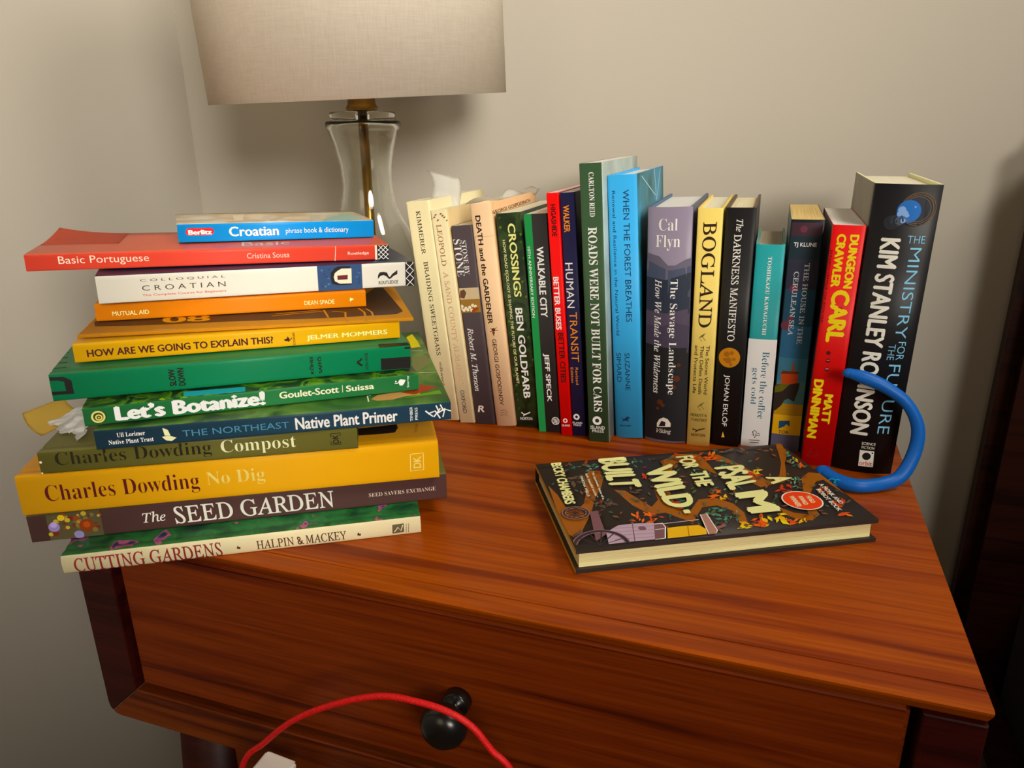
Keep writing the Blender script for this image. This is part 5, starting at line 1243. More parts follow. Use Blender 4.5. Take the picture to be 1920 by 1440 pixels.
        ('p', 'leaf_print', [112.09,46.6,110.76,49.07,106.76,48.93,108.34,46.33], '6e4e34', 'F'),
        ('p', 'leaf_print', [202.51,17.94,200.76,20.19,197.01,19.61,199.03,17.27], '2f4a3e', 'F'),
        ('p', 'leaf_print', [103.54,58.14,105.45,61.35,105.16,65.7,103.18,62.15], '6e4e34', 'F'),
        ('p', 'leaf_print', [92.57,86.79,92.19,89.43,89.11,90.57,89.64,87.75], '6a3020', 'F'),
        ('p', 'leaf_print', [14.66,8.03,17.13,11.91,17.15,16.83,14.58,12.56], '6e4e34', 'F'),
        ('p', 'leaf_print', [39.11,55.16,41.56,57.36,43.02,61.45,40.4,58.97], '6e4e34', 'F'),
        ('p', 'leaf_print', [76.56,104.3,78.34,103.6,81.58,105.23,79.56,105.89], '4a5c3c', 'F'),
        ('p', 'leaf_print', [94.14,125.46,95.77,127.61,95.78,130.72,94.08,128.32], '4a5c3c', 'F'),
        ('p', 'leaf_print', [175.89,45.19,178.19,44.71,181.39,47.38,178.82,47.74], '7c3c20', 'F'),
        ('p', 'leaf_print', [96.42,108.87,97.34,110.87,96.63,113.15,95.69,110.95], '4a5c3c', 'F'),
        ('p', 'leaf_print', [187.2,65.43,189.44,65.74,191.86,68.83,189.4,68.35], '4a3c34', 'F'),
        ('p', 'leaf_print', [106.18,101.77,108.69,103.71,110.2,107.81,107.52,105.61], '3a5a4a', 'F'),
        ('p', 'leaf_print', [182,79.47,181.22,81.59,178.49,82.3,179.44,80.03], '4a3c34', 'F'),
        ('p', 'leaf_print', [83.04,39.02,85.1,38.67,88.35,41.14,86.03,41.39], '5c4838', 'F'),
        ('p', 'leaf_print', [25.64,75.29,27.56,77.22,28.41,80.38,26.37,78.22], '6a3020', 'F'),
        ('p', 'leaf_print', [35.35,117.48,35.65,119.44,33.87,120.75,33.65,118.63], '7c3c20', 'F'),
        ('p', 'leaf_print', [45.12,122.84,47.01,122.07,50.66,123.74,48.5,124.46], '7c3c20', 'F'),
        ('p', 'leaf_print', [102.33,9.45,105.82,10.71,109.56,16.2,105.75,14.63], '3a5a4a', 'F'),
        ('p', 'leaf_print', [135.14,82.02,138.03,83.43,140.5,87.89,137.38,86.2], '3a5a4a', 'F'),
        ('p', 'leaf_print', [110.89,90.82,111.47,93.47,109.75,95.83,109.22,92.96], '3a5a4a', 'F'),
        ('p', 'leaf_print', [32.93,15.65,32.47,17.76,29.74,18.13,30.35,15.9], '4a3c34', 'F'),
        ('p', 'leaf_print', [184.85,31,187.88,31.42,191.2,35.82,187.88,35.17], '3a5a4a', 'F'),
        ('p', 'leaf_print', [139.43,103.35,142.03,104.71,144.1,108.68,141.29,107.07], '2f4a3e', 'F'),
        ('p', 'leaf_print', [198.56,53.11,198.34,55.71,196.04,57.54,196.37,54.73], '3a5a4a', 'F'),
        ('p', 'leaf_print', [153.29,33.97,154.87,32.8,157.84,34.08,156.03,35.24], '6e4e34', 'F'),
        ('p', 'leaf_print', [191.16,4.61,191.68,8.59,189.38,12.45,188.93,8.11], '5c4838', 'F'),
        ('p', 'leaf_print', [43.71,112.76,44.7,111.68,47.37,112.23,46.19,113.34], '3a5a4a', 'F'),
        ('p', 'leaf_print', [130.59,80.81,133.58,82.31,136.13,86.92,132.9,85.15], '4a3c34', 'F'),
        ('p', 'leaf_print', [13.29,90.79,16.77,92.09,20.64,96.65,16.84,95.08], '6e4e34', 'F'),
        ('p', 'leaf_print', [192.93,72,194.6,72.72,196,75.41,194.18,74.53], '6a3020', 'F'),
        ('p', 'leaf_print', [88.96,127.61,90.11,126.89,92.45,127.72,91.13,128.43], '6e4e34', 'F'),
        ('p', 'leaf_print', [68.35,102.85,70.57,103.58,72.99,106.53,70.55,105.62], '4a3c34', 'F'),
        ('p', 'leaf_print', [78.24,61.79,80.75,63.65,82.53,67.78,79.84,65.65], '7c3c20', 'F'),
        ('p', 'leaf_print', [58.82,62.98,60.47,61.57,64.26,62.86,62.34,64.27], '5c4838', 'F'),
        ('p', 'leaf_print', [59.51,101.73,60.7,100.47,63.75,101.15,62.35,102.44], '4a5c3c', 'F'),
        ('p', 'leaf_print', [181.67,11.82,179.65,14.12,175.42,13.08,177.75,10.71], '6e4e34', 'F'),
        ('p', 'leaf_print', [40.57,64.6,41.17,67.33,39.29,69.4,38.74,66.45], '7c3c20', 'F'),
        ('p', 'leaf_print', [145.49,95.99,147.08,96.19,148.94,98.22,147.18,97.92], '3a5a4a', 'F'),
        ('p', 'leaf_print', [35.08,89.65,37.82,92.07,39.31,96.41,36.39,93.69], '7c3c20', 'F'),
        ('p', 'leaf_print', [158.18,63.74,157.75,67.02,154.44,68.86,155.04,65.35], '4a3c34', 'F'),
        ('p', 'leaf_print', [98.68,116.52,100.13,115.78,102.86,116.96,101.2,117.67], '4a3c34', 'F'),
        ('p', 'leaf_print', [115.07,122.42,116.72,123.99,117.35,126.85,115.6,125.07], '3a5a4a', 'F'),
        ('p', 'leaf_print', [113.41,56.88,112.52,58.82,109.57,58.94,110.64,56.89], '7c3c20', 'F'),
        ('p', 'leaf_print', [85.85,25.5,86.27,27.88,84.75,29.78,84.39,27.21], '6e4e34', 'F'),
        ('p', 'leaf_print', [26.3,111.84,26.77,113.92,25.1,115.43,24.69,113.18], '4a5c3c', 'F'),
        ('p', 'leaf_print', [137.59,46.33,136.42,48.84,132.75,49.04,134.15,46.39], '6e4e34', 'F'),
        ('p', 'leaf_print', [20.73,76.26,22.67,76.37,25.53,78.74,23.36,78.51], '2f4a3e', 'F'),
        ('p', 'leaf_print', [171.87,108.36,172.21,110.65,170.59,112.82,170.3,110.32], '6e4e34', 'F'),
        ('p', 'leaf_print', [205.89,54.4,207.02,56.13,206.98,59.03,205.8,57.09], '4a5c3c', 'F'),
        ('p', 'leaf_print', [17.63,65,17.09,66.75,14.37,66.88,15.07,65.03], '4a3c34', 'F'),
        ('p', 'leaf_print', [48.1,61.36,50.03,59.91,54.35,61.56,52.1,62.99], '2f4a3e', 'F'),
        ('p', 'leaf_print', [114.15,125.89,115.83,125.59,118.37,127.26,116.48,127.49], '6a3020', 'F'),
        ('p', 'leaf_print', [182.08,97.95,181.3,100.78,177.91,102.08,178.88,99.06], '6e4e34', 'F'),
        ('p', 'leaf_print', [153.89,106.55,155.45,108.22,155.87,111.25,154.23,109.36], '6a3020', 'F'),
        ('p', 'leaf_print', [66.03,2.42,65.02,5.88,60.47,6.33,61.73,2.67], '2f4a3e', 'F'),
        ('p', 'leaf_print', [104.65,25.45,108.03,27.63,110.78,33.41,107.14,30.88], '6e4e34', 'F'),
        ('p', 'leaf_print', [148.9,118.15,150.83,120.86,150.72,124.98,148.71,121.98], '6a3020', 'F'),
        ('p', 'leaf_print', [147.57,64.37,149.66,62.46,153.95,63.74,151.55,65.67], '5c4838', 'F'),
        ('p', 'leaf_print', [188.82,69.61,189.11,72.5,187.09,75.15,186.88,72.01], '5c4838', 'F'),
        ('p', 'leaf_print', [80.5,128.08,79.58,129.33,76.97,129.06,78.06,127.76], '2f4a3e', 'F'),
        ('p', 'leaf_print', [211.77,79.86,210.43,81.96,207.17,82.07,208.73,79.86], '5c4838', 'F'),
        ('p', 'leaf_print', [97.67,75.37,96.7,77.07,93.74,76.92,94.91,75.14], '3a5a4a', 'F'),
        ('p', 'leaf_print', [20.11,21.05,21.18,24.83,19.1,27.89,18.07,23.8], '7c3c20', 'F'),
        ('p', 'leaf_print', [84.83,92.38,87.36,93.98,89.3,97.85,86.58,96.01], '4a5c3c', 'F'),
        ('p', 'leaf_print', [169.12,36.72,170.98,35.79,174.02,37.56,171.92,38.45], '2f4a3e', 'F'),
        ('p', 'leaf_print', [185,58.92,187.91,59.4,191,63.49,187.82,62.8], '7c3c20', 'F'),
        ('p', 'leaf_print', [111.75,121.92,113.02,121.08,115.56,121.95,114.1,122.79], '3a5a4a', 'F'),
        ('p', 'leaf_print', [40.8,118.33,43.75,119.67,46.6,123.57,43.39,121.99], '5c4838', 'F'),
        ('p', 'leaf_print', [117.1,10.7,119.52,10.29,123.13,13.35,120.42,13.62], '6a3020', 'F'),
        ('p', 'leaf_print', [45.84,91.98,44.99,94.11,41.46,94.22,42.51,91.97], '4a3c34', 'F'),
        ('p', 'leaf_print', [34.28,69.11,33.71,71.3,30.56,71.67,31.3,69.35], '5c4838', 'F'),
        ('p', 'leaf_print', [116.79,128.95,117.25,131.66,115.15,133.96,114.76,131.02], '6e4e34', 'F'),
        ('p', 'leaf_print', [183.07,72.91,185.12,75.87,185.11,80.71,182.98,77.41], '6a3020', 'F'),
        ('p', 'leaf_print', [74.76,104.03,77.07,106.33,77.97,110.25,75.52,107.68], '2f4a3e', 'F'),
        ('p', 'leaf_print', [106.18,34.43,108.41,35.1,110.87,38.43,108.43,37.56], '3a5a4a', 'F'),
        ('p', 'leaf_print', [133.56,96.51,131.97,98.6,127.96,98.15,129.82,95.99], '7c3c20', 'F'),
        ('p', 'leaf_print', [194.29,56.23,195.48,59.35,194.4,63.37,193.21,59.93], '6e4e34', 'F'),
        ('p', 'leaf_print', [49.04,68.2,49.93,70.72,48.71,73.08,47.83,70.33], '4a5c3c', 'F'),
        ('p', 'leaf_print', [125.86,90.79,128.46,91.22,131.46,94.59,128.61,93.98], '4a3c34', 'F'),
        ('p', 'leaf_print', [190.79,89.22,190.89,91.06,189.45,92.66,189.41,90.66], '6a3020', 'F'),
        ('p', 'leaf_print', [135.59,5.77,136.67,9.02,135.53,12.68,134.45,9.12], '5c4838', 'F'),
        ('p', 'leaf_print', [15.36,35.77,16.38,39.9,13.75,42.98,12.79,38.53], '6e4e34', 'F'),
        ('p', 'leaf_print', [85.09,125.62,86.86,124.48,90.51,125.75,88.47,126.87], '7c3c20', 'F'),
        ('p', 'leaf_print', [116.19,77.38,117.7,78.9,118.34,81.72,116.73,80], '3a5a4a', 'F'),
        ('p', 'leaf_print', [175.48,41.56,177.09,41.17,179.37,43.01,177.57,43.32], '5c4838', 'F'),
        ('p', 'leaf_print', [202.79,56.46,202.46,58.82,200.22,60.35,200.66,57.8], '7c3c20', 'F'),
        ('p', 'leaf_print', [113.98,107.98,113.23,109.3,110.93,109.3,111.83,107.91], '7c3c20', 'F'),
        ('p', 'leaf_print', [150.93,120.26,153.12,122.43,153.82,126.46,151.51,124.02], '2f4a3e', 'F'),
        ('p', 'leaf_print', [150.24,77.82,151.92,76.54,155.18,77.7,153.25,78.98], '6e4e34', 'F'),
        ('p', 'leaf_print', [176.66,72.51,178.72,73.91,180.05,77.55,177.83,75.91], '3a5a4a', 'F'),
        ('p', 'leaf_print', [156.3,24.2,155.57,26.01,153.2,26.31,154.08,24.4], '4a3c34', 'F'),
        ('p', 'leaf_print', [85.04,44.86,86.98,46.66,88.07,50.16,86,48.12], '3a5a4a', 'F'),
        ('p', 'leaf_print', [85.42,51.09,84.71,52.72,82.2,52.76,83.06,51.05], '6e4e34', 'F'),
        ('p', 'leaf_print', [40.44,65.08,42.1,64.3,45.39,65.95,43.48,66.68], '6e4e34', 'F'),
        ('p', 'leaf_print', [14.98,81.71,17.23,81.11,21.36,83.49,18.8,84], '4a5c3c', 'F'),
        ('p', 'leaf_print', [200.88,45.5,202.83,45.44,205.16,47.96,203,47.9], '2f4a3e', 'F'),
        ('p', 'leaf_print', [87.13,82.3,85.91,83.99,82.55,83.54,83.99,81.77], '6e4e34', 'F'),
        ('p', 'leaf_print', [118.08,126.57,120.54,125.89,124.48,128.16,121.7,128.77], '6e4e34', 'F'),
        ('p', 'leaf_print', [107.79,71.87,110.77,72.78,113.95,76.97,110.7,75.83], '4a5c3c', 'F'),
        ('p', 'leaf_print', [56.08,95.35,58.18,96.3,60.25,99.23,57.95,98.1], '2f4a3e', 'F'),
        ('p', 'leaf_print', [165.12,63.39,166.5,66.34,165.76,70.26,164.35,67.01], '3a5a4a', 'F'),
        ('p', 'leaf_print', [114.16,40.95,117.04,42.91,119.22,47.85,116.12,45.58], '6a3020', 'F'),
        ('p', 'leaf_print', [108.14,123.63,109.54,122.18,112.89,122.8,111.25,124.29], '6a3020', 'F'),
        ('p', 'leaf_print', [190.48,72.81,192.37,73.07,194.4,75.64,192.32,75.24], '7c3c20', 'F'),
        ('p', 'leaf_print', [160.2,28.68,161.31,32.57,159.63,36.85,158.54,32.61], '4a5c3c', 'F'),
        ('p', 'leaf_print', [126.52,118.67,127.58,120.59,127.13,123.09,126.03,120.97], '2f4a3e', 'F'),
        ('p', 'leaf_print', [77.05,7.78,75.97,10.23,72.25,10.11,73.56,7.54], '2f4a3e', 'F'),
        ('p', 'leaf_print', [33.54,26.22,36.58,27.29,40.14,31.74,36.8,30.42], '7c3c20', 'F'),
        ('p', 'leaf_print', [174.69,24.62,173.73,28.26,169.72,29.72,170.91,25.83], '7c3c20', 'F'),
        ('p', 'leaf_print', [36.82,13.7,38.84,14.12,41.5,17,39.26,16.43], '7c3c20', 'F'),
        ('p', 'leaf_print', [175.45,37.66,177.29,39.03,178.45,42.5,176.48,40.91], '6a3020', 'F'),
        ('p', 'leaf_print', [115.47,16.24,117.51,20.04,117.12,25.16,115.01,20.97], '4a3c34', 'F'),
        ('p', 'leaf_print', [79.48,77.21,81.79,79.16,83.17,83.04,80.69,80.83], '6a3020', 'F'),
        ('p', 'leaf_print', [191.85,8,194.14,8.51,196.5,12.1,194,11.4], '6e4e34', 'F'),
        ('p', 'leaf_print', [12.59,83.93,14,86.15,13.7,88.77,12.24,86.32], '2f4a3e', 'F'),
        ('p', 'leaf_print', [151.21,82.14,153,84,153.62,87.51,151.73,85.4], '5c4838', 'F'),
        ('p', 'leaf_print', [163.88,37.76,166.16,37.95,168.86,41.1,166.35,40.75], '2f4a3e', 'F'),
        ('p', 'leaf_print', [95.15,75.79,98.23,77.57,100.79,82.36,97.46,80.28], '5c4838', 'F'),
        ('p', 'leaf_print', [80.77,19.13,83.54,20.32,86.42,24.67,83.39,23.22], '5c4838', 'F'),
        ('p', 'leaf_print', [113.32,17.4,115.67,19.08,117.46,23.29,114.92,21.34], '7c3c20', 'F'),
        ('p', 'leaf_print', [102.18,11.21,102.48,15.32,99.45,18.19,99.26,13.77], '6a3020', 'F'),
        ('p', 'leaf_print', [94.75,50.19,97.86,50.42,101.94,54.49,98.51,54.05], '3a5a4a', 'F'),
        ('p', 'leaf_print', [123.28,33.56,124.68,37.67,123.1,42.15,121.7,37.67], '6a3020', 'F'),
        ('p', 'leaf_print', [47.4,48.84,49.6,50.43,51.3,53.98,48.93,52.15], '4a3c34', 'F'),
        ('p', 'leaf_print', [189.19,57.5,191.3,57.81,193.56,60.77,191.25,60.3], '7c3c20', 'F'),
        ('p', 'leaf_print', [45.5,43.44,46.06,46.29,44.1,48.41,43.61,45.33], '5c4838', 'F'),
        ('p', 'leaf_print', [76.61,62.44,78.88,64.1,80.52,67.82,78.08,65.92], '6a3020', 'F'),
        ('p', 'leaf_print', [5.94,91.29,6.83,93.5,5.71,95.48,4.82,93.07], '4a3c34', 'F'),
        ('p', 'leaf_print', [102.98,12.74,103.8,16.14,102.07,19.29,101.29,15.6], '5c4838', 'F'),
        ('p', 'leaf_print', [154.52,91.07,154.95,93.32,153.5,95.46,153.12,93.01], '3a5a4a', 'F'),
        ('p', 'leaf_print', [30.81,82.46,30.97,84.91,28.59,86.28,28.53,83.64], '4a3c34', 'F'),
        ('p', 'leaf_print', [39.31,121.81,41.51,123.71,42.61,127.05,40.27,124.92], '3a5a4a', 'F'),
        ('p', 'leaf_print', [196.2,21.14,199.16,21.26,202.57,25.4,199.31,25.08], '6a3020', 'F'),
        ('p', 'leaf_print', [177.21,45.74,179.17,48.11,179.66,52.47,177.6,49.8], '2f4a3e', 'F'),
        ('p', 'leaf_print', [125.8,100.54,127.93,101.67,129.66,104.91,127.35,103.57], '5c4838', 'F'),
        ('p', 'leaf_print', [130.72,25.59,132.58,25.09,135.45,27.24,133.37,27.66], '6a3020', 'F'),
        ('p', 'leaf_print', [193.19,19.1,195.94,17.65,200.29,20.3,197.19,21.67], '2f4a3e', 'F'),
        ('p', 'leaf_print', [52.14,89.45,55.22,92.02,57.05,96.91,53.76,94.02], '3a5a4a', 'F'),
        ('p', 'leaf_print', [39.5,88.11,40.94,86.95,44.31,88.06,42.63,89.21], '6e4e34', 'F'),
        ('p', 'leaf_print', [51.61,75.08,54.08,76.42,56.34,80.07,53.65,78.5], '6e4e34', 'F'),
        ('p', 'leaf_print', [124.91,54.27,123.76,56.78,120.03,56.96,121.41,54.32], '2f4a3e', 'F'),
        ('p', 'leaf_print', [107.93,23,110.25,25.41,111.36,29.95,108.9,27.23], '7c3c20', 'F'),
        ('p', 'leaf_print', [126.43,88.43,128.88,91,129.75,95.61,127.15,92.73], '4a3c34', 'F'),
        ('p', 'leaf_print', [129.71,126.22,132.17,126.58,135.01,129.56,132.31,129.04], '5c4838', 'F'),
        ('p', 'leaf_print', [168.18,105.78,170.61,105.89,173.48,108.81,170.81,108.56], '5c4838', 'F'),
        ('p', 'leaf_print', [89.33,70.95,91.71,70.34,95.6,72.9,92.92,73.4], '3a5a4a', 'F'),
        ('p', 'leaf_print', [188.65,94.77,190.51,95.38,192.18,98.1,190.16,97.33], '4a3c34', 'F'),
        ('p', 'leaf_print', [188.15,79.82,189.59,81.04,190.28,83.79,188.74,82.38], '3a5a4a', 'F'),
        ('p', 'leaf_print', [107.22,104.1,110.06,105.08,112.92,108.96,109.83,107.76], '4a5c3c', 'F'),
        ('p', 'leaf_print', [26.19,57.88,27.64,59.93,27.73,62.65,26.21,60.38], '4a5c3c', 'F'),
        ('p', 'leaf_print', [68.19,98.21,69.26,100.21,68.74,102.56,67.64,100.35], '7c3c20', 'F'),
        ('p', 'leaf_print', [158.65,30.69,161.72,32.72,163.95,38.25,160.65,35.88], '4a3c34', 'F'),
        ('p', 'leaf_print', [95.16,72.01,97.9,73.54,100.23,77.78,97.28,75.99], '2f4a3e', 'F'),
        ('p', 'leaf_print', [180.05,66.34,181.42,67.87,181.83,70.79,180.37,69.05], '5c4838', 'F'),
        ('p', 'leaf_print', [64.51,106.41,66.05,108.38,66.19,111.19,64.58,109.01], '4a5c3c', 'F'),
        ('t', 'author_lettering', 'BECKY CHAMBERS', 'h', [206.11,4.62,211.02,76.26,202.86,76.73,197.3,4.42], 'ece0a0', 'F'),
        ('t', 'title_lettering', 'BUILT', 'h', [166.19,3.63,171.47,57.47,146.48,60.07,142.13,4.05], 'ece0a0', 'F'),
        ('t', 'title_lettering', 'WILD', 'h', [135.98,31.12,140.21,96.51,117.8,97.05,109.21,23.9], 'ece0a0', 'F'),
        ('t', 'title_lettering', '-', 'b', [130.29,100.31,131.18,105.84,126.2,105.88,125.62,100.41], 'ece0a0', 'F'),
        ('t', 'title_lettering', 'FOR', 'h', [101.75,12.03,102.82,35.95,89.22,35.92,86.19,11.83], 'ece0a0', 'F'),
        ('t', 'title_lettering', 'THE', 'h', [102.68,43.04,105.21,68,91.63,68.13,87.26,41.97], 'ece0a0', 'F'),
        ('t', 'title_lettering', 'PSAL', 'h', [79.66,37.97,83.77,78.58,57.33,73.62,53.78,37.42], 'ece0a0', 'F'),
        ('t', 'title_lettering', 'M', 'h', [83.72,83.14,85.92,114.81,61.33,114.8,57.45,81.4], 'ece0a0', 'F'),
        ('t', 'title_lettering', 'A', 'h', [47.44,61.81,48.08,74.95,26.56,69.67,28.25,64.41], 'ece0a0', 'F'),
        ('t', 'quote_lettering', '“An optimistic vision of a', 'b', [178.26,26.82,182.7,74.04,180.25,73.8,175.65,26.67], 'e8dcc8', 'F'),
        ('t', 'quote_lettering', 'lush, beautiful world.”', 'b', [183.88,29.52,186.46,70.02,184.24,69.88,181.54,29.49], 'e8dcc8', 'F'),
        ('t', 'quote_lettering', 'MARTHA WELLS', 'b', [188.84,33.76,191.93,67.52,189.7,67.38,186.78,33.35], 'e8dcc8', 'F'),
        ('t', 'subtitle_lettering', 'A MONK AND', 'bi', [13.78,81.64,16.02,113.66,12.35,112.67,9.26,79.83], 'f0e6d0', 'F'),
        ('t', 'subtitle_lettering', 'ROBOT BOOK', 'bi', [20.19,88.96,23.4,123.35,19.35,122.21,16.37,87.86], 'f0e6d0', 'F'),
        ('d', 'award_badge', [39.37,103.13,14.6], 0, 'f0e2d0', 'F'),
        ('d', 'award_badge', [39.37,103.13,13.6], 0, 'cc4a22', 'F'),
        ('t', 'award_lettering', 'HUGO', 'b', [33.61,97.81,35.32,108.22,31.35,107.99,29.69,97.38], 'f0d8b8', 'F'),
        ('t', 'award_lettering', 'AWARD', 'b', [39.35,96.69,41.92,110.06,37.98,109.7,35.59,96.53], 'f0d8b8', 'F'),
        ('t', 'award_lettering', 'WINNER!', 'b', [45.97,95.7,48.26,111.65,43.88,111.23,41.74,95.34], 'f0d8b8', 'F'),
        ('p', 'wagon_print', [196.41,90.74,190.42,89.69,193.78,122.82,203.02,130.66], '6c4c50', 'F'),
        ('p', 'wagon_print', [193.09,120.5,182.37,113.02,171.66,112.51,157.01,114.29,163.7,135.33,179.18,135.21,195.66,135.58], 'a894a4', 'F'),
        ('l', 'wagon_print', [186.02,116.37,158.4,118.13], 0.35, '6c4c50', 'F'),
        ('l', 'wagon_print', [187.46,121.08,160.1,122.85], 0.35, '6c4c50', 'F'),
        ('l', 'wagon_print', [188.88,125.71,161.77,127.48], 0.35, '6c4c50', 'F'),
        ('l', 'wagon_print', [190.27,130.25,163.41,132.03], 0.35, '6c4c50', 'F'),
        ('l', 'wagon_print', [171.75,111.98,177.75,135.48], 0.7, '6c4c50', 'F'),
        ('d', 'wagon_print', [167.33,119.96,2.75], 0, '6c4c50', 'F'),
        ('p', 'wagon_print', [157.5,116,150.35,116.08,156.84,136.16,164.02,136.21], '6c4c50', 'F'),
        ('l', 'wagon_print', [157.5,116,151.35,115.89,151.15,121.04,156.51,135.27,163.62,135.82], 0.9, 'f0e6d8', 'F'),
        ('l', 'wagon_print', [159.33,123.24,152.77,123.25], 0.6, 'f0e6d8', 'F'),
        ('p', 'wagon_print', [150.46,122.69,138.13,122.27,127.77,122.98,125.06,129.06,127.23,135.55,141,135.83,155.09,136.26], 'd8a828', 'F'),
        ('l', 'wagon_print', [135.76,122.98,140.04,136.01], 0.6, '8c5c20', 'F'),
        ('p', 'wagon_print', [120.8,109.12,115.95,108.7,118.32,132.34,121.08,136.73,126.06,136.75], '9c7468', 'F'),
        ('l', 'wagon_print', [120.8,109.12,126.06,136.75,121.08,136.73,118.32,132.34,115.95,108.7], 0.7, 'f0e6d8', 'F'),
        ('l', 'wagon_print', [153.28,116.81,124.73,115.81], 0.6, 'c8b8bc', 'F'),
        ('p', 'wagon_print', [116.98,127.59,108.81,124.06,109.82,127.7,117.81,131.2], '7c5854', 'F'),
        ('l', 'wheel_print', [198.05,91.79,197.79,89.8,198.09,87.81,198.92,85.96,200.23,84.37,201.96,83.14,203.98,82.36,206.16,82.07,208.36,82.29,210.44,83.02,212.26,84.19,213.71,85.74,214.7,87.55,215.16,89.51,215.09,91.5,214.48,93.39,213.37,95.07,211.85,96.44,210.01,97.41,207.94,97.94,205.8,97.98,203.69,97.53,201.75,96.63,200.1,95.31,198.84,93.67,198.05,91.79], 2.6, '9c7c74', 'F'),
        ('l', 'wheel_print', [198.05,91.79,197.79,89.8,198.09,87.81,198.92,85.96,200.23,84.37,201.96,83.14,203.98,82.36,206.16,82.07,208.36,82.29,210.44,83.02,212.26,84.19,213.71,85.74,214.7,87.55,215.16,89.51,215.09,91.5,214.48,93.39,213.37,95.07,211.85,96.44,210.01,97.41,207.94,97.94,205.8,97.98,203.69,97.53,201.75,96.63,200.1,95.31,198.84,93.67,198.05,91.79], 1.6, '2c2024', 'F'),
        ('l', 'wheel_print', [206.52,90.16,198.05,91.79], 0.7, '2c2024', 'F'),
        ('l', 'wheel_print', [206.52,90.16,198.26,87.29], 0.7, '2c2024', 'F'),
        ('l', 'wheel_print', [206.52,90.16,201.13,83.65], 0.7, '2c2024', 'F'),
        ('l', 'wheel_print', [206.52,90.16,205.76,82.08], 0.7, '2c2024', 'F'),
        ('l', 'wheel_print', [206.52,90.16,210.62,83.11], 0.7, '2c2024', 'F'),
        ('l', 'wheel_print', [206.52,90.16,214.13,86.37], 0.7, '2c2024', 'F'),
        ('l', 'wheel_print', [206.52,90.16,215.18,90.78], 0.7, '2c2024', 'F'),
        ('l', 'wheel_print', [206.52,90.16,213.49,94.93], 0.7, '2c2024', 'F'),
        ('l', 'wheel_print', [206.52,90.16,209.64,97.54], 0.7, '2c2024', 'F'),
        ('l', 'wheel_print', [206.52,90.16,204.82,97.83], 0.7, '2c2024', 'F'),
        ('l', 'wheel_print', [206.52,90.16,200.51,95.71], 0.7, '2c2024', 'F'),
        ('l', 'wheel_print', [183.23,139.45,182.88,137.19,182.77,134.92,182.93,132.68,183.34,130.5,184,128.41,184.91,126.44,186.06,124.63,187.42,123,188.99,121.58,190.74,120.38,192.64,119.43,194.67,118.75,196.8,118.34,198.99,118.21,201.21,118.37,203.43,118.8,205.62,119.5,207.74,120.46,209.76,121.67,211.65,123.1,213.39,124.73,214.96,126.53,216.33,128.48,217.49,130.55,218.42,132.71], 4.0, '7c6068', 'F'),
        ('l', 'wheel_print', [183.23,139.45,182.88,137.19,182.77,134.92,182.93,132.68,183.34,130.5,184,128.41,184.91,126.44,186.06,124.63,187.42,123,188.99,121.58,190.74,120.38,192.64,119.43,194.67,118.75,196.8,118.34,198.99,118.21,201.21,118.37,203.43,118.8,205.62,119.5,207.74,120.46,209.76,121.67,211.65,123.1,213.39,124.73,214.96,126.53,216.33,128.48,217.49,130.55,218.42,132.71], 2.4, '2c2024', 'F'),
        ('l', 'wheel_print', [201.47,138.4,183.23,139.45], 1.0, '2c2024', 'F'),
        ('l', 'wheel_print', [201.47,138.4,183.43,130.14], 1.0, '2c2024', 'F'),
        ('l', 'wheel_print', [201.47,138.4,187.92,122.5], 1.0, '2c2024', 'F'),
        ('l', 'wheel_print', [201.47,138.4,195.72,118.51], 1.0, '2c2024', 'F'),
        ('l', 'wheel_print', [201.47,138.4,204.89,119.24], 1.0, '2c2024', 'F'),
        ('l', 'wheel_print', [201.47,138.4,213.12,124.44], 1.0, '2c2024', 'F'),
        ('l', 'wheel_print', [201.47,138.4,218.42,132.71], 1.0, '2c2024', 'F'),
    ],
}
# ------------------------------------------------------------------ lettering
STYLES = {  # upper-case base, lower-case base, offset, shear, widening
    's': (None, None, 0.0, 0.0, 0.0),
    'l': (None, None, -0.006, 0.0, 0.0),
    'b': (None, None, 0.0, 0.0, 0.030),
    'h': (None, None, 0.0, 0.0, 0.062),
    'bi': (None, None, 0.0, 0.2, 0.030),
    'm': (None, None, 0.0, 0.0, 0.013),
    'c': (None, None, 0.0, 0.0, 0.044),
    'sb': (0x1D400, 0x1D41A, 0.0, 0.0, 0.0),
    'sr': (0x1D400, 0x1D41A, -0.010, 0.0, 0.0),
    'i': (0x1D434, 0x1D44E, 0.006, 0.0, 0.0),
    'it0': (0x1D434, 0x1D44E, 0.010, -0.29, 0.0),
}
TEXT_CACHE = {}


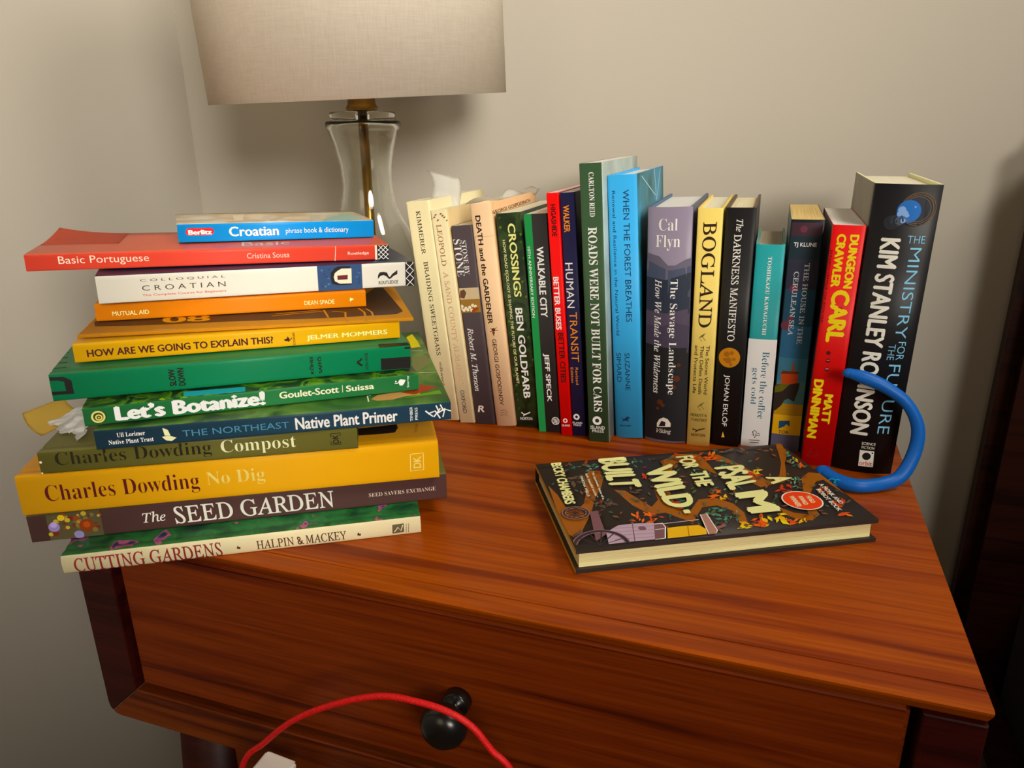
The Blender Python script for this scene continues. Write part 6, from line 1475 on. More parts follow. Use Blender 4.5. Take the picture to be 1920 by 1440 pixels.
def cut_lettering():
    """Outlines of all strings as triangles in unit boxes, from the built-in font, one text block per style."""
    want = {}
    for items in PRINT.values():
        for it in items:
            if it[0] == 't' and it[2] not in want.setdefault(it[3], []):
                want[it[3]].append(it[2])
    GAP = 4.0
    for style, strings in want.items():
        U, L, off, sh, wide = STYLES[style]
        rows = []
        for s in strings:
            body = ''
            for c in s:
                if U and 'A' <= c <= 'Z':
                    c = chr(U + ord(c) - 65)
                elif L and 'a' <= c <= 'z':
                    c = '\u210e' if (L == 0x1D44E and c == 'h') else chr(L + ord(c) - 97)
                body += c
            rows.append(body)
        cu = bpy.data.curves.new('lettering', 'FONT')
        cu.body = '\n'.join(rows)
        cu.space_line = GAP
        cu.resolution_u = 3
        cu.offset = off
        cu.fill_mode = 'FRONT'
        ob = bpy.data.objects.new('lettering', cu)
        me = bpy.data.meshes.new_from_object(ob)
        co = [(v.co.x, v.co.y) for v in me.vertices]
        faces = {}
        for p in me.polygons:
            y = sum(co[k][1] for k in p.vertices) / len(p.vertices)
            faces.setdefault(round((0.3 - y) / GAP), []).append(tuple(p.vertices))
        bpy.data.objects.remove(ob)
        bpy.data.curves.remove(cu)
        bpy.data.meshes.remove(me)
        for r, s in enumerate(strings):
            idx, V, Fc = {}, [], []
            for f in faces.get(r, []):
                for k in f:
                    if k not in idx:
                        idx[k] = len(V)
                        y = co[k][1] + r * GAP
                        V.append((co[k][0] + sh * y, y))
                Fc.append(tuple(idx[k] for k in f))
            if wide:                                   # heavier strokes: the outline repeated a little to each side
                n = len(V)
                base, bf = list(V), list(Fc)
                V, Fc = [], []
                for k, (dx, dy) in enumerate(((-wide, 0), (wide, 0), (0, wide * .55), (0, -wide * .55), (0, 0))):
                    V += [(x + dx, y + dy, 0.02 * k) for x, y in base]
                    Fc += [tuple(j + k * n for j in f) for f in bf]
            x0, x1 = min(v[0] for v in V), max(v[0] for v in V)
            y0, y1 = min(v[1] for v in V), max(v[1] for v in V)
            TEXT_CACHE[(s, style)] = ([((v[0] - x0) / (x1 - x0), (v[1] - y0) / max(1e-6, y1 - y0), v[2] if len(v) > 2 else 0) for v in V], Fc)


cut_lettering()


def text_tris(s, style):
    return TEXT_CACHE[(s, style)]


def ribbon(pts, w):
    """A printed line of constant width through flat points."""
    Lp, Rp = [], []
    n = len(pts)
    for i, p in enumerate(pts):
        a = pts[max(i - 1, 0)]
        b = pts[min(i + 1, n - 1)]
        d = math.hypot(b[0] - a[0], b[1] - a[1]) or 1
        nx, ny = -(b[1] - a[1]) / d * w / 2, (b[0] - a[0]) / d * w / 2
        Lp.append((p[0] + nx, p[1] + ny))
        Rp.append((p[0] - nx, p[1] - ny))
    V = Lp + Rp
    return V, [(i, i + 1, n + i + 1, n + i) for i in range(n - 1)]


class Book:
    def __init__(s, key, hard, W, cover, page, bulge=0.0, front=None, back=None, board=2.2, crown=0.0, hang=3.0, name='paperback_book', inner=None, lining=None):
        s.key = key
        s.k, x, y, z, a, s.H, s.T, tilt = POSES[key]
        s.W, s.hard, s.b = W, hard, bulge
        s.crown = crown
        s.xo = s.H if s.k == 's' else 0.0
        rot = (0, PI / 2 - a, 0) if s.k == 's' else (0, tilt, a)
        s.root = empty(name, (x, y, z + ZT), rot)
        s.hang = hang if hard else 0.25
        s.c = board if hard else 0.4
        s.build(cover, front or cover, back or cover, page, inner, lining)

    def spine_y(s, v):
        t = 2 * v / s.T - 1
        return -s.b * (1 - min(1, t * t))

    def top_z(s, y):
        z = s.T + s.crown * math.sin(PI * min(1, max(0, y / s.W)))
        if s.hard:
            z -= 0.7 * math.exp(-((y - 8.5) / 2.2) ** 2)
        return z

    def build(s, cover, front, back, page, inner, lining):
        H, T, W, c = s.H, s.T, s.W, s.c
        r = min(0.9, T * 0.12)
        ys = [W, W * 0.8, W * 0.6, W * 0.4, W * 0.22] + ([14, 11, 9.8, 8.5, 7.2, 5.5] if s.hard else [9, 5])
        ys = [y for y in sorted(set(ys), reverse=True) if y > r + .5]
        P, Q, slot = [], [], []
        cs = 0.7 if s.hard else 0.4
        for y in ys:                                   # back cover
            dz = 0.7 * math.exp(-((y - 8.5) / 2.2) ** 2) if s.hard else 0
            P.append((y, dz)); Q.append((y, dz + c)); slot.append(2)
        nv = 9
        for k in range(nv):                            # spine
            v = r + (T - 2 * r) * k / (nv - 1)
            if k == 0:
                P.append((r * 0.3, r * 0.3)); Q.append((max(cs, r), max(c, r) if not s.hard else c)); slot.append(0)
            P.append((s.spine_y(v), v)); Q.append((s.spine_y(v) + cs, min(max(v, c), T - c))); slot.append(0)
            if k == nv - 1:
                P.append((r * 0.3, T - r * 0.3)); Q.append((max(cs, r), T - c)); slot.append(1)
        for y in reversed(ys):                         # front cover
            P.append((y, s.top_z(y))); Q.append((y, s.top_z(y) - c)); slot.append(1)
        bm = bmesh.new()
        xa, xb = -s.xo, H - s.xo
        g = [[bm.verts.new((x / 1000, y / 1000, z / 1000)) for (y, z) in L] for x in (xa, xb) for L in (P, Q)]
        Pa, Qa, Pb, Qb = g
        n = len(P)
        for i in range(n - 1):
            f = bm.faces.new((Pa[i], Pa[i + 1], Pb[i + 1], Pb[i]))
            f.material_index = slot[i] if slot[i] == slot[i + 1] else 0
            if slot[i] == 2 and slot[i + 1] == 2:
                f.material_index = 2
            f.smooth = True
            bm.faces.new((Qa[i], Qb[i], Qb[i + 1], Qa[i + 1])).material_index = 4
            bm.faces.new((Pa[i], Qa[i], Qa[i + 1], Pa[i + 1])).material_index = 3
            bm.faces.new((Pb[i], Pb[i + 1], Qb[i + 1], Qb[i])).material_index = 3
        for i in (0, n - 1):
            bm.faces.new((Pa[i], Pb[i], Qb[i], Qa[i])).material_index = 2 if i == 0 else 1
        s.cover = from_bm('cover', bm, [cover, front, back, inner or cover, lining or inner or cover], s.root)
        h = s.hang
        y0 = 1.6 if s.hard else 0.45
        bm = bmesh.new()
        g = []
        zs = [c + 0.02 + (T - 2 * c - 0.04) * k / 6 for k in range(7)]
        prof = [((s.spine_y(z) * 0.8 if s.hard else s.spine_y(z)) + y0, z) for z in zs]
        tops = [(y, s.top_z(y) - c - 0.02 if not s.hard else T - c - 0.02) for y in (W * .25, W * .5, W * .75)]
        fore = [(W - h + (s.b * 0.5 * (1 - (2 * k / 6 - 1) ** 2) * -1 if s.hard else 0), z) for k, z in reversed(list(enumerate(zs)))]
        loop = prof + tops + fore
        A = [bm.verts.new(((h - s.xo) / 1000, y / 1000, z / 1000)) for y, z in loop]
        B = [bm.verts.new(((H - h - s.xo) / 1000, y / 1000, z / 1000)) for y, z in loop]
        n = len(loop)
        for i in range(n):
            j = (i + 1) % n
            bm.faces.new((A[i], A[j], B[j], B[i]))
        bm.faces.new(A[::-1])
        bm.faces.new(B)
        bmesh.ops.triangulate(bm, faces=[f for f in bm.faces if len(f.verts) > 4])
        s.pages = from_bm('page_block', bm, page, s.root)

    def print_all(s):
        groups = {}
        for i, it in enumerate(PRINT.get(s.key, [])):
            groups.setdefault((it[1], it[-1]), []).append((i, it))
        for (part, _), items in groups.items():
            bm = bmesh.new()
            cols = []
            for i, it in items:
                kind, face = it[0], it[-1]
                col = it[-2]
                if kind == 't':
                    q = it[4]
                    V, Fc = text_tris(it[2], it[3])
                    V = [tuple((1 - a) * (1 - b) * q[j] + a * (1 - b) * q[2 + j] + a * b * q[4 + j] + (1 - a) * b * q[6 + j] for j in (0, 1)) + (c,) for a, b, c in V]
                elif kind == 'p':
                    q = it[2]
                    V = [(q[k], q[k + 1]) for k in range(0, len(q), 2)]
                    Fc = [tuple(range(len(V)))]
                elif kind == 'l':
                    q = it[2]
                    V, Fc = ribbon([(q[k], q[k + 1]) for k in range(0, len(q), 2)], it[3])
                else:
                    (cx, cy, r), ring = it[2], it[3]
                    n = 24
                    V = [(cx + r * math.cos(2 * PI * k / n), cy + r * math.sin(2 * PI * k / n)) for k in range(n)]
                    if ring:
                        V += [(cx + ring * r * math.cos(2 * PI * k / n), cy + ring * r * math.sin(2 * PI * k / n)) for k in range(n)]
                        Fc = [(k, (k + 1) % n, n + (k + 1) % n, n + k) for k in range(n)]
                    else:
                        Fc = [tuple(range(n))]
                hi = s.T if face == 'S' else s.W
                V = [(min(max(v[0], 0.05), s.H - 0.05), min(max(v[1], 0.05), hi - 0.05), v[2] if len(v) > 2 else 0) for v in V]
                if col not in cols:
                    cols.append(col)
                sub = bmesh.new()
                vs = [sub.verts.new(v) for v in V]
                for f in Fc:
                    try:
                        sub.faces.new([vs[k] for k in f])
                    except ValueError:
                        pass
                bmesh.ops.triangulate(sub, faces=[f for f in sub.faces if len(f.verts) > 4])
                if face == 'S' and s.b > 0.3:
                    for k in range(1, 12):
                        bmesh.ops.bisect_plane(sub, geom=sub.verts[:] + sub.edges[:] + sub.faces[:], plane_co=(0, s.T * k / 12, 0), plane_no=(0, 1, 0))
                elif face == 'F' and (s.crown or s.hard):
                    for k in (5.5, 7.2, 8.5, 9.8, 11, 14) + tuple(s.W * f for f in (.22, .4, .6, .8)):
                        bmesh.ops.bisect_plane(sub, geom=sub.verts[:] + sub.edges[:] + sub.faces[:], plane_co=(0, k, 0), plane_no=(0, 1, 0))
                e = 0.06 + 0.0035 * i
                for v in sub.verts:
                    a, b, up_ = v.co
                    if face == 'S':
                        v.co = ((a - s.xo) / 1000, (s.spine_y(b) - e - up_) / 1000, b / 1000)
                    else:
                        v.co = ((a - s.xo) / 1000, b / 1000, (s.top_z(b) + e + up_) / 1000)
                out = Vector((0, -1, 0)) if face == 'S' else Vector((0, 0, 1))
                mi = cols.index(col)
                base = [bm.verts.new(v.co) for v in sub.verts]
                sub.verts.index_update()
                for f in sub.faces:
                    f.normal_update()
                    idx = [v.index for v in f.verts]
                    if f.normal.dot(out) < 0:
                        idx.reverse()
                    try:
                        bm.faces.new([base[k] for k in idx]).material_index = mi
                    except ValueError:
                        pass
                sub.free()
            me = bpy.data.meshes.new(part)
            bm.to_mesh(me)
            bm.free()
            for h in cols:
                me.materials.append(paint(h, 0.5))
            link(part, me, s.root)
        return s


# ------------------------------------------------------------------ the room
def wall_material(name, h):
    m, nt, b = base_mat(name)
    tc = nt.nodes.new('ShaderNodeTexCoord')
    n = nt.nodes.new('ShaderNodeTexNoise')
    n.inputs['Scale'].default_value = 240
    n.inputs['Detail'].default_value = 6
    bp = nt.nodes.new('ShaderNodeBump')
    bp.inputs['Strength'].default_value = 0.10
    bp.inputs['Distance'].default_value = 0.001
    nt.links.new(tc.outputs['Object'], n.inputs['Vector'])
    nt.links.new(n.outputs['Fac'], bp.inputs['Height'])
    nt.links.new(bp.outputs['Normal'], b.inputs['Normal'])
    b.inputs['Base Color'].default_value = (*lin(h), 1)
    b.inputs['Roughness'].default_value = 0.75
    return m


WALL = wall_material('wall_paint', 'bdb6a8')
struct(from_bm('wall_back', box_bm(LEFT_X - 0.1, 2.2, WALL_Y, WALL_Y + 0.1, 0, 2.5), WALL))
struct(from_bm('wall_left', box_bm(LEFT_X - 0.1, LEFT_X, -2.6, WALL_Y, 0, 2.5), WALL))
struct(from_bm('floor', box_bm(LEFT_X - 0.1, 2.2, -2.6, WALL_Y + 0.1, -0.05, 0), wood_mat('floor_boards', '4a2c18', '63402a', '74502f', 0.5, 7)))
BASE = paint('cfc4b0', 0.5, vary=0.03)
struct(from_bm('baseboard_back', box_bm(LEFT_X, 2.2, WALL_Y - 0.014, WALL_Y, 0, 0.07, 0.003), BASE))
struct(from_bm('baseboard_left', box_bm(LEFT_X, LEFT_X + 0.014, -2.6, WALL_Y - 0.014, 0, 0.07, 0.003), BASE))

# ------------------------------------------------------------------ nightstand
NX0, NX1, NY1, NB = -0.614, 0.0, 0.43, -0.178
ns = empty('nightstand', (-0.307, 0.2, 0))
tag(ns, 'teak nightstand with one drawer and a round black knob, carrying all the books', 'nightstand')


def at_ns(o):
    o.parent = ns
    o.matrix_parent_inverse = Matrix.Translation((0.307, -0.2, 0))
    return o


def ns_box(name, x0, x1, y0, y1, z0, z1, mat, bevel=0.001, seg=2):
    return at_ns(from_bm(name, box_bm(x0, x1, y0, y1, ZT + z0, ZT + z1, bevel, seg), mat))


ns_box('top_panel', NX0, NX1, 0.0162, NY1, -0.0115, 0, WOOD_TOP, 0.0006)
# front lip of the top: solid strip with a chamfer underneath
bm = bmesh.new()
prof = [(0.0155, 0.0), (0.0010, 0.0), (0.0, -0.0010), (0.0006, -0.0030), (0.0070, -0.0115), (0.0155, -0.0115)]
ra = [bm.verts.new((NX0, y, ZT + z)) for y, z in prof]
rb = [bm.verts.new((NX1, y, ZT + z)) for y, z in prof]
for i in range(len(prof)):
    j = (i + 1) % len(prof)
    bm.faces.new((ra[i], ra[j], rb[j], rb[i]))
bm.faces.new(ra[::-1])
bm.faces.new(rb)
at_ns(from_bm('front_lip', bm, WOOD_TOP))
ZB = -0.0118


def ns_prism(name, pts, y0, y1, mat):
    bm = bmesh.new()
    A = [bm.verts.new((x, y0, ZT + z)) for x, z in pts]
    B = [bm.verts.new((x, y1, ZT + z)) for x, z in pts]
    for i in range(len(pts)):
        j = (i + 1) % len(pts)
        bm.faces.new((A[i], A[j], B[j], B[i]))
    bm.faces.new(A[::-1])
    bm.faces.new(B)
    bmesh.ops.bevel(bm, geom=[e for e in bm.edges if abs(e.verts[0].co.y - y0) < 1e-6 and abs(e.verts[1].co.y - y0) < 1e-6], offset=0.0008, segments=1, affect='EDGES')
    return at_ns(from_bm(name, bm, mat))


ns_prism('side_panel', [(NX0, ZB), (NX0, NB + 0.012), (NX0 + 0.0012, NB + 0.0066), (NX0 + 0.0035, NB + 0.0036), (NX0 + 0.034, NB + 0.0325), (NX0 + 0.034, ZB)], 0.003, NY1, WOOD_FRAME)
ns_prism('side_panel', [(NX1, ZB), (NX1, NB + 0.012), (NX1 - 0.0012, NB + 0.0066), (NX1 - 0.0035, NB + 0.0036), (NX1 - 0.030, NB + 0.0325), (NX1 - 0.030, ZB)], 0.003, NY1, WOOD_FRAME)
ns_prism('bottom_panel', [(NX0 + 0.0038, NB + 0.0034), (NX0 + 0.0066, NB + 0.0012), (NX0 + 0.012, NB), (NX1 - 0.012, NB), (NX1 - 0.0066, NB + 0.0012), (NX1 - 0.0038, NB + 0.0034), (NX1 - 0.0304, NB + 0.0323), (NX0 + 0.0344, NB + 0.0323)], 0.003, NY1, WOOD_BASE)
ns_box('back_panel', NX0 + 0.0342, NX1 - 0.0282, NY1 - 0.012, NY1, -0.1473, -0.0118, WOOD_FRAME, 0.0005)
GAP_SHADE = paint('1a0c08', 0.9)  # near-black colour puts the shade of the drawer gaps into the box
ns_box('drawer_box', NX0 + 0.040, NX1 - 0.034, 0.030, NY1 - 0.03, -0.140, -0.020, GAP_SHADE, 0.001)
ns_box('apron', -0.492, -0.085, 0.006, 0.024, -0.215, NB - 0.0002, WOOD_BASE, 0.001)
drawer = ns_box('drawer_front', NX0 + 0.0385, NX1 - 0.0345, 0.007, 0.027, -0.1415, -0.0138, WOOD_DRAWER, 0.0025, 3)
BLACKMETAL = paint('141312', 0.25, gain=1.0)
BLACKMETAL.node_tree.nodes['Principled BSDF'].inputs['Specular IOR Level'].default_value = 0.5
prof = [(0, 0.0112), (0.006, 0.0108), (0.0115, 0.0085), (0.0150, 0.004), (0.0157, 0), (0.0150, -0.004), (0.0115, -0.0078), (0.0065, -0.0096), (0.0045, -0.0105), (0.0045, -0.0165), (0.0085, -0.0170), (0.0092, -0.0185), (0.0092, -0.0262), (0, -0.0262)]
bm = lathe_bm(prof, 40)
bmesh.ops.rotate(bm, verts=bm.verts[:], cent=(0, 0, 0), matrix=Matrix.Rotation(PI / 2, 3, 'X'))
bmesh.ops.translate(bm, verts=bm.verts[:], vec=(-0.2959, -0.0182, ZT - 0.0786))
kn = from_bm('knob', bm, BLACKMETAL, None, True)
kn.parent = drawer
kn.matrix_parent_inverse = drawer.matrix_world.inverted()
for sx in (0, 1):
    for sy in (0, 1):
        cx = NX0 + 0.048 if sx == 0 else NX1 - 0.048
        cy = 0.075 if sy == 0 else NY1 - 0.075
        dx, dy = (-0.05 if sx == 0 else 0.05), (-0.03 if sy == 0 else 0.03)
        bm = bmesh.new()
        rings = []
        for t, r in ((0, 0.034), (0.5, 0.028), (1, 0.019)):
            z = ZT + NB - 0.0002 - t * (ZT + NB - 0.0002)
            rings.append([bm.verts.new((cx + dx * t + r * math.cos(2 * PI * k / 20), cy + dy * t + r * math.sin(2 * PI * k / 20), z)) for k in range(20)])
        for a, b in zip(rings, rings[1:]):
            for k in range(20):
                bm.faces.new((a[k], a[(k + 1) % 20], b[(k + 1) % 20], b[k]))
        bm.faces.new(rings[0])
        bm.faces.new(rings[-1][::-1])
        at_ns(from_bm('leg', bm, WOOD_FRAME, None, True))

# ------------------------------------------------------------------ bed beside the nightstand
BEDWOOD = wood_mat('dark_bed_wood', '1c0a06', '2a1009', '34150b', 0.4, 9)
bed = empty('bed', (0.8, -0.4, 0))
tag(bed, 'dark wooden bed with a tall headboard at the right edge', 'bed')


def bedpart(name, bm, mat):
    o = from_bm(name, bm, mat)
    o.parent = bed
    o.matrix_parent_inverse = Matrix.Translation((-0.8, 0.4, 0))
    return o


bedpart('headboard', box_bm(0.1060, 1.6, 0.470, 0.514, 0.10, ZT + 0.275, 0.014, 4), BEDWOOD)
bedpart('mattress', box_bm(0.150, 1.55, -1.55, 0.468, 0.32, ZT - 0.10, 0.05, 4), paint('201c1c', 0.85, vary=0.15))
bedpart('side_rail', box_bm(0.115, 0.148, -1.6, 0.469, 0.18, 0.42, 0.004), BEDWOOD)
for x in (0.14, 1.56):
    for y in (-1.57, 0.490):
        bedpart('leg', box_bm(x - 0.03, x + 0.03, y - 0.024, y + 0.024, 0, 0.0998 if y > 0 else 0.1798, 0.003), BEDWOOD)

# ------------------------------------------------------------------ table lamp
LX, LY = -0.5375, 0.36
lamp = empty('table_lamp', (LX, LY, ZT))
tag(lamp, 'unlit table lamp with a drum shade of pale linen and a clear glass base', 'lamp')
GLASS, nt, bs = base_mat('clear_glass')
bs.inputs['Base Color'].default_value = (0.97, 0.99, 0.96, 1)
bs.inputs['Roughness'].default_value = 0.02
bs.inputs['Transmission Weight'].default_value = 1.0
bs.inputs['IOR'].default_value = 1.45
BRASS = paint('8c7248', 0.32, metal=1.0, gain=1.1)
outer = [(0.0529, 0.0010), (0.0592, 0.0057), (0.0634, 0.0285), (0.0613, 0.0713), (0.0571, 0.1142), (0.0518, 0.1480), (0.0470, 0.1660), (0.0423, 0.1808), (0.0333, 0.1956), (0.0288, 0.2104), (0.0262, 0.2273), (0.0273, 0.2484), (0.0317, 0.2674), (0.0372, 0.2828), (0.0383, 0.2854), (0.0387, 0.2881), (0.0378, 0.2905)]
inner = [(0.0336, 0.2905), (0.0328, 0.2828), (0.0285, 0.2674), (0.0243, 0.2484), (0.0233, 0.2273), (0.0258, 0.2104), (0.0307, 0.1956), (0.0396, 0.1808), (0.0444, 0.1660), (0.0492, 0.1480), (0.0544, 0.1142), (0.0587, 0.0713), (0.0602, 0.0285), (0.0507, 0.0095), (0, 0.0086)]
from_bm('glass_body', lathe_bm([(0, 0.0010)] + outer + inner, 64), GLASS, lamp, True)
from_bm('glass_collar', lathe_bm([(0.0052, 0.2909), (0.0328, 0.2909), (0.0336, 0.2918), (0.0336, 0.2987), (0.0328, 0.2996), (0.0052, 0.2996)], 64, closed=True), GLASS, lamp, True)
from_bm('pole', lathe_bm([(0, 0.0090), (0.0050, 0.0090), (0.0050, 0.3013), (0, 0.3013)], 24), BRASS, lamp, True)
from_bm('socket', lathe_bm([(0.0051, 0.2998), (0.0137, 0.2998), (0.0161, 0.3013), (0.0165, 0.3032), (0.0150, 0.3055), (0.0142, 0.3076), (0.0142, 0.3488), (0.0116, 0.3541), (0.0051, 0.3541)], 40, closed=True), BRASS, lamp, True)
from_bm('bulb', lathe_bm([(0, 0.4493), (0.0148, 0.4461), (0.0264, 0.4334), (0.0317, 0.4154), (0.0285, 0.3964), (0.0169, 0.3753), (0.0122, 0.3546), (0, 0.3546)], 32), paint('ece6da', 0.3), lamp, True)
LINEN, nt, bs = base_mat('linen')
tc = nt.nodes.new('ShaderNodeTexCoord')
mps = []
for sc in ((40, 40, 900), (700, 700, 40)):
    mp = nt.nodes.new('ShaderNodeMapping')
    mp.inputs['Scale'].default_value = sc
    n = nt.nodes.new('ShaderNodeTexNoise')
    n.inputs['Scale'].default_value = 1.4
    n.inputs['Detail'].default_value = 3
    nt.links.new(tc.outputs['Object'], mp.inputs['Vector'])
    nt.links.new(mp.outputs['Vector'], n.inputs['Vector'])
    mps.append(n)
add_n = nt.nodes.new('ShaderNodeMath')
nt.links.new(mps[0].outputs['Fac'], add_n.inputs[0])
nt.links.new(mps[1].outputs['Fac'], add_n.inputs[1])
cr = nt.nodes.new('ShaderNodeValToRGB')
cr.color_ramp.elements[0].position = 0.35
cr.color_ramp.elements[0].color = (*lin('e4dbc8'), 1)
cr.color_ramp.elements[1].position = 0.62
cr.color_ramp.elements[1].color = (*lin('f4eee2'), 1)
half = nt.nodes.new('ShaderNodeMath')
half.operation = 'MULTIPLY'
half.inputs[1].default_value = 0.5
nt.links.new(add_n.outputs[0], half.inputs[0])
nt.links.new(half.outputs[0], cr.inputs['Fac'])
nt.links.new(cr.outputs['Color'], bs.inputs['Base Color'])
bp = nt.nodes.new('ShaderNodeBump')
bp.inputs['Strength'].default_value = 0.15
bp.inputs['Distance'].default_value = 0.0005
nt.links.new(half.outputs[0], bp.inputs['Height'])
nt.links.new(bp.outputs['Normal'], bs.inputs['Normal'])
bs.inputs['Roughness'].default_value = 0.9
trl = nt.nodes.new('ShaderNodeBsdfTranslucent')
trl.inputs['Color'].default_value = (*lin('e8dcc4'), 1)
mixs = nt.nodes.new('ShaderNodeMixShader')
mixs.inputs[0].default_value = 0.42
outn = nt.nodes['Material Output']
nt.links.new(bs.outputs[0], mixs.inputs[1])
nt.links.new(trl.outputs[0], mixs.inputs[2])
nt.links.new(mixs.outputs[0], outn.inputs['Surface'])
SR, SZ = 0.1480, 0.3124
TILT = Matrix.Translation((0, 0, 0.33)) @ Matrix.Rotation(0.055, 4, 'X') @ Matrix.Rotation(-0.010, 4, 'Y') @ Matrix.Translation((0, 0, -0.33))   # the shade sits a little askew
from_bm('shade', lathe_bm([(SR, SZ), (SR, SZ + 0.24), (SR - 0.0012, SZ + 0.24), (SR - 0.0012, SZ)], 96, closed=True), LINEN, lamp, True).data.transform(TILT)
for z in (SZ + 0.0004, SZ + 0.2375):
    from_bm('shade_rim', lathe_bm([(SR - 0.0014, z), (SR - 0.0014, z + 0.002), (SR - 0.0034, z + 0.002), (SR - 0.0034, z)], 96, closed=True), paint('d8ccb4', 0.7), lamp).data.transform(TILT)
bm = bmesh.new()
for k in range(3):
    a = 2 * PI * k / 3 + 0.4
    s = sweep_bm([(0.012 * math.cos(a), 0.012 * math.sin(a), SZ + 0.222), (0.10 * math.cos(a), 0.10 * math.sin(a), SZ + 0.222), ((SR - 0.002) * math.cos(a), (SR - 0.002) * math.sin(a), SZ + 0.236)], [(0.0012, 0.0012)] * 3, 8, Vector((0, 0, 1)))
    me = bpy.data.meshes.new('tmp')
    s.to_mesh(me)
    s.free()
    bm.from_mesh(me)
    bpy.data.meshes.remove(me)
from_bm('shade_spider', bm, BRASS, lamp).data.transform(TILT)
bm = sweep_bm(catmull([(0, 0.020, 0.345), (0, 0.045, 0.40), (0, 0.05, 0.47), (0, 0.03, 0.525), (0, 0, 0.533), (0, -0.03, 0.525), (0, -0.05, 0.47), (0, -0.045, 0.40), (0, -0.020, 0.345)], 5), [(0.0012, 0.0012)] * 41, 8, Vector((1, 0, 0)))
from_bm('harp', bm, BRASS, lamp)

# ------------------------------------------------------------------ books
CREAM, WHITEP, GREYP = pages_mat('efe4c8'), pages_mat('efe9dc'), pages_mat('b0a690')
TANP = pages_mat('d8bc84')
FOLIAGE = ramp_mat('foliage_picture', ((0.30, '0e160e'), (0.48, '1a2a16'), (0.58, '2c4020'), (0.70, '101812')), nscale=70, detail=6, distort=1.2)
GARDEN = ramp_mat('garden_picture', ((0.30, '16352a'), (0.42, '24562f'), (0.52, '357040'), (0.60, '2a5a38'), (0.64, 'b06480'), (0.68, '4a3478'), (0.72, '1c3c34')), nscale=55, detail=8, distort=0.3)
MEADOW = ramp_mat('meadow_picture', ((0.30, '1c3a20'), (0.45, '36602c'), (0.58, '5a7c3c'), (0.70, '26442a')), nscale=26, detail=5, distort=0.6)
FERNS = ramp_mat('fern_picture', ((0.32, '10200f'), (0.46, '24491c'), (0.58, '5c8a28'), (0.66, '16301a')), nscale=60, detail=4, distort=1.0)
OCEAN = ramp_mat('sea_picture', ((0.34, '1c4a4c'), (0.5, '24606a'), (0.66, '16343c')), nscale=16, detail=3)
COLLAGE = ramp_mat('photo_collage', ((0.30, 'e4d8c4'), (0.46, 'd4c8b2'), (0.56, 'c0ae94'), (0.70, 'e8e0d0')), nscale=22, detail=2)
LEAFY = ramp_mat('green_cloth_print', ((0.38, '1a3428'), (0.50, '2c6470'), (0.62, '347a98')), nscale=18, detail=4)
G1, G2 = 'books leaning upright in a row at the back', 'books lying flat in the tall stack'
PB, HB = 'paperback_book', 'hardcover_book'
P = paint
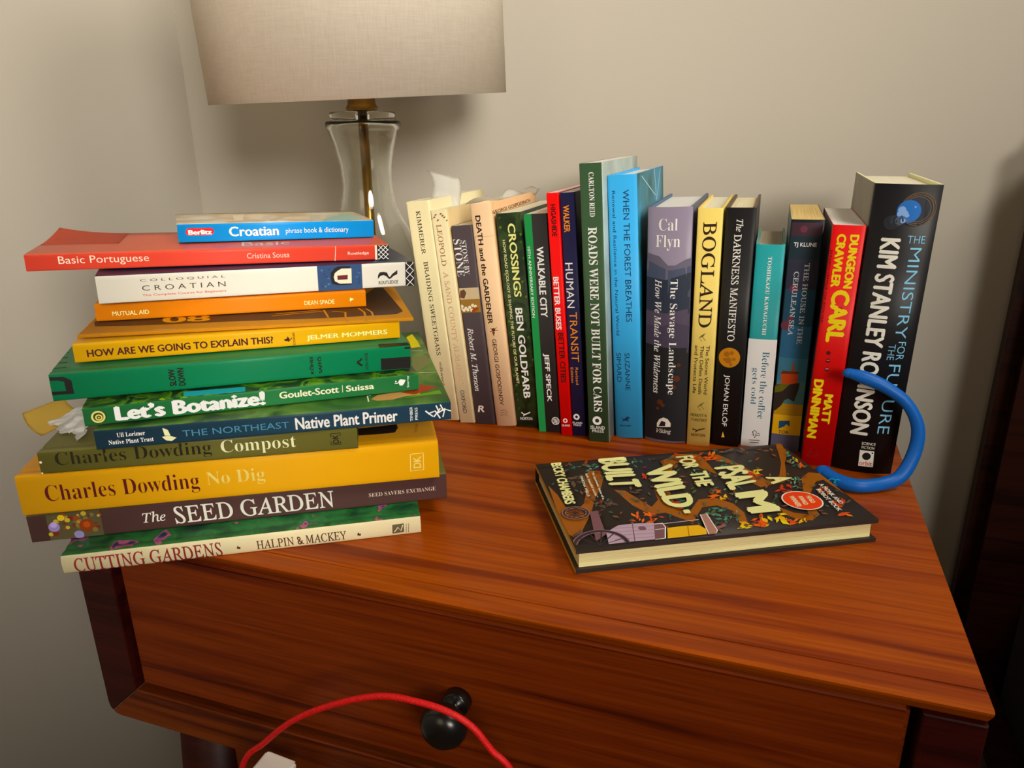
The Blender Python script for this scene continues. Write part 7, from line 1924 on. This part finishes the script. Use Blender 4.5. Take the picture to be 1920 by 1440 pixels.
SPECS = [
    # key, hard, width, cover, pages, bulge, front, back, extra, label
    ('kim', 0, 140, P('d6cca8', 0.55, vary=0.03), CREAM, 0, None, None, {}, 'pale cream paperback with thin dark capitals, leftmost of the upright books'),
    ('leo', 0, 128, P('d8caa8', 0.6, vary=0.05), CREAM, 0, P('c8b48c', 0.6, vary=0.12, scale=30), None, {}, 'narrow cream paperback with a brown leaf print, second upright book from the lamp'),
    ('stone', 0, 130, P('453d40', 0.5), CREAM, 0, None, None, {}, 'charcoal paperback with a small farm picture on its spine, between two cream books'),
    ('death', 1, 138, P('dcb898', 0.55, vary=0.03), CREAM, 1.5, P('d8ae88', 0.55, vary=0.05), None, dict(board=1.6, hang=2.5), 'peach hardcover with dark lettering and a bee on the spine'),
    ('cross', 0, 138, FOLIAGE, CREAM, 0, None, None, {}, 'dark foliage paperback with large pale yellow and white capitals'),
    ('walk', 0, 138, P('2a2828', 0.5), CREAM, 0, None, None, {}, 'black paperback with a green stripe down the left of its spine'),
    ('buses', 0, 148, P('d8161a', 0.45), WHITEP, 0, None, None, {}, 'thin bright red paperback beside the navy one'),
    ('transit', 0, 150, P('1c1c3c', 0.45), WHITEP, 0, P('14142a', 0.4), None, {}, 'navy paperback with white and orange lettering beside the thin red book'),
    ('roads', 0, 170, P('344a34', 0.45), WHITEP, 0, P('9aa8a4', 0.35, vary=0.5, scale=40), None, {}, 'tallest upright book, dark green paperback with white serif capitals'),
    ('forest', 1, 155, P('4a9ad0', 0.5), WHITEP, 2.0, LEAFY, None, dict(board=1.8, hang=2.5), 'tall sky blue hardcover with navy capitals'),
    ('cal', 1, 145, P('7c7484', 0.35, vary=0.06, scale=12), WHITEP, 4.5, P('4a4652', 0.35), P('141418', 0.4), dict(inner=P('4c6078', 0.5)), 'thick hardcover with a misty mountain spine and white serif lettering'),
    ('bog', 1, 143, P('d8c078', 0.5, vary=0.04), CREAM, 1.0, None, P('3c1418', 0.5), dict(board=1.6, hang=2.6), 'pale yellow hardcover with very large thin capitals'),
    ('dark', 1, 140, P('161516', 0.45), pages_mat('f0d8b8'), 1.2, None, None, dict(inner=P('5a4c3c', 0.6)), 'black hardcover with an orange moon on its spine'),
    ('coffee', 1, 118, P('3a8c90', 0.45, vary=0.06), GREYP, 1.0, P('347a80', 0.45, vary=0.1), P('347a80', 0.45, vary=0.1), dict(inner=P('6c9c98', 0.5)), 'short hardcover, teal above and white below'),
    ('cerul', 0, 138, P('161c22', 0.4), TANP, 1.2, P('101418', 0.4), OCEAN, {}, 'dark teal paperback with a red house on a cliff on its spine'),
    ('dung', 0, 140, P('b81019', 0.45), WHITEP, 0.6, P('b81019', 0.45), P('1c1012', 0.5), {}, 'bright red paperback with yellow block lettering, next to the thickest book'),
    ('mini', 1, 158, P('141416', 0.42), CREAM, 5.0, None, P('6c6454', 0.4, vary=0.3, scale=20), dict(inner=P('e8dcb0', 0.6)), 'thickest upright book, black hardcover with a blue globe at the top of its spine'),
    ('cut', 1, 196, P('d8ceac', 0.5, vary=0.04), WHITEP, 1.2, GARDEN, P('1c3428', 0.5), dict(board=1.8, hang=2.5, crown=.3), 'cream spined hardcover with a flower garden cover, bottom of the stack'),
    ('seed', 0, 200, P('4c3634', 0.5), WHITEP, 0, P('5c5c34', 0.5, vary=0.4, scale=30), None, dict(crown=.3), 'dark brown paperback with flowers at one end of its spine, second from the bottom'),
    ('nodig', 1, 205, P('e0a010', 0.5), WHITEP, 0.3, P('d89a14', 0.5), None, dict(crown=.3), 'thick bright yellow hardcover with dark red lettering low in the stack'),
    ('compost', 1, 165, P('5c5a30', 0.5), WHITEP, 0.3, P('6a683a', 0.5, vary=0.05), None, dict(board=1.8, crown=.3), 'worn olive green hardcover lying on the thick yellow one'),
    ('native', 0, 205, P('203848', 0.42), WHITEP, 0, MEADOW, None, dict(crown=.3), 'navy spined paperback with a meadow photograph on its cover'),
    ('botan', 0, 160, P('2e6a40', 0.45), WHITEP, 0, FERNS, None, dict(crown=.3), 'green paperback with a fern curl and fat white lettering'),
    ('slow', 1, 152, P('14704c', 0.45), WHITEP, 0.3, P('2c6e44', 0.45), None, dict(board=1.8, hang=2.5, crown=.3), 'emerald hardcover with heavy black lettering running around its edges'),
    ('explain', 0, 140, P('e0a414', 0.45), CREAM, 0, None, None, dict(crown=.3), 'golden yellow paperback with dark capitals under the brown stapled booklet'),
    ('mutual', 0, 128, P('ec8410', 0.45), CREAM, 0, None, None, dict(crown=.3), 'orange paperback between the booklet and the white book'),
    ('colloq', 0, 125, P('dcd6cc', 0.45), WHITEP, 0, P('1c2440', 0.35), None, dict(crown=.3), 'white spined paperback with a blue doorway picture, third from the top'),
    ('port', 0, 123, P('ca5044', 0.45), WHITEP, 0, P('cc6048', 0.35), None, dict(crown=.3), 'long coral red paperback with a curled corner, second from the top'),
    ('berl', 0, 92, P('1488cc', 0.42), WHITEP, 0, COLLAGE, None, dict(crown=.3), 'small bright blue pocket book on top of the stack'),
    ('psalm', 1, 136, P('2a221e', 0.5), pages_mat('e8d4a4'), 1.0, P('2b2522', 0.5), None, dict(board=3.0, inner=P('b89448', 0.6), lining=P('2a221e', 0.5)), 'dark hardcover with an autumn leaf cover lying face up on the nightstand'),
]
BOOKS = {}
for key, hard, W, cover, page, bulge, front, back, extra, label in SPECS:
    bk = Book(key, bool(hard), W, cover, page, bulge, front, back, name=HB if hard else PB, **extra)
    tag(bk.root, label, 'book', None if key == 'psalm' else (G1 if bk.k == 's' else G2))
    bk.print_all()
    BOOKS[key] = bk

# stapled booklet made of folded kraft card
KRAFT = paint('b07c38', 0.75, vary=0.06, scale=90)
zine = Book('zine', False, 145, KRAFT, WHITEP, 0, crown=0.3, name='stapled_booklet')
tag(zine.root, 'brown kraft card booklet with a dark printed panel, stapled, in the middle of the stack', 'booklet', G2)
zine.print_all()

# curled corner of the coral paperback: lift the far left corner of its front cover
pb = BOOKS['port']
me = pb.cover.data
for v in me.vertices:
    pass
bm = bmesh.new()
n = 8
grid = [[None] * (n + 1) for _ in range(n + 1)]
for i in range(n + 1):
    for j in range(n + 1):
        u, w = i / n, j / n
        x = 0.0005 + 0.055 * u
        y = 0.050 + 0.073 * w + 0.006 * w * w * (1 - u) ** 2
        z = (pb.top_z(y * 1000) + 0.12) / 1000 + 0.0052 * (w ** 2) * (1 - u) ** 2
        grid[i][j] = bm.verts.new((x, y, z))
for i in range(n):
    for j in range(n):
        bm.faces.new((grid[i][j], grid[i + 1][j], grid[i + 1][j + 1], grid[i][j + 1]))
geo = bmesh.ops.solidify(bm, geom=bm.faces[:], thickness=0.0003)
from_bm('curled_corner', bm, paint('cc6048', 0.35), pb.root, True)


# ------------------------------------------------------------------ loose papers
def sheet(name, fn, mat, nu=10, nv=10, thick=0.00025):
    bm = bmesh.new()
    g = [[bm.verts.new(fn(i / nu, j / nv)) for j in range(nv + 1)] for i in range(nu + 1)]
    for i in range(nu):
        for j in range(nv):
            bm.faces.new((g[i][j], g[i + 1][j], g[i + 1][j + 1], g[i][j + 1]))
    bmesh.ops.solidify(bm, geom=bm.faces[:], thickness=thick)
    return from_bm(name, bm, mat, None, True)


def lerp4(a, b, c, d, u, v):
    return tuple((1 - u) * (1 - v) * a[k] + u * (1 - v) * b[k] + u * v * c[k] + (1 - u) * v * d[k] for k in range(3))


PAPER = paint('e4ded4', 0.8, vary=0.03)


def bookmark(u, v):
    p = lerp4((-0.4440, 0.331, 0.150), (-0.4265, 0.343, 0.150), (-0.4215, 0.337, 0.2360), (-0.4500, 0.329, 0.2440), u, v)
    s = max(0, v - 0.75) * 4
    return (p[0] + 0.004 * math.sin(PI * min(1, s)) * (1 if u < .5 else .5), p[1] - 0.006 * s * s * (1 - u), ZT + p[2])


tag(sheet('paper_bookmark', bookmark, PAPER, 8, 24), 'white paper slip curling out of the top of the leftmost cream book', 'bookmark')


def torn(u, v):
    p = lerp4((-0.4005, 0.296, 0.2146), (-0.3700, 0.425, 0.2146), (-0.3660, 0.425, 0.2210), (-0.3960, 0.296, 0.2168), u, v)
    w = 0.0030 * math.sin(u * 9) + 0.002 * math.sin(u * 17 + 1)
    return (p[0] + w * v * 0.8, p[1], ZT + p[2] + abs(w) * v)


tag(sheet('loose_page', torn, PAPER, 26, 4), 'crumpled white page sticking out above the peach hardcover', 'paper')

STICKY = paint('c4ac64', 0.75, vary=0.04)


def sticky(u, v):
    p = lerp4((-0.6400, 0.012, 0.0855), (-0.6060, 0.012, 0.0985), (-0.5935, 0.012, 0.0895), (-0.6230, 0.010, 0.0700), u, v)
    c = (u - 0.5) ** 2 + (v - 0.5) ** 2
    return (p[0], p[1] - 0.010 * (1 - u) ** 2 + 0.012 * c, ZT + p[2] - 0.002 * math.sin(PI * u) * v)


tag(sheet('sticky_note', sticky, STICKY, 12, 12), 'pale yellow sticky note poking out of the left side of the stack', 'note')


def tissue(u, v):
    p = lerp4((-0.6060, 0.004, 0.0832), (-0.5600, -0.012, 0.0832), (-0.5600, 0.010, 0.0950), (-0.5800, 0.012, 0.0985), u, v)
    q = noise.noise(Vector((u * 5.0, v * 4.0, 1.7)))
    r = noise.noise(Vector((u * 11.0, v * 3.0, 6.1)))
    return (p[0] + 0.002 * r, p[1] + 0.006 * q - 0.003, ZT + p[2] + 0.0018 * abs(r))


tag(sheet('crumpled_tissue', tissue, paint('e8e2d6', 0.85), 30, 20, 0.0003), 'crumpled white tissue beside the yellow sticky note at the left of the stack', 'tissue')

# ------------------------------------------------------------------ blue neck reading light
BLUE = paint('0a58a4', 0.42)
cl = [(-0.0690, 0.2500, 0.0085), (-0.0589, 0.2415, 0.0065), (-0.0433, 0.2375, 0.0060), (-0.0250, 0.2460, 0.0065), (-0.0115, 0.2530, 0.0120), (-0.0035, 0.2600, 0.0300), (-0.0033, 0.2630, 0.0510), (-0.0135, 0.2640, 0.0698), (-0.0300, 0.2650, 0.0815), (-0.0455, 0.2660, 0.0875), (-0.0580, 0.2665, 0.0905)]
rad = [(0.0055, 0.0060), (0.0056, 0.0060), (0.0055, 0.0056), (0.0048, 0.0056), (0.0044, 0.0056), (0.0040, 0.0054), (0.0038, 0.0050), (0.0040, 0.0046), (0.0050, 0.0050), (0.0052, 0.0054), (0.0036, 0.0040)]
data = catmull([c + r for c, r in zip(cl, rad)], 8)
nl = empty('neck_reading_light', (-0.035, 0.25, ZT))
tag(nl, 'blue curved neck reading light leaning on the thickest black book', 'reading light')
bm = sweep_bm([(d[0], d[1], d[2] + ZT) for d in data], [(d[3], d[4]) for d in data], 18, Vector((0, 1, 0)))
o = from_bm('band', bm, BLUE, None, True)
o.parent = nl
o.matrix_parent_inverse = Matrix.Translation((0.035, -0.25, -ZT))
for c, nm in ((cl[-1], 'rounded_end'), (cl[0], 'rounded_end')):
    bm = bmesh.new()
    bmesh.ops.create_uvsphere(bm, u_segments=18, v_segments=12, radius=1)
    for v in bm.verts:
        k = (0.0052, 0.0036, 0.0040) if c is cl[-1] else (0.007, 0.0055, 0.0060)
        v.co = Vector((c[0] + v.co.x * k[0], c[1] + v.co.y * k[1], c[2] + ZT + v.co.z * k[2]))
    o = from_bm(nm, bm, BLUE, None, True)
    o.parent = nl
    o.matrix_parent_inverse = Matrix.Translation((0.035, -0.25, -ZT))
bm = bmesh.new()
for dx in (-0.0022, 0.0022):
    for k in range(20):
        a, b = 2 * PI * k / 20, 2 * PI * (k + 1) / 20
        ps = []
        for r, t in ((0.0030, a), (0.0030, b), (0.0022, b), (0.0022, a)):
            ps.append(bm.verts.new((-0.0610 + dx + r * math.cos(t), 0.2359 + 0.0015 * math.cos(t) * 0 - 0.0003, ZT + 0.0075 + r * math.sin(t))))
        bm.faces.new(ps)
o = from_bm('logo', bm, paint('38a8d8', 0.5))
o.parent = nl
o.matrix_parent_inverse = Matrix.Translation((0.035, -0.25, -ZT))

# ------------------------------------------------------------------ red cable in front of the drawer
RED = ramp_mat('red_braid', ((0.35, 'a01008'), (0.6, 'd81c10')), scale=(900, 900, 900), nscale=1.2, detail=2, rough=0.6, bump=0.4)
cp = [(-0.4700, -0.030, -ZT + 0.004), (-0.4850, -0.028, -0.45), (-0.4750, -0.030, -0.25), (-0.4514, -0.031, -0.1520), (-0.4263, -0.032, -0.1192), (-0.3968, -0.033, -0.0895), (-0.3619, -0.033, -0.0667), (-0.3300, -0.033, -0.0525), (-0.3041, -0.034, -0.0490), (-0.2840, -0.034, -0.0510), (-0.2694, -0.033, -0.0590), (-0.2578, -0.032, -0.0740), (-0.2460, -0.031, -0.0870), (-0.2300, -0.03, -0.13), (-0.2150, -0.03, -0.30), (-0.2250, -0.03, -0.50), (-0.2400, -0.03, -ZT + 0.004)]
data = catmull(cp, 8)
cable = empty('charging_cable', (-0.35, -0.03, 0))
tag(cable, 'red braided cable looping in front of the drawer knob', 'cable')
o = from_bm('cord', sweep_bm([(d[0], d[1], d[2] + ZT) for d in data], [(0.0021, 0.0021)] * len(data), 12, Vector((0, 1, 0))), RED, None, True)
o.parent = cable
o.matrix_parent_inverse = Matrix.Translation((0.35, 0.03, 0))
bm = box_bm(-0.0095, 0.016, -0.012, 0.012, -0.10, 0, 0.002)
bmesh.ops.rotate(bm, verts=bm.verts[:], cent=(0, 0, 0), matrix=Matrix.Rotation(math.radians(6), 3, 'Y'))
bmesh.ops.translate(bm, verts=bm.verts[:], vec=(-0.4285, -0.030, ZT - 0.1425))
bx = from_bm('white_box', bm, paint('cfc8c0', 0.5))
bx.name = 'plug'
bx.parent = cable
bx.matrix_parent_inverse = Matrix.Translation((0.35, 0.03, 0))
